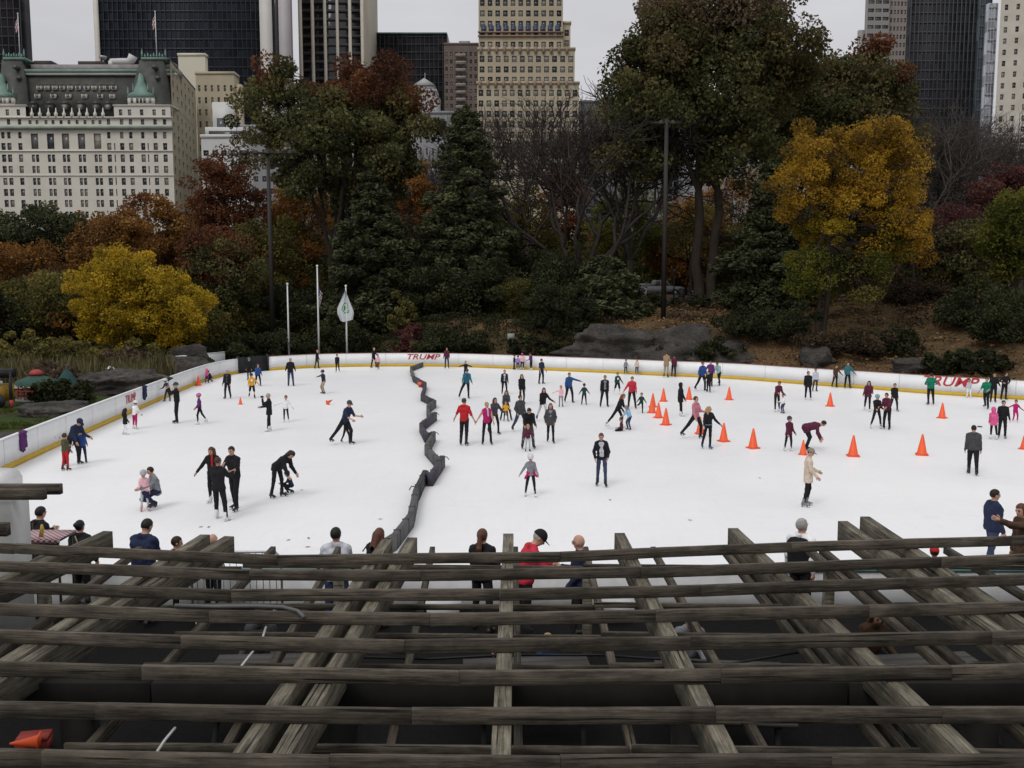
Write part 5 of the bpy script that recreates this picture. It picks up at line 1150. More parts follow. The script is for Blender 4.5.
def leaf_mesh(name, C, rad, per, size, m, sq=.75, flat=0.0, r_=None, shell=.35, aspect=1.6, vbias=None, up=None):
    C = np.asarray(C, float); n = len(C); rad = np.broadcast_to(np.asarray(rad, float), (n,)); per = np.broadcast_to(np.asarray(per), (n,)).astype(int)
    if size > .15 and not flat and up is None: per = (per*2.1).astype(int); size = size*.66; rad = rad*1.18
    if flat and up is None and sq < .5 and size > .3: per = (per*2.0).astype(int); size = size*.62; rad = rad*1.15; sq = .5
    idx = np.repeat(np.arange(n), per); N = len(idx); r_ = r_ or rng
    d = r_.normal(size=(N, 3)); d /= np.linalg.norm(d, axis=1)[:, None]; rr = r_.random(N)**(1/3)*(1-shell)+shell*r_.random(N)**.3
    P_ = C[idx]+d*(rr*rad[idx])[:, None]*np.array((1, 1, sq))
    a = r_.normal(size=(N, 3)); a[:, 2] *= (1-flat); a /= np.linalg.norm(a, axis=1)[:, None]
    if up is not None: a = a*.25+np.array((0, 0, 1.0)); a /= np.linalg.norm(a, axis=1)[:, None]
    b = np.cross(a, r_.normal(size=(N, 3))); 
    if flat: b[:, 2] *= (1-flat)
    b /= np.linalg.norm(b, axis=1)[:, None]
    s = size*(.6+.8*r_.random(N)); A = a*(s*aspect/2)[:, None]; B = b*(s/2)[:, None]; nn = np.cross(a, b)*(s*.15)[:, None]
    V = np.stack([P_-A, P_+B+nn, P_+A, P_-B+nn], 1).reshape(-1, 3); F = np.arange(4*N).reshape(-1, 4)
    cv = r_.normal(size=n)*.17; v = .42+cv[idx]+r_.normal(size=N)*.14
    if vbias is not None: v = v+vbias(P_)
    return np_mesh(name, V, F, [m], attr=np.clip(v, 0, 1))
def limb(mb, a, b, r0, r1, bend=.15, n=5, seg=5, m=0, sag=0):
    a = np.array(a, float); b = np.array(b, float); L = np.linalg.norm(b-a); o = rng.normal(size=3)*bend*L*.5; o[2] = abs(o[2])*.3-sag*L
    pts = []; 
    for i in range(seg+1):
        t = i/seg; pts.append(a*(1-t)+b*t+o*4*t*(1-t)*.5+rng.normal(size=3)*L*.015*(0 < i < seg))
    mb.tube(pts, [r0+(r1-r0)*(i/seg) for i in range(seg+1)], n, m, cap=False); return pts
def broadleaf(name, label, base, height, envs, leafm, barkm, tr=.35, fork=.25, clumps=90, crad=1.5, per=130, size=.3, nl=6, lean=(0, 0), vb=None, group=None, stems=1, cat='tree', twigs=True, cov=1.0, zbase=None, sq=.75):
    """envs: list of ellipsoids (dx, dy, dz, rx, ry, rz) relative to the base; clumps of leaves fill them, limbs run to every clump"""
    bz = tz(base[0], base[1])-.15 if zbase is None else zbase; T = empty(name, (base[0], base[1], bz), label=label, cat=cat, group=group)
    vol = np.array([e[3]*e[4]*e[5] for e in envs]); cnt = np.maximum(3, (clumps*vol/vol.sum()).astype(int)); C = []; MI = []
    for ei, (e, k) in enumerate(zip(envs, cnt)):
        d = rng.normal(size=(k, 3)); d /= np.linalg.norm(d, axis=1)[:, None]; r = .35+.65*rng.random(k)**.5; r *= 1+.13*rng.normal(size=k)
        C.append(np.array(e[:3])+d*r[:, None]*np.array(e[3:6])); MI += [e[6] if len(e) > 6 else leafm]*k
    C = np.concatenate(C); C[:, 2] = np.maximum(C[:, 2], .4)
    mb = MB(); zf = height*fork; zmin = C[:, 2].min()
    tops = []
    for s_ in range(stems):
        sx = (s_-(stems-1)/2)*tr*2.6; top = (sx*3+lean[0]*.5, lean[1]*.5, height*.62); base_ = (sx, 0, 0)
        pts = limb(mb, base_, (sx*1.6+lean[0]*.15, lean[1]*.15, zf), tr*1.25, tr*.85, .04, 9, 5); mb.tube([(sx, 0, -.4), (sx, 0, .5)], [tr*1.9, tr*1.2], 9, cap=False)
        tops.append(np.array(pts[-1]))
    ends = []
    for i in range(nl):
        t0 = tops[i % len(tops)]; a = 2*math.pi*i/nl+rng.random()*.8; tgt = C.mean(0)+np.array((math.cos(a)*envs[0][3]*.45, math.sin(a)*envs[0][4]*.4, 0)); tgt[2] = zf+(C[:, 2].max()-zf)*(.5+.35*rng.random())
        pts = limb(mb, t0, tgt, tr*.62, tr*.2, .22, 7, 7); ends += [(np.array(p), tr*.62+(tr*.2-tr*.62)*j/7) for j, p in enumerate(pts)]
    EP = np.array([e[0] for e in ends]); ER = [e[1] for e in ends]
    for c in C:
        below = EP[:, 2] < c[2]+.4; D = np.linalg.norm(EP-c, axis=1)+np.where(below, 0, 6); j = int(np.argmin(D)); r = min(ER[j]*.6, (.035+.012*np.linalg.norm(EP[j]-c))*(.5 if crad < .7 else 1))
        limb(mb, EP[j], c, r, .02, .2, 5, 4)
        if twigs:
            for _ in range(3):
                d = rng.normal(size=3); d /= np.linalg.norm(d); limb(mb, EP[j]*.35+c*.65, c+d*crad*.8, r*.5+.008, .008, .2, 3, 3)
    mb.build('trunk', barkm, T, smooth=True)
    mats = []; 
    for m in MI:
        if m not in mats: mats.append(m)
    for m in mats:
        sel = np.array([x == m for x in MI]); q = C[sel]
        obj('crown', leaf_mesh('crown', q, crad*(.7+.6*rng.random(len(q))), np.maximum(8, per*(.5+rng.random(len(q)))*cov), size, F_[m], vbias=vb, sq=sq), T)
    return T
def copy_thing(src, loc, rz, sc, label=None, group=None):
    r = src.copy(); col.objects.link(r); r.location = loc; r.rotation_euler = (0, 0, rz); r.scale = (sc, sc, sc) if not hasattr(sc, '__len__') else sc
    if label: r['label'] = label
    if group: r['group'] = group
    for c in list(src.children):
        d = c.copy(); col.objects.link(d); d.parent = r
    return r
def pine(name, label, base, height, rad, skirt=.06, leafm='pine', lv=22, group=None, per=60, size=.34, power=.75, cat='pine tree'):
    bz = tz(*base)-.15; T = empty(name, (base[0], base[1], bz), label=label, cat=cat, group=group); mb = MB()
    limb(mb, (0, 0, -.3), (0, 0, height), .34, .05, .02, 8, 8); C = []; Rr = []
    for i in range(lv):
        t = (i+.3*rng.random())/lv; z = height*(skirt+(1-skirt)*t); R_ = rad*(1-t)**power*(.8+.35*rng.random())+.25; nb = max(4, int(8*(1-t)+3)); a0 = rng.random()*6
        for k in range(nb):
            a = a0+2*math.pi*k/nb+rng.normal()*.15; Lb = R_*(.7+.45*rng.random()); e = np.array((math.cos(a)*Lb, math.sin(a)*Lb, z+Lb*(.02+.22*t)+rng.normal()*.1))
            limb(mb, (0, 0, z), e, .06*(1-t)+.02, .012, .06, 4, 3, sag=.06)
            nc = max(2, int(Lb/.75))
            for j in range(nc):
                f = .28+.72*(j+.5)/nc; C.append(np.array((0, 0, z))*(1-f)+e*f+np.array((rng.normal()*.12, rng.normal()*.12, -.05*Lb))); Rr.append(.5+.16*Lb*(.4+f*.5))
    C.append(np.array((0, 0, height))); Rr.append(.3)
    mb.build('trunk', B_dark, T, smooth=True)
    obj('crown', leaf_mesh('crown', C, np.array(Rr), per*(.4+np.array(Rr)), size, F_[leafm], sq=.32, flat=.55, aspect=2.2, shell=.2), T); return T
def bare(name, label, base, height, spread, tr=.38, levels=6, seed=3, group=None, nb0=6, zf=.2, barkm=None):
    r_ = np.random.default_rng(seed); bz = tz(*base)-.15; T = empty(name, (base[0], base[1], bz), label=label, cat='bare tree', group=group); mb = MB(); fine = MB()
    def grow(p, d, L, r, lv):
        pts = [p]; q = p.copy(); dd = d.copy(); n = 5 if lv < 3 else 3
        for i in range(n):
            dd = dd+r_.normal(size=3)*.16; dd[2] += .05 if lv < 4 else .02; dd /= np.linalg.norm(dd); q = q+dd*L/n; pts.append(q.copy())
        (mb if lv < 3 else fine).tube(pts, [r*(1-.45*i/n) for i in range(n+1)], 7 if lv < 2 else (5 if lv < 3 else 3), 0, cap=False)
        if lv >= levels: return
        k = 3 if lv < 2 else (3 if lv < 4 else 4)
        for j in range(k):
            f = .45+.55*(j+1)/k if lv > 0 else 1; i = min(n, int(round(f*n))); ax = r_.normal(size=3); ax -= dd*(ax@dd); ax /= np.linalg.norm(ax)
            ang = .38+.35*r_.random(); nd = dd*math.cos(ang)+ax*math.sin(ang); nd = nd*np.array((1.08, 1.0, 1)); nd /= np.linalg.norm(nd)
            grow(pts[i], nd, L*(.66+.18*r_.random()), max(.013, r*(.6+.12*r_.random())), lv+1)
    p0 = np.zeros(3); top = np.array((.1, 0, height*zf)); mb.tube([(0, 0, -.4), (0, 0, .6), tuple(top)], [tr*1.7, tr*1.15, tr], 9, cap=False)
    for i in range(nb0):
        a = 2*math.pi*i/nb0+r_.random()*.5; tilt = .35+.45*r_.random(); d = np.array((math.cos(a)*math.sin(tilt)*spread, math.sin(a)*math.sin(tilt)*spread*.8, math.cos(tilt))); d /= np.linalg.norm(d)
        grow(top.copy(), d, height*.30, tr*.55, 1)
    b = barkm or B_grey; mb.build('trunk', b, T, smooth=True); fine.build('twigs', b, T); return T
def at(px, py, Y): return DY(px, py, Y)
def bx(px, Y, py=290): return float(DY(px, py, Y)[0])
# ---- the named trees, from the photograph
def TR(px, Y): return (bx(px, Y), Y)
# big tree with green and rusty crown on the left
def env(px0, px1, py0, py1, Y, base, ry=None, m=None):
    a = DY(px0, (py0+py1)/2, Y); b = DY(px1, (py0+py1)/2, Y); zt = DY(512, py0, Y)[2]; zb = DY(512, py1, Y)[2]; bz = tz(*base)
    e = ((a[0]+b[0])/2-base[0], 0, (zt+zb)/2-bz, (b[0]-a[0])/2, ry or (b[0]-a[0])/2*.8, (zt-zb)/2)
    return e+(m,) if m else e
b = TR(340, 92)
broadleaf('oak_tree', 'very tall tree with a green crown turning rust red on top, left of centre', b, 27, [env(262, 420, 92, 205, 92, b), env(245, 320, 62, 150, 92, b), env(300, 425, 55, 112, 92, b, 5, 'rust'), env(360, 442, 90, 172, 92, b), env(262, 300, 60, 100, 92, b, 3, 'rust')], 'green', B_dark, tr=.42, fork=.3, clumps=190, crad=1.35, per=130, size=.34, nl=8, stems=2)
b = TR(706, 88)
broadleaf('elm_tree', 'tallest tree, broad dark green crown on two trunks reaching the top edge', b, 33, [env(640, 790, 0, 150, 88, b), env(592, 700, 68, 150, 88, b, 5), env(620, 720, 8, 80, 88, b, 5, 'greenrust'), env(690, 780, 110, 185, 88, b), env(655, 790, -25, 45, 88, b, 6, 'brown'), env(600, 690, 140, 178, 88, b, 3), env(612, 700, 25, 110, 88, b, 6, 'greenrust'), env(740, 812, 20, 110, 88, b, 6, 'greenrust')], 'green', B_dark, tr=.45, fork=.33, clumps=380, crad=1.5, per=120, size=.34, nl=9, stems=2)
b = TR(800, 100)
broadleaf('oak_tree', 'large dark green tree with a rusty shoulder behind the amber tree', b, 28, [env(745, 880, 48, 190, 100, b), env(800, 912, 60, 140, 100, b, 5, 'greenrust'), env(865, 918, 110, 190, 100, b, 4, 'olive'), env(850, 905, 42, 90, 100, b, 3, 'rust')], 'green', B_dark, tr=.42, fork=.3, clumps=250, crad=1.6, per=120, size=.36, nl=8)
# amber tree at right
b = TR(822, 68)
broadleaf('maple_tree', 'bright amber and yellow tree with open lower branches on the right slope', b, 17, [env(786, 850, 126, 175, 68, b, 3), env(835, 905, 116, 172, 68, b, 3.2), env(880, 926, 135, 190, 68, b, 2.8), env(768, 828, 165, 212, 68, b, 2.8), env(820, 888, 168, 226, 68, b, 3.4), env(868, 932, 188, 240, 68, b, 3), env(796, 850, 212, 246, 68, b, 2.6, 'yellow'), env(845, 905, 228, 268, 68, b, 2.8, 'lime'), env(835, 885, 262, 298, 68, b, 2.4, 'olive'), env(860, 915, 205, 250, 68, b, 2.6, 'yellow'), env(785, 845, 245, 300, 68, b, 2.2, 'lime'), env(850, 925, 232, 262, 68, b, 2.4)], 'amber', B_dark, tr=.17, fork=.42, clumps=330, crad=.78, per=125, size=.165, nl=10, stems=2, sq=.8)
# round yellow tree at left
b = TR(138, 66)
broadleaf('maple_tree', 'low rounded yellow tree standing at the left above the rocks', b, 7.5, [env(68, 200, 255, 345, 66, b, 4.2), env(85, 165, 247, 300, 66, b, 3.5), env(120, 206, 285, 345, 66, b, 3.5)], 'yellow', B_dark, tr=.16, fork=.2, clumps=230, crad=.72, per=125, size=.16, nl=8)
# bare tree, pines
bare('bare_tree', 'large leafless grey tree with spreading branches in the centre', TR(583, 88), 25, 1.35, tr=.5, levels=6, seed=12, nb0=6, zf=.11, barkm=bark('dark_grey_bark', (.05, .042, .038)))
pine('pine_tree', 'dark pine with a broad skirt left of centre below the rust red crown', TR(374, 84), 15.5, 5.2, lv=20, per=75)
pine('pine_tree', 'tallest dark pine, right of the other and left of the bare tree', TR(467, 86), 19, 5.0, lv=22, per=70, power=.62)
pine('pine_tree', 'dark pine in shade between the large centre tree and the amber tree', TR(768, 80), 13, 3.8, lv=17, per=65)
pine('pine_tree', 'small dark pine in front of the lawn right of the bare tree', TR(604, 76), 5.2, 3.2, lv=12, per=70, power=.6)
# left hand woods
def BL(name, label, px, Y, x0, x1, y0, y1, m, k=90, cr=1.0, per=100, sz=.26, tr=.22, ry=None, bark_=None, extra=(), **kw):
    b = TR(px, Y); h = zpx(y0, Y)-tz(*b)
    return broadleaf(name, label, b, h, [env(x0, x1, y0, y1, Y, b, ry)]+[env(*e[:4], Y, b, ry, e[4]) for e in extra], m, bark_ or B_dark, tr=tr, fork=.25, clumps=k, crad=cr, per=per, size=sz, nl=6, **kw)
BL('maple_tree', 'rust brown tree right of the hotel with airy crown', 215, 98, 186, 262, 150, 250, 'rust', 90, extra=((230, 262, 95, 170, 'greenrust'),))
BL('maple_tree', 'orange brown tree in front of the hotel base', 165, 104, 118, 205, 196, 270, 'orange', 90, extra=((125, 160, 188, 215, 'rust'),))
BL('maple_tree', 'dull orange tree between the hotel and the yellow tree', 110, 92, 80, 150, 212, 275, 'orange', 70)
BL('evergreen_hedge', 'dark green clipped looking evergreens at the left edge below the hotel', 30, 96, -20, 92, 205, 262, 'pine', 110, cat='evergreens', sz=.28)
BL('maple_tree', 'rusty orange shrubby tree at the left edge', 12, 80, -35, 70, 240, 305, 'orange', 90, sz=.22, extra=((-20, 60, 262, 310, 'brown'),))
BL('small_tree', 'brown green small tree left of the yellow tree', 52, 72, 20, 90, 268, 335, 'olive', 70, sz=.2, extra=((45, 80, 290, 330, 'orange'),))
BL('small_tree', 'dark green bushy tree behind the yellow tree on its right', 205, 80, 170, 262, 235, 320, 'green', 90, sz=.24, extra=((180, 255, 225, 285, 'rust'),))
BL('maple_tree', 'orange tree glowing between the two tall pines', 292, 100, 262, 332, 175, 262, 'orange', 80, extra=((262, 320, 215, 275, 'olive'),))
BL('small_tree', 'yellow green tree behind the light mast on the left', 262, 92, 232, 300, 215, 300, 'olive', 70, sz=.22)
BL('maple_tree', 'orange tree half hidden behind the tallest pine', 415, 112, 395, 440, 160, 230, 'orange', 50)
BL('maple_tree', 'rust orange tree behind the leafless tree', 560, 125, 538, 588, 165, 240, 'rust', 40, cr=1.1, sz=.32)
BL('maple_tree', 'yellow green tree seen through the bare branches', 622, 118, 590, 662, 185, 270, 'lime', 70, cr=1.1, sz=.3, cov=.7)
BL('small_tree', 'yellow brown tree low behind the bare trunk', 520, 108, 480, 570, 195, 275, 'olive', 80, cr=1.1)
BL('maple_tree', 'dull yellow tree behind the white truck', 675, 122, 640, 740, 195, 275, 'olive', 80, cr=1.2, extra=((650, 690, 225, 262, 'lime'),))
BL('maple_tree', 'amber tree far behind the tall double trunk', 740, 128, 700, 790, 170, 262, 'orange', 80, cr=1.3, cov=.7)
# right hand woods
BL('small_tree', 'brown tree in shade behind the amber tree', 835, 92, 765, 925, 180, 292, 'brown', 120, cr=1.1)
BL('small_tree', 'shadowy green tree behind the amber tree on its left', 790, 88, 755, 845, 200, 290, 'green', 80)
BL('maple_tree', 'maroon leaved tree at the upper right', 985, 92, 960, 1045, 165, 235, 'maroon', 70, cr=1.2)
BL('small_tree', 'yellow green tree cut by the right edge', 1015, 72, 985, 1060, 175, 285, 'lime', 80, sz=.22, cov=.8)
BL('small_tree', 'shadowy green tree below the maroon tree', 960, 80, 905, 1000, 215, 320, 'green', 90, sz=.25, extra=((900, 960, 200, 270, 'maroon'),))
BL('evergreen_shrub', 'broad dark evergreen shrub on the right slope below the trees', 985, 66, 935, 1045, 286, 340, 'dark', 80, cr=.8, sz=.2, cat='shrub')
bt = bare('bare_tree', 'leafless grey brown tree between the amber tree and the maroon tree', TR(905, 98), 21, 1.0, tr=.32, levels=6, seed=9, nb0=5, barkm=B_grey)
G2 = 'leafless trees on the right skyline'
bt['group'] = G2
for k, (px, Y, sc, lb) in enumerate(((525, 104, 1.05, 'leafless tree just behind the large leafless one on its left'), (630, 102, 1.0, 'leafless tree just behind the large leafless one on its right'), (940, 106, .95, 'leafless tree under the black tower at right'), (985, 112, 1.0, 'leafless tree under the cream tower at right, behind the maroon tree'), (1020, 108, .95, 'leafless tree at the very right edge of the skyline'), (968, 116, 1.1, 'tallest leafless tree on the right skyline, under the black and cream towers'), (455, 118, .9, 'leafless tree behind the tallest pine on its left'))):
    copy_thing(bt, (bx(px, Y), Y, tz(bx(px, Y), Y)-.1), 1.3*k+.5, sc, lb, G2)
# wood behind everything: five kinds repeated
kinds = []
for nm, m, lab in (('maple_tree', 'orange', 'orange leaved tree in the wood behind the path'), ('oak_tree', 'brown', 'brown leaved tree in the wood behind the path'), ('oak_tree', 'green', 'dark green tree in the wood behind the path'), ('oak_tree', 'olive', 'yellow green tree in the wood behind the path'), ('maple_tree', 'rust', 'rust red tree in the wood behind the path')):
    Y = 132; x = -60+len(kinds)*28; bb = (x, Y); kinds.append(broadleaf(nm, lab, bb, 12, [(0, 0, 7.5, 4.6, 4.4, 4.6), (1.5, 0, 5, 4.6, 4, 3.2)], m, B_dark, tr=.2, fork=.25, clumps=75, crad=1.25, per=85, size=.36, nl=5, twigs=False, group=lab.replace('tree', 'trees')))
pos = []
r3 = random.Random(4)
for row, (Y, n, dx) in enumerate(((124, 15, 0), (140, 15, 4), (160, 17, 1))):
    for i in range(n):
        x = (-1+2*(i+.5)/n)*Y*.66+dx+r3.uniform(-2, 2); k = r3.randrange(5)
        if r3.random() < .35: k = 2
        if x < -14 : sc = r3.uniform(.75, .95)
        else: sc = r3.uniform(.8, 1.12)
        yy = Y+r3.uniform(-5, 5)
        s = kinds[k]; copy_thing(s, (x, yy, tz(x, yy)-.2), r3.uniform(0, 6), (sc, sc, sc*r3.uniform(.9, 1.1)))
for i in range(12):      # the wood carries on past the left and right edges of the picture
    px = -70-i*32 if i < 8 else 1090+(i-8)*45; Y = 86+(i*9) % 26; x = bx(px, Y); s = kinds[(i*2) % 5]; sc = .95+.05*(i % 3); copy_thing(s, (x, Y, tz(x, Y)-.2), i*1.9, sc)
# ---- shrubs and undergrowth
def bush(name, label, px, Y, w, h, m, k=26, sz=.15, cr=.42, per=90, group=None, cat='shrub', pyx=340):
    b = (float(DY(px, pyx, Y)[0]), Y); return broadleaf(name, label, b, h, [(0, 0, h*.5, w/2, w*.4, h*.5)], m, B_dark, tr=.05, fork=.15, clumps=k, crad=cr, per=per, size=sz, nl=4, twigs=False, cat=cat, group=group)
for a in (('shrub', 'dark yew like shrub to the left of the grey rock outcrop', 560, 73, 6.5, 3.6, 'dark', 60), ('shrub', 'green shrub at the far boards left of the grey rock outcrop', 530, 70.5, 4.5, 2.0, 'dark', 34), ('shrub', 'tall dark shrub right of the bare trunk above the outcrop', 612, 77, 5, 4.4, 'dark', 60), ('shrub', 'brown leaved shrub beside the bare trunk', 575, 79, 4, 3.4, 'darkbrown', 40),
          ('shrub', 'maroon shrub among green ones right of the flagpoles', 412, 73, 2.6, 3.0, 'maroon', 26), ('shrub', 'yellow green shrub behind the maroon shrub', 405, 77, 3, 4.0, 'olive', 26), ('shrub', 'spreading dark green shrub behind the red lettering in the centre', 450, 72.5, 6, 2.6, 'dark', 50), ('shrub', 'green shrub between the second and third flagpoles', 335, 74, 6, 2.6, 'dark', 45), ('shrub', 'dark shrub behind the first flagpole', 288, 73, 6, 2.4, 'dark', 45),
          ('shrub', 'dark shrub behind the black gate', 250, 72, 6, 2.3, 'dark', 45), ('shrub', 'low dark shrub behind the white side wall', 212, 68, 6, 1.9, 'dark', 40), ('shrub', 'spiky dark shrub under the yellow tree', 165, 62, 5, 1.4, 'dark', 34), ('shrub', 'green shrub left under the yellow tree', 112, 60, 5, 2.0, 'dark', 34),
          ('shrub', 'dark green shrub at the right part of the rock outcrop', 768, 65.5, 6.5, 2.2, 'dark', 60), ('shrub', 'loose brown shrub under the amber tree', 842, 62.5, 7, 1.5, 'darkbrown', 40), ('shrub', 'dark shrub under the amber tree on its right', 885, 63, 5, 1.9, 'dark', 45), ('shrub', 'green shrub growing over the left part of the grey rock outcrop', 588, 69.5, 3.4, 2.2, 'dark', 30), ('shrub', 'low shrub in front of the middle rock outcrop', 664, 66.6, 3.6, 1.0, 'darkbrown', 30), ('shrub', 'dark shrub between the middle and right rock outcrop', 716, 63.8, 3.6, 1.7, 'dark', 30), ('shrub', 'small dark shrub behind the boards left of the right lettering', 945, 56.5, 2.6, 1.6, 'dark', 22), ('shrub', 'small dark shrub behind the boards at the right lettering', 985, 55, 3.4, 1.7, 'dark', 26),
          ('shrub', 'low green shrub on top of the slope in the middle of the hill', 700, 84, 3, 1.0, 'dark', 14), ('shrub', 'low dark shrub on the path edge left of the litter bin', 648, 84, 4.5, 1.5, 'dark', 26), ('shrub', 'dark thicket on the right slope beneath the dark evergreens', 1010, 60, 5, 3.0, 'dark', 40), ('shrub', 'tangle of brown stems on the right slope', 915, 76, 6, 2.2, 'darkbrown', 44)):
    bush(*a[:8]) if a[7] < 40 else bush(*a[:7], k=a[7], cr=.6, per=110, sz=.18)
UG = 'dark understory shrubs behind the far boards'
ub = [bush('shrub', 'dark evergreen understory shrub behind the far boards', 235, 86, 5.5, 4.2, 'dark', k=60, cr=.75, per=110, sz=.2, group=UG), bush('shrub', 'brown green understory shrub behind the far boards', 300, 88, 5.5, 4.4, 'olive', k=60, cr=.75, per=110, sz=.2, group='brown green understory shrubs behind the far boards')]
for i in range(46):
    px = 175+(i*37.7) % 410; Y = 78+(i*7.3) % 24; x = bx(px, Y); k = 1 if i % 4 == 0 else 0; s_ = ub[k]
    copy_thing(s_, (x, Y, tz(x, Y)-.1), i*1.7, r3.uniform(.7, 1.25))
for i in range(24):
    px = -20+(i*41.3) % 240; Y = 70+(i*5.1) % 26; x = bx(px, Y); c_ = copy_thing(ub[i % 2], (x, Y, tz(x, Y)-.1), i*1.7, r3.uniform(.8, 1.3), ('dark evergreen' if i % 2 == 0 else 'brown green')+' shrub in the woods at the far left', 'dark evergreen shrubs at the far left' if i % 2 == 0 else 'brown green shrubs at the far left')
for i in range(44):
    px = -60+i*26; Y = 176+(i*13.7) % 30; x = bx(px, Y); k = (i*5) % 3 == 0
    copy_thing(ub[int(k)], (x, Y, tz(x, Y)-.2), i*1.3, r3.uniform(1.7, 2.4), ('brown green' if k else 'dark evergreen')+' thicket closing the view far behind the wood', ('brown green' if k else 'dark evergreen')+' thickets behind the wood')
# slender trees standing on the leafy slope
for px, Y, hh_, m, lb in ((752, 84, 11, 'dark', 'slender dark trunk left of the amber tree on the slope'), (784, 80, 10, 'darkbrown', 'slender trunk close left of the amber tree'), (864, 78, 9, 'olive', 'slender trunk right of the amber tree stem'), (884, 82, 10, 'darkbrown', 'slender trunk with sparse brown leaves right of the amber tree'), (912, 76, 9.5, 'darkbrown', 'slender tree with sparse brown leaves on the right slope'), (948, 80, 10, 'maroon', 'slender tree with a few maroon leaves on the right slope'), (690, 92, 9, 'olive', 'slender tree beside the tall double trunk')):
    b = TR(px, Y); broadleaf('young_tree', lb, b, hh_, [(0, 0, hh_*.72, 2.4, 2.2, hh_*.24)], m, B_dark, tr=.13, fork=.45, clumps=26, crad=.8, per=45, size=.2, nl=4, cov=.6)
# tall dry grasses and stems behind the left boards
C = []; 
for _ in range(420):
    px = rng.uniform(-60, 175); Y = rng.uniform(52, 64); x = float(DY(px, 350, Y)[0])
    if float(seg_dist(np.array([x]), np.array([Y]))[0]) > 2: C.append((x, Y, tz(x, Y)+.55))
tag(obj('tall_grass', leaf_mesh('tall_grass', C, .8, 26, .09, F_['reed'], sq=.75, aspect=14, up=True)), 'tall dry grass and stems behind the left boards', 'grass', kind='stuff')
for lb, px, Y, w_, h_, m in (('olive thicket of stems at the far left behind the play area', 30, 60, 9, 3.0, 'olive'), ('brown green thicket in front of the yellow tree', 85, 59, 8, 2.6, 'olive'), ('brown thicket right behind the large boulder', 120, 58.5, 5, 2.0, 'brown'), ('small spiky shrub beside the play area', 62, 45, 2.6, 1.2, 'dark'), ('low brown shrub between the play pieces', 50, 49, 3, 1.5, 'brown')):
    bush('shrub', lb, px, Y, w_, h_, m, k=40, cr=.5, per=110, sz=.14, pyx=370)
# grass tufts near the left boards
C = []
for _ in range(900):
    px = rng.uniform(-40, 110); py = rng.uniform(395, 455); g = G(px, py, .2); s_ = float(seg_dist(g[:1], g[1:2])[0])
    if .5 < s_ < 14 and wob(g[0], g[1], .8, 3) > -.25: C.append((g[0], g[1], tz(g[0], g[1])+.03))
tag(obj('grass', leaf_mesh('grass', C, .28, 40, .035, foliage('lawn_blades', [(.03,.05,.012),(.06,.09,.02),(.10,.13,.035),(.15,.15,.06)]), sq=.15, aspect=5, up=True)), 'green grass between rocks behind the left boards', 'grass', kind='stuff')
# ground cover on the bank behind the centre boards
C = []
for _ in range(900):
    px = rng.uniform(215, 600); Y = rng.uniform(68, 84); x = float(DY(px, 340, Y)[0])
    if float(seg_dist(np.array([x]), np.array([Y]))[0]) > .8: C.append((x, Y, tz(x, Y)+.15))
tag(obj('ground_cover', leaf_mesh('ground_cover', C, .7, 45, .16, F_['dark'], sq=.35)), 'dark green ground cover on the bank behind the far boards', 'ground cover', kind='stuff')
C = []
for _ in range(2600):
    px = rng.uniform(560, 1060); Y = rng.uniform(52, 92); x = float(DY(px, 330, Y)[0])
    if float(seg_dist(np.array([x]), np.array([Y]))[0]) > .7: C.append((x, Y, tz(x, Y)+.03))
tag(obj('fallen_leaves', leaf_mesh('fallen_leaves', C, 1.1, 16, .13, foliage('fallen_leaf', [(.06,.035,.018),(.14,.08,.035),(.24,.15,.07),(.34,.24,.13)], .1), sq=.04, flat=.7)), 'brown fallen leaves covering the right slope', 'leaves', kind='stuff')
C = []
for _ in range(600):
    px = rng.uniform(560, 1060); Y = rng.uniform(58, 88); x = float(DY(px, 330, Y)[0])
    if float(seg_dist(np.array([x]), np.array([Y]))[0]) > 1 and wob(x, Y, .5, 5) > .05: C.append((x, Y, tz(x, Y)+.2))
tag(obj('undergrowth', leaf_mesh('undergrowth', C, .6, 40, .13, F_['darkbrown'], sq=.6)), 'brown undergrowth scattered over the right slope', 'undergrowth', kind='stuff')
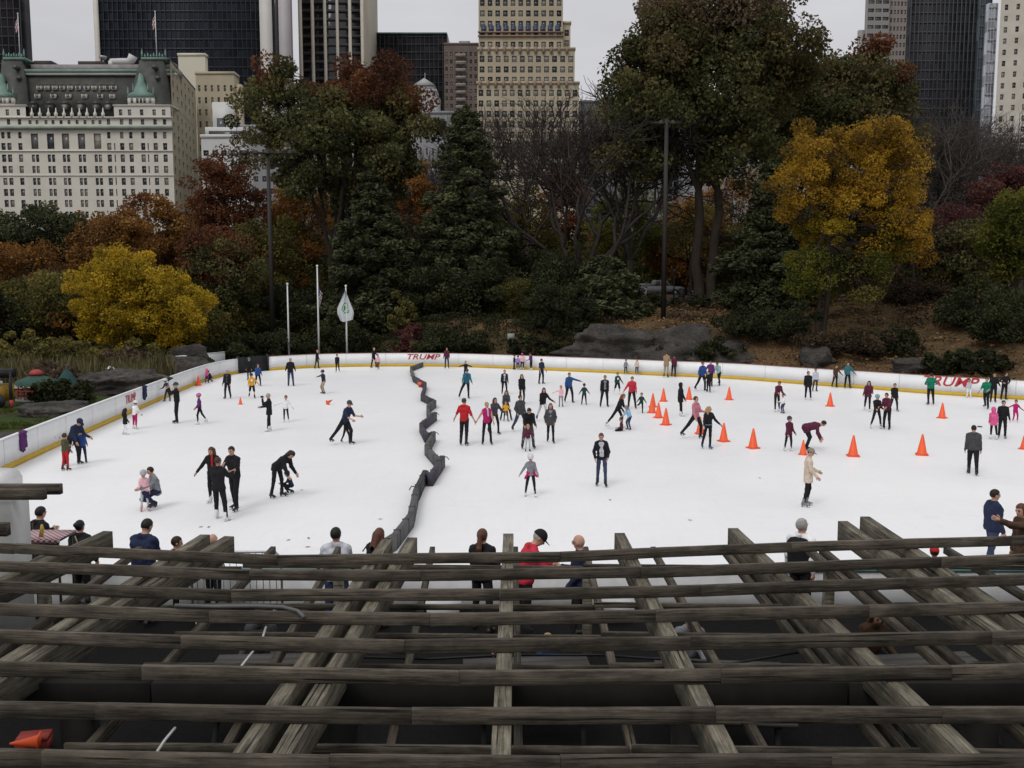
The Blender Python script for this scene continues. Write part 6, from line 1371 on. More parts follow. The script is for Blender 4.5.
# ---------------------------------------------------------------- rocks
m, nt_, bs = nodes('schist_rock'); f1 = noise(nt_, .6, 6, .65); f2 = noise(nt_, 4, 5, .7, sc3=(1, 1, 2.5))
c = ramp(nt_, f1, [(.3, (.018, .016, .014)), (.55, (.05, .043, .037)), (.75, (.11, .095, .08))]); c = mix(nt_, c, ramp(nt_, f2, [(.35, .35), (.65, 1.3)]), 1, 'MULTIPLY')
nt_.links.new(c, bs.inputs['Base Color']); bs.inputs['Roughness'].default_value = .9; bump(nt_, bs, f2, .8, .12); M_rock = m
def rock(label, x, y, rx, ry, rz, seed=0, name='boulder', rot=0, n=2, z=None):
    import bmesh
    bm = bmesh.new(); bmesh.ops.create_icosphere(bm, subdivisions=5 if rx > 3 else 4, radius=1)
    V = np.array([v.co[:] for v in bm.verts]); r_ = np.random.default_rng(seed); d = np.ones(len(V))
    for k in range(14):      # faceting by random cutting planes
        nv = r_.normal(size=3); nv /= np.linalg.norm(nv); h = .62+.3*r_.random(); q = V@nv; V = V-np.outer(np.maximum(q-h, 0)*.85, nv)
    for sc, am in ((2.2, .09), (5, .06), (11, .035), (23, .015)):
        ph = r_.random(6)*6; V = V*(1+am*(np.sin(V[:, 0]*sc*1.3+ph[0]+2*np.sin(V[:, 1]*sc+ph[1]))+np.sin(V[:, 2]*sc*1.7+ph[2]+np.sin(V[:, 0]*sc+ph[3]))))[:, None]
    V = V*np.array((rx, ry, rz)); F = np.array([[v.index for v in f.verts] for f in bm.faces]); bm.free()
    zz = tz(x, y) if z is None else z
    o = obj(name, np_mesh(name, V, F, [M_rock], smooth=False), None, (x, y, zz+rz*.12), rot); return tag(o, label, 'rock')
def RK(label, px, py, Y, rx, ry, rz, seed, **k):
    rock(label, float(DY(px, py, Y)[0]), Y, rx, ry, rz, seed, **k)
RK('broad grey rock outcrop above the far boards, left part', 628, 340, 68.6, 5.0, 3.4, 2.3, 1, name='rock_outcrop', z=.75)
RK('dark fissured rock outcrop above the far boards, middle part', 686, 345, 66.8, 3.8, 3.0, 2.3, 2, name='rock_outcrop', z=.7)
RK('low dark rock outcrop above the far boards, right part behind the shrub', 738, 350, 65, 3.4, 2.6, 1.7, 3, name='rock_outcrop', z=.5)
RK('pale rounded boulder behind the boards below the amber tree', 817, 360, 60.2, 1.3, 1.1, 1.2, 4)
RK('small brown rock low at the right boards', 910, 370, 58, 1.5, 1.0, .8, 5)
RK('flat brown rock at the foot of the bank right of centre', 590, 362, 69, 2.6, 1.6, .9, 6)
RK('long low grey boulder behind the left boards', 106, 392, 49.5, 3.3, 1.7, 1.15, 7)
RK('grey boulder touching the long low boulder at left', 128, 388, 51, 1.9, 1.4, 1.0, 8)
RK('dark boulder beneath the yellow tree', 168, 365, 60, 2.4, 1.6, 1.3, 9)
RK('rounded grey boulder left of the low white wall', 190, 358, 63, 2.0, 1.5, 1.5, 10)
RK('flat boulder in the grass at the left near the boards', 15, 440, 33.5, 1.6, 1.2, .55, 11)
RK('grey rock beside the grass behind the bending adult', 52, 408, 40.5, 1.5, 1.1, .5, 12)
RK('small rock among the grass at the left', 38, 412, 40, .8, .6, .4, 13)
RK('dark stone close behind the left boards', 66, 404, 42, 1.1, .7, .45, 14)
# ---------------------------------------------------------------- flagpoles
M_pole = mat('flagpole_white', (.62, .62, .62), .4, .04)
def flagpole(label, px, pyt, Y=71.5):
    x = float(DY(px, 353, Y)[0]); b0 = tz(x, Y); T = empty('flagpole', (x, Y, b0), label=label, cat='flagpole'); h = float(DY(px, pyt, Y)[2])-b0
    mb = MB(); mb.tube([(0, 0, -.1), (0, 0, h)], [.085, .05], 8); mb.build('pole', M_pole, T, smooth=True)
    mb = MB(); mb.ball((0, 0, h+.08), .1); mb.build('finial', M_pole, T); mb = MB(); mb.lathe([(.25, -.1), (.25, .12), (.1, .3)], (0, 0, 0), 10); mb.build('base', M_pole, T); return T, h
flagpole('white flagpole without a flag, left of three', 289, 285)
T, h = flagpole('tallest white flagpole with a limp striped flag, middle of three', 319, 267)
def flag(T, h, w_, hh, droop, cols, fn, label=None):
    V = []; nx, nz = 14, 16
    for i in range(nx+1):
        for j in range(nz+1):
            u = i/nx; v = j/nz; V.append((.06+w_*u*(1-droop*.25*v), .16*math.sin(u*7+v*3)*u+.05*math.sin(v*9), h-hh*v*(1)-w_*droop*u*(.55)))
    F = [(i*(nz+1)+j, i*(nz+1)+j+1, (i+1)*(nz+1)+j+1, (i+1)*(nz+1)+j) for i in range(nx) for j in range(nz)]
    mi = [fn((i+.5)/nx, (j+.5)/nz) for i in range(nx) for j in range(nz)]
    return obj('flag', np_mesh('flag', V, F, cols, mi, smooth=True), T)
c_r, c_w, c_b = mat('flag_red', (.16, .05, .06), .8, 0), mat('flag_white', (.5, .53, .55), .8, 0), mat('flag_blue', (.03, .04, .12), .8, 0)
flag(T, h-1.5, .3, 1.4, 3.0, [c_r, c_w, c_b], lambda u, v: 2 if (u < .45 and v < .5) else (0 if int(v*13) % 2 == 0 else 1))
T, h = flagpole('white flagpole with a pale flag showing a green leaf emblem, right of three', 347, 287)
c_g = mat('flag_green', (.05, .22, .06), .8, 0)
V = []; NX, NZ = 16, 20
for i in range(NX+1):
    for j in range(NZ+1):
        u, v = i/NX, j/NZ; wl = 1.0*min(1, v*1.6+.05)*(1-.35*max(0, v-.75)/.25); wr_ = 1.15*min(1, v*1.3)*(1-.2*max(0, v-.7)/.3)
        x = -wl*1.35+(wl*1.35+wr_*1.1)*u; V.append((x, -.14+.12*math.sin(u*11+v*2), h-.25-2.5*v*(1-.1*abs(u-.3))))
F = [(i*(NZ+1)+j, i*(NZ+1)+j+1, (i+1)*(NZ+1)+j+1, (i+1)*(NZ+1)+j) for i in range(NX) for j in range(NZ)]
def emb(u, v):
    du, dv = (u-.55)/.22, (v-.58)/.17; r = math.hypot(du, dv); a = math.atan2(dv, du)
    if .82 < r < 1.05: return 1
    return 1 if r < .62+.12*math.cos(5*a) else 0
o = obj('flag', np_mesh('flag', [(x*.52, y, z) for x, y, z in V], F, [c_w, c_g], [emb((i+.5)/NX, (j+.5)/NZ) for i in range(NX) for j in range(NZ)], smooth=True), T)
# ---------------------------------------------------------------- light masts
def mast(label, px, pyt, Y, heads):
    x = float(DY(px, 250, Y)[0]); b0 = tz(x, Y); T = empty('light_mast', (x, Y, b0), label=label, cat='light mast'); h = float(DY(px, pyt, Y)[2])-b0; mm = mat('mast_brown', (.022, .018, .016), .6, .1)
    mb = MB(); mb.tube([(0, 0, -.1), (0, 0, h)], [.22, .15], 8); mb.build('pole', mm, T)
    mb = MB(); mb.beam((-heads*.42-.3, 0, h-.3), (heads*.42+.3, 0, h-.3), .14, .14); mb.build('crossarm', mm, T)
    for k in range(heads):
        xx = (k-(heads-1)/2)*.95
        mb = MB(); mb.lathe([(.08, .18), (.16, .12), (.22, -.06), (.24, -.16), (.2, -.14)], (xx, -.15, h-.3), 10); mb.beam((xx, 0, h-.25), (xx, -.15, h-.15), .07, .07); mb.build('floodlight', mm, T)
    return T
mast('tall brown light mast with a row of floodlights on the left', 270.5, 149, 77, 5)
mast('tall brown light mast with a compact head in front of the centre trees', 664.5, 119, 74, 2)
# ---------------------------------------------------------------- path furniture
def path_pt(px, Y): x = float(DY(px, 290, Y)[0]); return x, Y, tz(x, Y)
x0, _, _ = path_pt(640, 88); 
fence = empty('low_fence', (path_pt(760, 85)[0], 85, 0), label='low dark fence along the edge of the hill path', cat='fence'); L = fence.location
pts = [(560, 95), (640, 91), (690, 89), (740, 87), (800, 84), (850, 82), (905, 80), (940, 78)]; P3 = [np.array(path_pt(*p)) for p in pts]
mb = MB()
for a, b_ in zip(P3[:-1], P3[1:]):
    for h_ in (.12, .45, .8): mb.beam(tuple(a-np.array(L)+np.array((0, 0, h_))), tuple(b_-np.array(L)+np.array((0, 0, h_))), .06, .3 if h_ < .2 else .05)
mb.build('rail', M_black, fence)
for a, b_ in zip(P3[:-1], P3[1:]):
    nn = 4
    for k in range(nn):
        p = a+(b_-a)*k/nn; mb = MB(); q = p-np.array(L); mb.box(q[0]-.04, q[0]+.04, q[1]-.04, q[1]+.04, q[2]-.2, q[2]+.95); mb.build('post', M_black, fence)
x, y, z = path_pt(682, 92); T = empty('litter_bin', (x, y, z), label='dark round litter bin on the hill path behind the low fence', cat='litter bin')
mb = MB(); mb.lathe([(.3, 0), (.33, .1), (.33, .95), (.3, 1.0)], n=14); mb.build('drum', M_black, T); mb = MB(); mb.lathe([(.34, 1.0), (.34, 1.06), (.2, 1.2), (.0, 1.22)], n=14); mb.build('lid', M_dark, T)
x, y, z = path_pt(674, 93); T = empty('path_lamp', (x, y, z), label='slender dark post standing left of the litter bin', cat='post'); mb = MB(); mb.tube([(0, 0, 0), (0, 0, 2.6)], [.07, .05], 8); mb.build('pole', M_black, T); mb = MB(); mb.lathe([(.05, 2.6), (.16, 2.7), (.18, 3.0), (.05, 3.15)], n=8); mb.build('lantern', M_dark, T)
x, y, z = path_pt(646, 96); T = empty('sign_post', (x, y, z), label='short pale marker post on the lawn in front of the truck', cat='post'); mb = MB(); mb.box(-.1, .1, -.1, .1, 0, 1.1); mb.build('post', mat('pale_post', (.4, .38, .34), .8, .1), T); mb = MB(); mb.box(-.13, .13, -.13, .13, 1.1, 1.2); mb.build('cap', M_dark, T)
g = DY(511, 337, 71.5); T = empty('small_sign', (g[0], 71.5, tz(g[0], 71.5)), label='small square grey sign above the far boards right of the centre lettering', cat='sign'); hz_ = g[2]-tz(g[0], 71.5)
mb = MB(); mb.box(-.28, .28, -.02, .02, hz_-.28, hz_+.28); mb.build('plate', mat('sign_grey', (.25, .26, .25), .6, .05), T); mb = MB(); mb.box(-.03, .03, .021, .06, -.1, hz_-.1); mb.build('post', M_dark, T)
# white pickup truck
x, y, _ = path_pt(658, 103); z = tz(x, y)+.1; T = empty('pickup_truck', (x, y, z), R(6), 'white pickup truck parked on the hill path behind the mast', 'truck'); M_car = mat('white_car_paint', (.3, .3, .3), .35, .03); M_tyre = mat('tyre', (.015, .015, .015), .9, .1)
mb = MB(); mb.prism([(-2.6, .45), (2.55, .45), (2.7, .6), (2.68, .98), (2.5, 1.08), (1.3, 1.15), (-.35, 1.12), (-2.62, 1.12), (-2.66, .6)], -.92, .92); mb.build('body', M_car, T)
mb = MB(); mb.prism([(-.7, 1.13), (1.35, 1.16), (.75, 1.78), (-.5, 1.82)], -.82, .82); mb.build('cab', M_car, T)
mb = MB(); mb.prism([(.1, 1.2), (1.1, 1.2), (.68, 1.7), (.1, 1.72)], -.83, -.822); mb.prism([(-.55, 1.2), (0, 1.2), (0, 1.72), (-.42, 1.74)], -.83, -.822); mb.build('window', M_win, T)
mb = MB(); mb.box(-2.6, -.75, -.92, -.8, 1.125, 1.42); mb.box(-2.6, -.75, .8, .92, 1.125, 1.42); mb.box(-2.66, -2.58, -.92, .92, 1.125, 1.42); mb.build('bed_side', M_car, T)
for wx in (-1.75, 1.75):
    for wy in (-.9, .9):
        mb = MB(); mb.tube([(wx, wy-.12, .38), (wx, wy+.12, .38)], .38, 16); q = mb.build('wheel', M_tyre, T); mb = MB(); mb.tube([(wx, wy-.13, .38), (wx, wy-.121, .38)] if wy < 0 else [(wx, wy+.121, .38), (wx, wy+.13, .38)], .2, 12); mb.build('hubcap', M_metal, q)
mb = MB(); mb.box(2.66, 2.72, -.8, -.5, .75, .92); mb.build('headlight', M_metal, T)
# ---------------------------------------------------------------- play area on the left
g = G(25, 402, .4); z0 = tz(g[0], g[1])
T = empty('carousel', (g[0], g[1]+1.2, z0), label='children\'s carousel with a green canopy, red top and red railings', cat='carousel'); T.scale = (.72, .72, .72); M_cg = mat('canopy_green', (.02, .065, .05), .7, .15); M_cr = mat('play_red', (.3, .04, .03), .5, .1)
mb = MB(); nseg = 12; V = [(0, 0, 1.95)]
for j in range(nseg*2): a = 2*math.pi*j/(nseg*2); r = 1.35 if j % 2 == 0 else 1.25; V.append((r*math.cos(a), r*math.sin(a), 1.45-(.0 if j % 2 else .05)))
for j in range(nseg*2): a = 2*math.pi*j/(nseg*2); r = 1.4; V.append((r*math.cos(a), r*math.sin(a), 1.22 if j % 2 else 1.1))
n2 = nseg*2; F = [(0, 1+j, 1+(j+1) % n2) for j in range(n2)]+[(1+j, 1+n2+j, 1+n2+(j+1) % n2, 1+(j+1) % n2) for j in range(n2)]
mb.add(V, F); mb.build('canopy', M_cg, T); mb = MB(); mb.lathe([(.45, 1.8), (.5, 1.95), (.3, 2.15), (.05, 2.22)], n=10); mb.build('top', M_cr, T)
mb = MB(); mb.lathe([(1.4, 0), (1.4, .18)], n=20); mb.build('platform', mat('play_grey', (.2, .2, .2), .8, .1), T)
for j in range(6):
    a = 2*math.pi*j/6+.3; mb = MB(); mb.tube([(1.2*math.cos(a), 1.2*math.sin(a), .18), (1.2*math.cos(a), 1.2*math.sin(a), 1.4)], .035, 6); mb.build('pole', M_cr, T)
mb = MB()
for h_ in (.35, .8): mb.tube([(1.32*math.cos(a), 1.32*math.sin(a), h_) for a in np.linspace(0, 6.283, 25)], .03, 5)
for a in np.linspace(0, 6.283, 20)[:-1]: mb.tube([(1.32*math.cos(a), 1.32*math.sin(a), .18), (1.32*math.cos(a), 1.32*math.sin(a), .8)], .018, 4)
mb.build('railing', M_cr, T)
g = G(58, 398, .4); T = empty('play_tent', (g[0], g[1]+1, tz(g[0], g[1])), label='dark green pointed play tent with spread sides', cat='tent'); T.scale = (.78, .78, .78)
mb = MB(); k = 10; V = [(0, 0, 2.0)]; 
for rr, hh_ in ((.45, 1.45), (.8, .95), (1.5, .12)):
    for j in range(k): a = 2*math.pi*j/k; q = 1.0 if j % 2 else .82; V.append((rr*q*math.cos(a), rr*q*math.sin(a), hh_))
F = [(0, 1+j, 1+(j+1) % k) for j in range(k)]+[(1+r*k+j, 1+(r+1)*k+j, 1+(r+1)*k+(j+1) % k, 1+r*k+(j+1) % k) for r in range(2) for j in range(k)]
mb.add(V, F); mb.build('cover', mat('tent_green', (.01, .045, .045), .7, .2), T); mb = MB(); mb.tube([(0, 0, 0), (0, 0, 2.15)], .04, 6); mb.build('pole', M_dark, T)
g = G(4, 408, .4); T = empty('toy_train', (g[0]-.6, g[1]+1, tz(g[0], g[1])), label='yellow and black ride with a dark roof cut by the left edge', cat='ride'); T.scale = (.85, .85, .85); T.location.x -= .35; M_py = mat('play_yellow', (.3, .18, .02), .5, .1)
mb = MB(); mb.box(-1.2, .75, -.6, .6, .45, 1.35); mb.build('body', M_py, T); mb = MB(); mb.box(-1.4, 1.05, -.4, .4, 1.75, 2.2); mb.build('roof', M_black, T); mb = MB(); mb.box(-1.3, .8, -.62, -.601, 1.36, 1.6); mb.build('panel', mat('panel_grey', (.4, .4, .4), .6, .1), T)
for wx in (-.7, .5): mb = MB(); mb.tube([(wx, -.7, .45), (wx, -.62, .45)], .42, 16); mb.build('wheel', M_black, T)
mb = MB(); mb.tube([(1.05, -.3, 0), (1.05, -.3, 2.1)], .09, 8, 0); mb.tube([(1.05, -.3, 0), (1.05, -.3, .5)], .12, 8, 1); mb.build('post', [M_black, M_cr], T)
g = G(156, 380, .5); T = empty('road_barrier', (g[0], g[1]+.5, tz(g[0], g[1])), R(14), 'red plastic barrier lying behind the left boards', 'barrier')
mb = MB(); mb.prism([(-.3, 0), (.3, 0), (.16, .35), (.12, .5), (-.12, .5), (-.16, .35)], -1.3, 1.3, 0, 'x'); mb.build('body', M_cr, T)
for xx in (-.8, 0, .8): mb = MB(); mb.box(xx-.2, xx+.2, -.33, -.3, .05, .15); mb.build('slot', M_black, T)
g = G(118, 383, .4); T = empty('tarpaulin', (g[0], g[1], tz(g[0], g[1])+.9), R(-30), 'crumpled white sheet on the rocks behind the left boards', 'sheet'); V = []
for i in range(13):
    for j in range(7): V.append((i*.13-.8, j*.12-.36, .3*math.exp(-((i-4)/4)**2)*math.sin(j*1.1+.4)+.05*math.sin(i*1.9+j*2)))
mb = MB(); mb.add(V, [(i*7+j, (i+1)*7+j, (i+1)*7+j+1, i*7+j+1) for i in range(12) for j in range(6)]); mb.build('sheet', M_white, T, smooth=True)
g = G(18, 408, .3)
# ---------------------------------------------------------------- coats hung on the left boards
def coat_on_boards(label, px, py, c):
    i = near_idx(px, py); p = far[i]-nrm[i]*.05; o_rz = math.atan2(tang[i][1], tang[i][0]); k = np.array((p[0], p[1], 0.))
    f = union([lambda P: ell_d(P, (0, 0, .74), (.2, .07, .34)), lambda P: ell_d(P, (.02, 0, 1.06), (.19, .12, .06)), lambda P: cap_d(P, np.array((.15, 0, .98)), np.array((.24, -.01, .55)), .06, .045), lambda P: cap_d(P, np.array((-.14, 0, .98)), np.array((-.19, -.01, .5)), .06, .045)], .05)
    V, F = snet(lambda P: f(P)+.012*np.sin(P[..., 0]*40)*np.sin(P[..., 2]*19), (-.35, -.2, .3), (.35, .2, 1.2), .025)
    s_ = 1 if (np.array((-math.sin(o_rz), math.cos(o_rz)))@nrm[i]) > 0 else -1
    o = obj('coat', np_mesh('coat', V, F, [cloth(c)], smooth=True), None, k, o_rz); return tag(o, label, 'coat')
coat_on_boards('dark purple coat hung over the nearest part of the left boards', 20, 464.5, 'purple')
coat_on_boards('navy coat hung over the left boards beside the red lettering', 144, 407.5, 'navy')
# ---------------------------------------------------------------- traffic cones
def make_cone(label, loc, sc=1.0, group='orange cones on the ice'):
    T = empty('traffic_cone', loc, label=label, cat='traffic cone', group=group); mb = MB()
    mb.lathe([(.185, .035), (.165, .05), (.03, .70), (.022, .71)], n=16); mb.build('cone', M_or, T, smooth=True)
    mb = MB(); mb.prism([(-.2, -.16), (-.16, -.2), (.16, -.2), (.2, -.16), (.2, .16), (.16, .2), (-.16, .2), (-.2, .16)], 0, .034, 0, 'z'); mb.build('base', M_or, T); return T
M_or = mat('cone_orange', (.80, .105, .03), .45, .06, 3)
cone0 = None
for px, py, sc, lb in ((154, 402, .9, 'orange cone at the left boards in front of a child in navy'), (198.5, 385.5, .9, 'orange cone in front of the child in pink at the far left boards'), (240.5, 404.3, .55, 'small orange cone standing alone on the left half of the ice'), (663.4, 401.3, 1.0, 'orange cone farthest back in the cluster right of the man in red'), (652, 412.7, 1.05, 'left cone of the cluster right of the man in red'), (652.8, 407, 1.0, 'orange cone directly behind the left cone of the cluster'), (658.4, 417.7, 1.0, 'second nearest cone of the cluster right of the man in red'),
     (665.8, 424.8, 1.05, 'nearest cone of the cluster right of the man in red'), (689, 399.4, 1.0, 'orange cone just right of the woman in a long black coat'), (729, 399.7, 1.0, 'single orange cone far back below the mint jacket'), (700, 433.8, 1.0, 'orange cone between the legs of the couple in pink and black'), (723.6, 441.3, 1.02, 'orange cone just right of the blond woman in black'), (753, 448.1, 1.05, 'orange cone right of the one beside the blond woman'),
     (830, 406.2, 1.0, 'orange cone far back near the right boards, behind a plum coated group'), (853, 456, 1.05, 'orange cone right of the skater bent double'), (921.8, 454.8, 1.05, 'orange cone left of the man in a dark grey sweater'), (942, 418, 1.0, 'orange cone below the man in green with hands on hips'), (803, 454.5, .75, 'orange cone beneath the skater bent double'), (1024.5, 449, .9, 'orange cone cut by the right edge of the picture')):
    g = G(px, py, .004)
    if cone0 is None: cone0 = make_cone(lb, g); cone0.scale = (sc,)*3
    else: copy_thing(cone0, g, rng.random()*3, sc, lb)
g = G(327.5, 403, .1); c = copy_thing(cone0, g, .4, .55, 'small orange cone tipped over on the left half of the ice'); c.rotation_euler = (R(75), 0, R(150)); c.location.z = .12
g = G(419.5, 385.5, .1); c = copy_thing(cone0, g, .4, .8, 'orange cone tipped against the far end of the dark barrier'); c.rotation_euler = (R(70), 0, R(60)); c.location.z = .16
# ---------------------------------------------------------------- zigzag barrier of padded mats
Mp = [mat('mat_grey', (.085, .085, .085), .7, .1), mat('mat_charcoal', (.04, .042, .044), .7, .1), mat('mat_violet', (.055, .048, .066), .7, .1), mat('mat_grey2', (.11, .108, .10), .7, .1)]
zz = [(422.5,367),(411,371.5),(414,382),(425.5,389),(422,401),(435,407.5),(428,413),(428.5,421.5),(435.5,420.5),(421,432),(426.5,443),(434,441),(426.5,455),(438,468.5),(443,467),(430.5,486.5),(425,482),(416,502),(411,527),(394,550),(370,566)]
barrier_n = 0
words_ = ['farthest', 'second', 'third', 'fourth', 'fifth', 'sixth', 'seventh', 'eighth', 'ninth', 'tenth', 'eleventh', 'twelfth', 'thirteenth', 'fourteenth', 'fifteenth', 'sixteenth', 'seventeenth', 'eighteenth', 'nineteenth', 'nearest']
for i in range(len(zz)-1):
    a = G(zz[i][0], zz[i][1], 0); b_ = G(zz[i+1][0], zz[i+1][1], 0); d = b_-a; Ln = np.linalg.norm(d); nseg = 1
    c0 = (a+b_)/2; T = empty('padded_mat', (c0[0], c0[1], .004), math.atan2(d[1], d[0]), f'{"nearest" if i == 19 else words_[i]} padded mat of the dark zigzag barrier, counted from the far end' if i not in (0, 19) else ('padded mat at the far end of the dark zigzag barrier' if i == 0 else 'padded mat at the near end of the dark zigzag barrier'), 'padded mat', 'padded mats dividing the ice')
    hgt = .36+.015*(i % 3); w_ = .15; e = .03; Ln -= .02; m_ = Mp[(i*7+i//3) % 4]
    prof = [(-w_/2, .0), (w_/2, 0), (w_/2, hgt-e), (w_/2-e*.4, hgt-e*.3), (w_/2-e, hgt), (-w_/2+e, hgt), (-w_/2+e*.4, hgt-e*.3), (-w_/2, hgt-e)]
    mb = MB(); mb.prism(prof, -Ln/2, Ln/2, 0, 'x'); mb.build('pad', m_, T)
    mb = MB(); mb.box(-Ln*.2, -Ln*.2+.05, -w_/2-.008, w_/2+.008, .02, hgt+.008); mb.box(Ln*.3, Ln*.3+.05, -w_/2-.008, w_/2+.008, .02, hgt+.008); mb.build('seam', M_black, T)
    if i % 3 == 1: mb = MB(); mb.tube([(Ln*.35, -w_/2, .34), (Ln*.35+.03, -w_/2-.09, .36), (Ln*.35+.08, -w_/2-.15, .26)], .015, 5); mb.build('strap', M_black, T)
leaf_me = leaf_mesh('leaf', [(0, 0, .015)], .01, 1, .07, foliage('dead_leaf', [(.2, .1, .04), (.3, .17, .07)], .1), flat=.8)
for px, py in ((201, 527), (209, 527), (288, 540), (309, 538), (308, 547), (302, 490), (380, 519), (690, 520), (610, 500), (760, 478)):
    g = G(px, py, .004); o = obj('dead_leaf', leaf_me, None, g, px*1.7); tag(o, 'tiny brown dead leaf lying on the ice', 'leaf', 'dead leaves on the ice')
g = G(979.8, 427, 0); mb = MB(); mb.lathe([(.0, 0), (.1, 0), (.1, .03), (0, .032)], n=16); tag(mb.build('rubber_disc', M_black, loc=(g[0], g[1], .003)), 'flat dark disc lying on the ice left of the girl in pink', 'disc')
# ---------------------------------------------------------------- pergolas
ZB = EYE-2.8                # top of the upper cross boards
def piece(parent, name, a, b, w_, h_, m, bev=.0035):
    """one timber from a to b (centres of the top face), with its grain along its length"""
    a = Vector(a); b = Vector(b); d = b-a; Ln = d.length; ang = math.atan2(d.y, d.x); pitch = math.asin(d.z/Ln)
    mb = MB(); n = max(2, int(Ln/.35)); prof = [(-w_/2+bev, -h_), (w_/2-bev, -h_), (w_/2, -h_+bev), (w_/2, -bev), (w_/2-bev, 0), (-w_/2+bev, 0), (-w_/2, -bev), (-w_/2, -h_+bev)]
    V = []; ph = random.random()*9; amp = .0015
    for i in range(n+1):
        x = -Ln/2+Ln*i/n; wy = amp*math.sin(x*1.3+ph); wz = amp*math.sin(x*1.9+ph*2)
        for y, z in prof: V.append((x, y+wy+random.uniform(-.0015, .0015), z+wz+random.uniform(-.0008, .0008)))
    F = [(i*8+j, i*8+(j+1) % 8, (i+1)*8+(j+1) % 8, (i+1)*8+j) for i in range(n) for j in range(8)]+[tuple(range(8))[::-1], tuple(range(n*8, n*8+8))]
    mb.add(V, F); o = mb.build(name, m, parent); L = parent.location; o.location = (a+b)/2-L; o.rotation_euler = (0, -pitch, ang); return o
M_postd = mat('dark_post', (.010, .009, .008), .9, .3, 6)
PG = empty('pergola', (0, 7.5, .35), label='large weathered timber pergola of curved cross boards over heavy rafters in the foreground', cat='pergola')
rows = [[(0,543),(278,555),(400,553.5),(500,552),(560,551.6),(740,544.2),(882,538.4),(1024,535.5)], [(0,560.4),(300,571),(421,570),(500,570),(800,563),(882,558.8),(1024,553.5)],
 [(0,580.4),(300,592.3),(421,590.4),(500,588.5),(800,582.3),(882,578),(1024,573.5)], [(0,602.3),(300,612.4),(421,613),(500,612),(800,606.5),(882,604),(1024,600.5)],
 [(0,628.8),(300,637.9),(421,640),(500,639.5),(800,634),(882,633),(1024,630)], [(0,661),(300,669),(421,670.5),(500,670),(800,667.6),(882,667),(1024,663)],
 [(0,701),(97,703),(300,706),(421,708),(500,707.3),(800,706.3),(1024,705.8)], [(0,748),(300,754),(421,755),(500,755.7),(800,753),(1024,753.5)]]
joints = [[278,560,1010], [250,421,640,940], [232,500,700,905], [210,430,655,868], [182,405,690,990], [143,460,720,950], [97,412,715,940], [44,330,560,830]]
rowpts = []
for r, (row, js) in enumerate(zip(rows, joints)):
    W_ = np.array([G(px, py, ZB)[:2] for px, py in row]); o = np.argsort(W_[:, 0]); W_ = W_[o]
    # smooth curve y(x) of the row
    def f(x, W_=W_):
        if x < W_[0, 0]: return W_[0, 1]+(x-W_[0, 0])*(W_[1, 1]-W_[0, 1])/(W_[1, 0]-W_[0, 0])
        if x > W_[-1, 0]: return W_[-1, 1]+(x-W_[-1, 0])*(W_[-1, 1]-W_[-2, 1])/(W_[-1, 0]-W_[-2, 0])
        return float(np.interp(x, W_[:, 0], W_[:, 1]))
    rowpts.append(f); jx = [float(G(j, np.interp(j, [p[0] for p in row], [p[1] for p in row]), ZB)[0]) for j in js]
    ends = [-8.6]+jx+[8.8]
    ends2 = [ends[0]]
    for e in ends[1:]:
        k = max(1, int(round((e-ends2[-1])/3.2))); s0_ = ends2[-1]
        for q in range(1, k+1): ends2.append(s0_+(e-s0_)*q/k)
    for x0, x1 in zip(ends2[:-1], ends2[1:]):
        dz = random.uniform(-.004, .006)
        piece(PG, 'cross_board', (x0+.001, f(x0)-.015, ZB+dz), (x1-.001, f(x1)-.015, ZB+dz*.3), .042, .11, M_wood_board)
# three more rows towards the terrace, out of the picture
for k in range(1, 4):
    f8 = rowpts[-1]
    for x0, x1 in ((-8.6, -4.5), (-4.5, 0), (0, 4.4), (4.4, 8.8)): piece(PG, 'cross_board', (x0+.001, f8(x0)-.62*k+.02, ZB), (x1-.001, f8(x1)-.62*k+.02, ZB), .042, .11, M_wood_board)
ZR = ZB-.113
def rafter(pa, pb, w_=.125, h_=.25, name='rafter', z=ZR, parent=PG, y0=2.4, m=None):
    a = G(*pa, z); b = G(*pb, z); d = (a-b); d /= np.linalg.norm(d); t = (b[1]-y0)/d[1]; b2 = b-d*t; return piece(parent, name, tuple(b2), tuple(a), w_, h_, m or M_wood)
for pa, pb in (((387,539),(254,735)), ((412,537.5),(282,752)), ((508.5,533.6),(501,754)), ((619.5,533),(727,749)), ((733,528),(950,733)), ((843,521),(1021,645)), ((865,516.5),(1024,622)), ((205,534.5),(20,651)), ((229,536),(42,651)), ((108,531),(-20,588)), ((-10,524),(-150,585))):
    rafter(pa, pb)
# main beams and posts under the rafters
for yb in (7.0, 3.4):
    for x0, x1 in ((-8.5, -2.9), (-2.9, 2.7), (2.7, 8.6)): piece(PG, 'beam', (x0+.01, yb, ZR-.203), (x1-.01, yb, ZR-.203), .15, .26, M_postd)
for x in (-8.3, float(DY(81, 735, 7)[0]), float(DY(344, 735, 7)[0]), 1.42, float(DY(978, 735, 7)[0]), 8.3):
    for yb in (7.0, 3.4):
        mb = MB(); mb.box(-.11, .11, -.11, .11, 0, ZR-.35-.203-.26-.003); o = mb.build('post', M_postd, PG, (x-PG.location.x, yb-PG.location.y, 0))
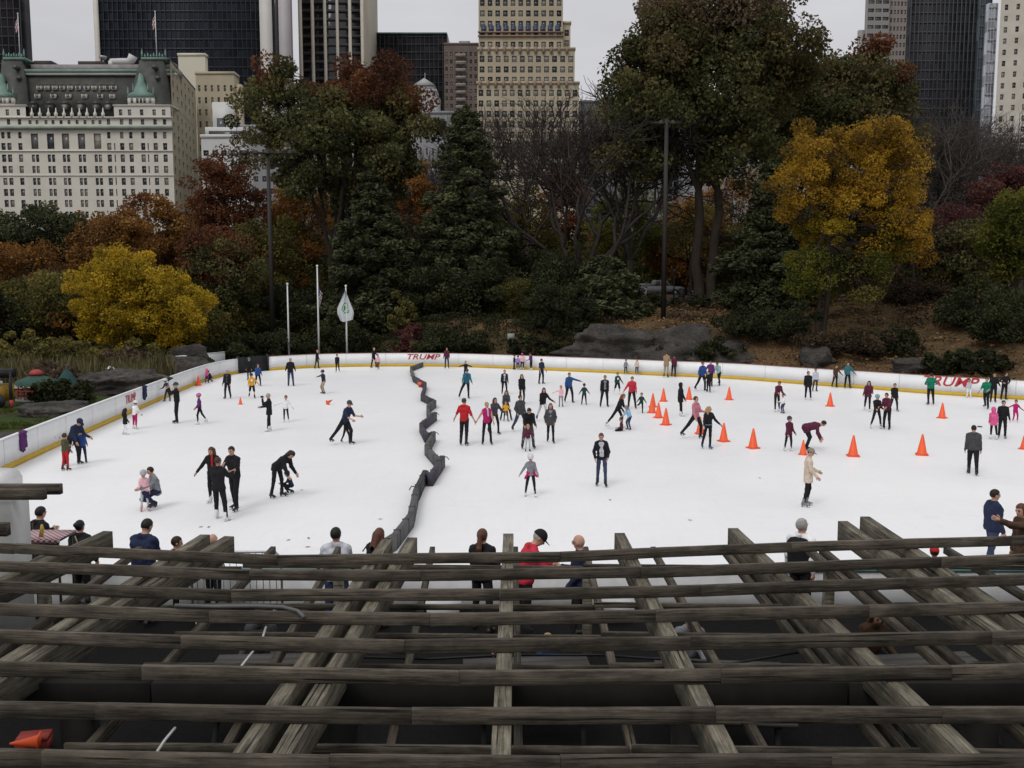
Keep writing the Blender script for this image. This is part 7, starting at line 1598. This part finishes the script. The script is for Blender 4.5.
# lower pergola beyond
PL = empty('low_pergola', (0, 9.5, .35), label='lower pergola of thin paired rafters seen through the large one', cat='pergola'); ZL = EYE-3.5
for x, x2 in ((-6.3, -6.1), (-5.15, -4.95), (-3.3, -3.3), (-2.4, -2.2), (-1.1, -.92), (.05, .05), (1.02, .92), (1.95, 1.95), (2.92, 2.9), (3.05, 3.05), (4.1, 4.1), (4.28, 4.28), (5.3, 5.3), (6.0, 6.0), (-7.4, -7.4), (7.2, 7.2)):
    piece(PL, 'rafter', (x2, 5.9, ZL), (x, 12.15, ZL), .07, .1, M_wood_board)
for yy in (11.04, 9.6, 8.75, 8.0, 6.5):
    for x0, x1 in ((-8, -3.4), (-3.4, .9), (.9, 4.2), (4.2, 8.2)): piece(PL, 'cross_board', (x0+.005, yy+random.uniform(-.04, .04), ZL+.095), (x1-.005, yy+random.uniform(-.04, .04), ZL+.062), .036, .06, M_wood_board)
for x in (-6.2, -2.3, 1.0, 4.2, 7.3):
    for yy in (6.4, 11.6): mb = MB(); mb.box(-.06, .06, -.06, .06, 0, ZL-.35-.143); mb.build('post', M_wood, PL, (x, yy-9.5, 0))
# conduit lying on the boards
pts = [G(px, py, ZB+.03) for px, py in ((175, 605.5), (215, 606.5), (255, 606), (283, 607), (298, 611), (304, 617))]
mb = MB(); mb.tube([tuple(p) for p in pts], .018, 6); tag(mb.build('conduit', mat('conduit_grey', (.09, .09, .09), .5, .1), smooth=True), 'grey conduit lying across the boards of the large pergola at left', 'conduit')
for a, b_, c_, lb in (((266, 627), (262, 640), (240, 668), 'thin white cable hanging under the left part of the pergola'), ((175, 728), (165, 740), (157, 752), 'thin white cable near the bottom left below the pergola')):
    mb = MB(); mb.tube([tuple(G(*p, ZL+.2)) for p in (a, b_, c_)], .012, 5); tag(mb.build('cable', M_whitewall, smooth=True), lb, 'cable')
mb = MB(); pts = [tuple(DY(px, py, 9.0)) for px, py in ((360, 657), (430, 659), (500, 655), (600, 655), (690, 661), (730, 664), (770, 657), (800, 652))]
mb.tube(pts, .014, 5); tag(mb.build('black_cable', M_black, smooth=True), 'sagging black cable strung below the large pergola', 'cable')
# ---------------------------------------------------------------- left pavilion
g = DY(0, 505, 13.3)
PV = empty('white_pavilion', (-7.95, 13.3, .35), label='white masonry pillar carrying two dark timbers at the left edge', cat='pavilion')
xr_ = float(DY(21, 520, 13.3)[0]); mb = MB(); mb.box(-1.2, xr_+7.95, -.25, .25, 0, float(DY(0, 498.5, 13.3)[2])-.35); mb.build('pillar', mat('painted_masonry', (.45, .46, .44), .7, .08, 2), PV)
for (pxe, pyt, yy, hh_) in ((61, 484, 13.0, .15), (45, 489, 12.6, .15)):
    e_ = DY(pxe, pyt, yy); piece(PV, 'timber', (e_[0]-3.5, yy, e_[2]), (e_[0], yy, e_[2]), .1, hh_, M_wood_board)
e_ = DY(8, 523, 11.0); piece(PV, 'timber', (e_[0]-2.5, 11.0, e_[2]), (e_[0], 11.0, e_[2]), .1, .16, M_wood_board)
g = DY(22, 468, 19.2); T = empty('ticket_booth', (g[0]-1.2, 18.6, 0), label='white booth top with rounded corner rising at the left edge', cat='booth')
zt = g[2]; mb = MB(); V = []
mb.prism([(-1.3, 0), (1.2, 0), (1.2, zt-.18), (1.14, zt-.06), (1.02, zt), (-1.3, zt+.08)], -.6, .6); mb.build('shell', mat('booth_white', (.66, .66, .66), .5, .06), T); mb = MB(); mb.box(-.5, .3, -.62, -.601, .9, 1.4); mb.build('window', M_win, T)
# table with checked cloth
g = DY(46, 535, 14.2); T = empty('table', (g[0], 14.2, .35), label='small high table beside the white pillar', cat='table'); zt = g[2]-.35
mb = MB(); mb.box(-.36, .36, -.28, .28, zt-.03, zt); mb.build('tabletop', M_dark, T)
for sx in (-1, 1):
    for sy in (-1, 1): mb = MB(); mb.tube([(sx*.3, sy*.22, 0), (sx*.3, sy*.22, zt-.03)], .02, 6); mb.build('leg', M_dark, T)
m, nt_, bs = nodes('checked_cloth'); ck = nt_.nodes.new('ShaderNodeTexChecker'); tcn = nt_.nodes.new('ShaderNodeTexCoord'); ck.inputs['Scale'].default_value = 22; ck.inputs[1].default_value = (.5, .5, .5, 1); ck.inputs[2].default_value = (.35, .05, .07, 1)
nt_.links.new(tcn.outputs['Object'], ck.inputs[0]); nt_.links.new(ck.outputs[0], bs.inputs['Base Color'])
mb = MB(); mb.box(-.36, .36, -.28, .28, zt+.002, zt+.012); mb.box(-.362, .362, -.286, -.2805, zt-.06, zt+.012); tag(mb.build('tablecloth', m, loc=(g[0], 14.2, .35)), 'red and white checked cloth on the small high table', 'tablecloth')
mb = MB(); mb.tube([(0, 0, 0), (.02, 0, .12), (.02, 0, .2)], [.035, .035, .015], 8); tag(mb.build('bottle', mat('mustard', (.5, .33, .08), .4, 0), loc=(g[0]+.0, 14.05, .35+zt+.013), smooth=True), 'mustard coloured bottle standing on the checked cloth', 'bottle')
# crowd barrier
g = DY(232, 552, 14.4); T = empty('crowd_barrier', (g[0], 14.6, .35), label='grey steel crowd barrier with a rounded corner on the deck at left', cat='crowd barrier'); zt = 1.15
mb = MB(); mb.tube([(-.75, 0, .15), (-.75, 0, zt-.1), (-.66, 0, zt), (.66, 0, zt), (.75, 0, zt-.1), (.75, 0, .15)], .02, 6); mb.tube([(-.75, 0, .2), (.75, 0, .2)], .016, 6); mb.build('frame', M_metal, T)
for k in range(13): mb = MB(); x = -.66+k*.11; mb.tube([(x, 0, .2), (x, 0, zt)], .008, 5); mb.build('bar', M_metal, T)
for sx in (-.6, .6): mb = MB(); mb.tube([(sx, -.3, .02), (sx, 0, .15), (sx, .3, .02)], .015, 5); mb.build('foot', M_metal, T)
# ---------------------------------------------------------------- picnic tables and people in the shade
M_tbl = mat('table_plastic', (.07, .065, .06), .6, .1)
def ptable(label, x, y, rz):
    T = empty('picnic_table', (x, y, .351), rz, label, 'picnic table', 'picnic tables under the pergola')
    mb = MB()
    for k in range(4): mb.box(-.8, .8, -.36+k*.185, -.19+k*.185, .70, .74)
    mb.build('tabletop', M_tbl, T)
    for s_ in (-1, 1): mb = MB(); mb.box(-.8, .8, s_*.62-.13, s_*.62+.13, .41, .45); mb.build('bench', M_tbl, T)
    for sx in (-.6, .6):
        mb = MB(); mb.beam((sx, -.72, .02), (sx, -.2, .69), .06, .04); mb.beam((sx, .72, .02), (sx, .2, .69), .06, .04); mb.beam((sx, -.72, .39), (sx, .72, .39), .05, .04); mb.build('leg_frame', M_dark, T)
    return T
ptable('picnic table in the shade at the bottom centre', .2, 10.9, .1); ptable('picnic table in the shade right of centre', 2.6, 10.8, -.1); ptable('picnic table in the shade at the lower left', -3.0, 11.0, .05); ptable('picnic table in the shade at the lower right', 5.2, 11.0, .1)
SG2 = 'people sitting in the shade under the pergola'
for lb, x, y, f, t_, l_, h_, lg in (('seated person in a charcoal top under the pergola left of centre', -3.4, 11.6, 0, 'dkgrey', 'black', 'brown', False), ('seated person in black with blue jeans at the centre table', .0, 11.5, 0, 'black', 'jeans', 'dkbrown', True), ('seated child in blue at the centre table', .55, 11.5, 10, 'blue', 'jeans', 'blond', False), ('seated person in grey at the table right of centre', 2.4, 11.4, 0, 'grey', 'black', 'black', False), ('seated person in brown at the lower right table', 5.0, 11.6, 0, 'brown', 'black', 'auburn', True)):
    person(lb, 0, 0, 1.66 if 'child' not in lb else 1.2, face=f, top=t_, legs=l_, hair=h_, pose='sit', arms=('fwdlow', 'fwdlow'), lean=.2, hd=.2, shoe='shoe', at=(x, y), z=.351, group=SG2, long=lg, h=.02)
# orange cone lying on the deck and a few loose things
g = G(30, 746, .5); c = copy_thing(cone0, g+np.array((.12, 0, 0)), .4, .45, 'orange cone lying on its side in the shade at the lower left', 'orange cones on the deck'); c.rotation_euler = (R(88), 0, R(-75)); c.location.z = .56
g2 = G(33, 727, .65); T = empty('cool_box', (g2[0], g2[1], .351), .2, 'red cool box in the shade behind the fallen cone at lower left', 'cool box'); mb = MB(); mb.prism([(-.3, 0), (.3, 0), (.33, .3), (-.33, .3)], -.2, .2); mb.build('box', M_cr, T); mb = MB(); mb.prism([(-.34, .301), (.34, .301), (.31, .37), (-.31, .37)], -.21, .21); mb.build('lid', M_cr, T); T.scale = (.55, .55, .55)
M_lt = mat('pale_plastic', (.45, .45, .46), .5, .1)
for lb, px, py, zz in (('pale grey crate on the deck below the spectator in a red sweater', 612, 607, .35), ('white box on the deck near the long haired spectators', 446, 590, .6)):
    g = G(px, py, zz); T = empty('crate', (g[0], min(g[1], 14.6), .351), .1, lb, 'crate'); mb = MB(); mb.prism([(-.25, 0), (.25, 0), (.28, .3), (-.28, .3)], -.18, .18); mb.build('box', M_lt, T); mb = MB(); mb.box(-.3, .3, -.2, .2, .302, .33); mb.build('rim', M_lt, T)
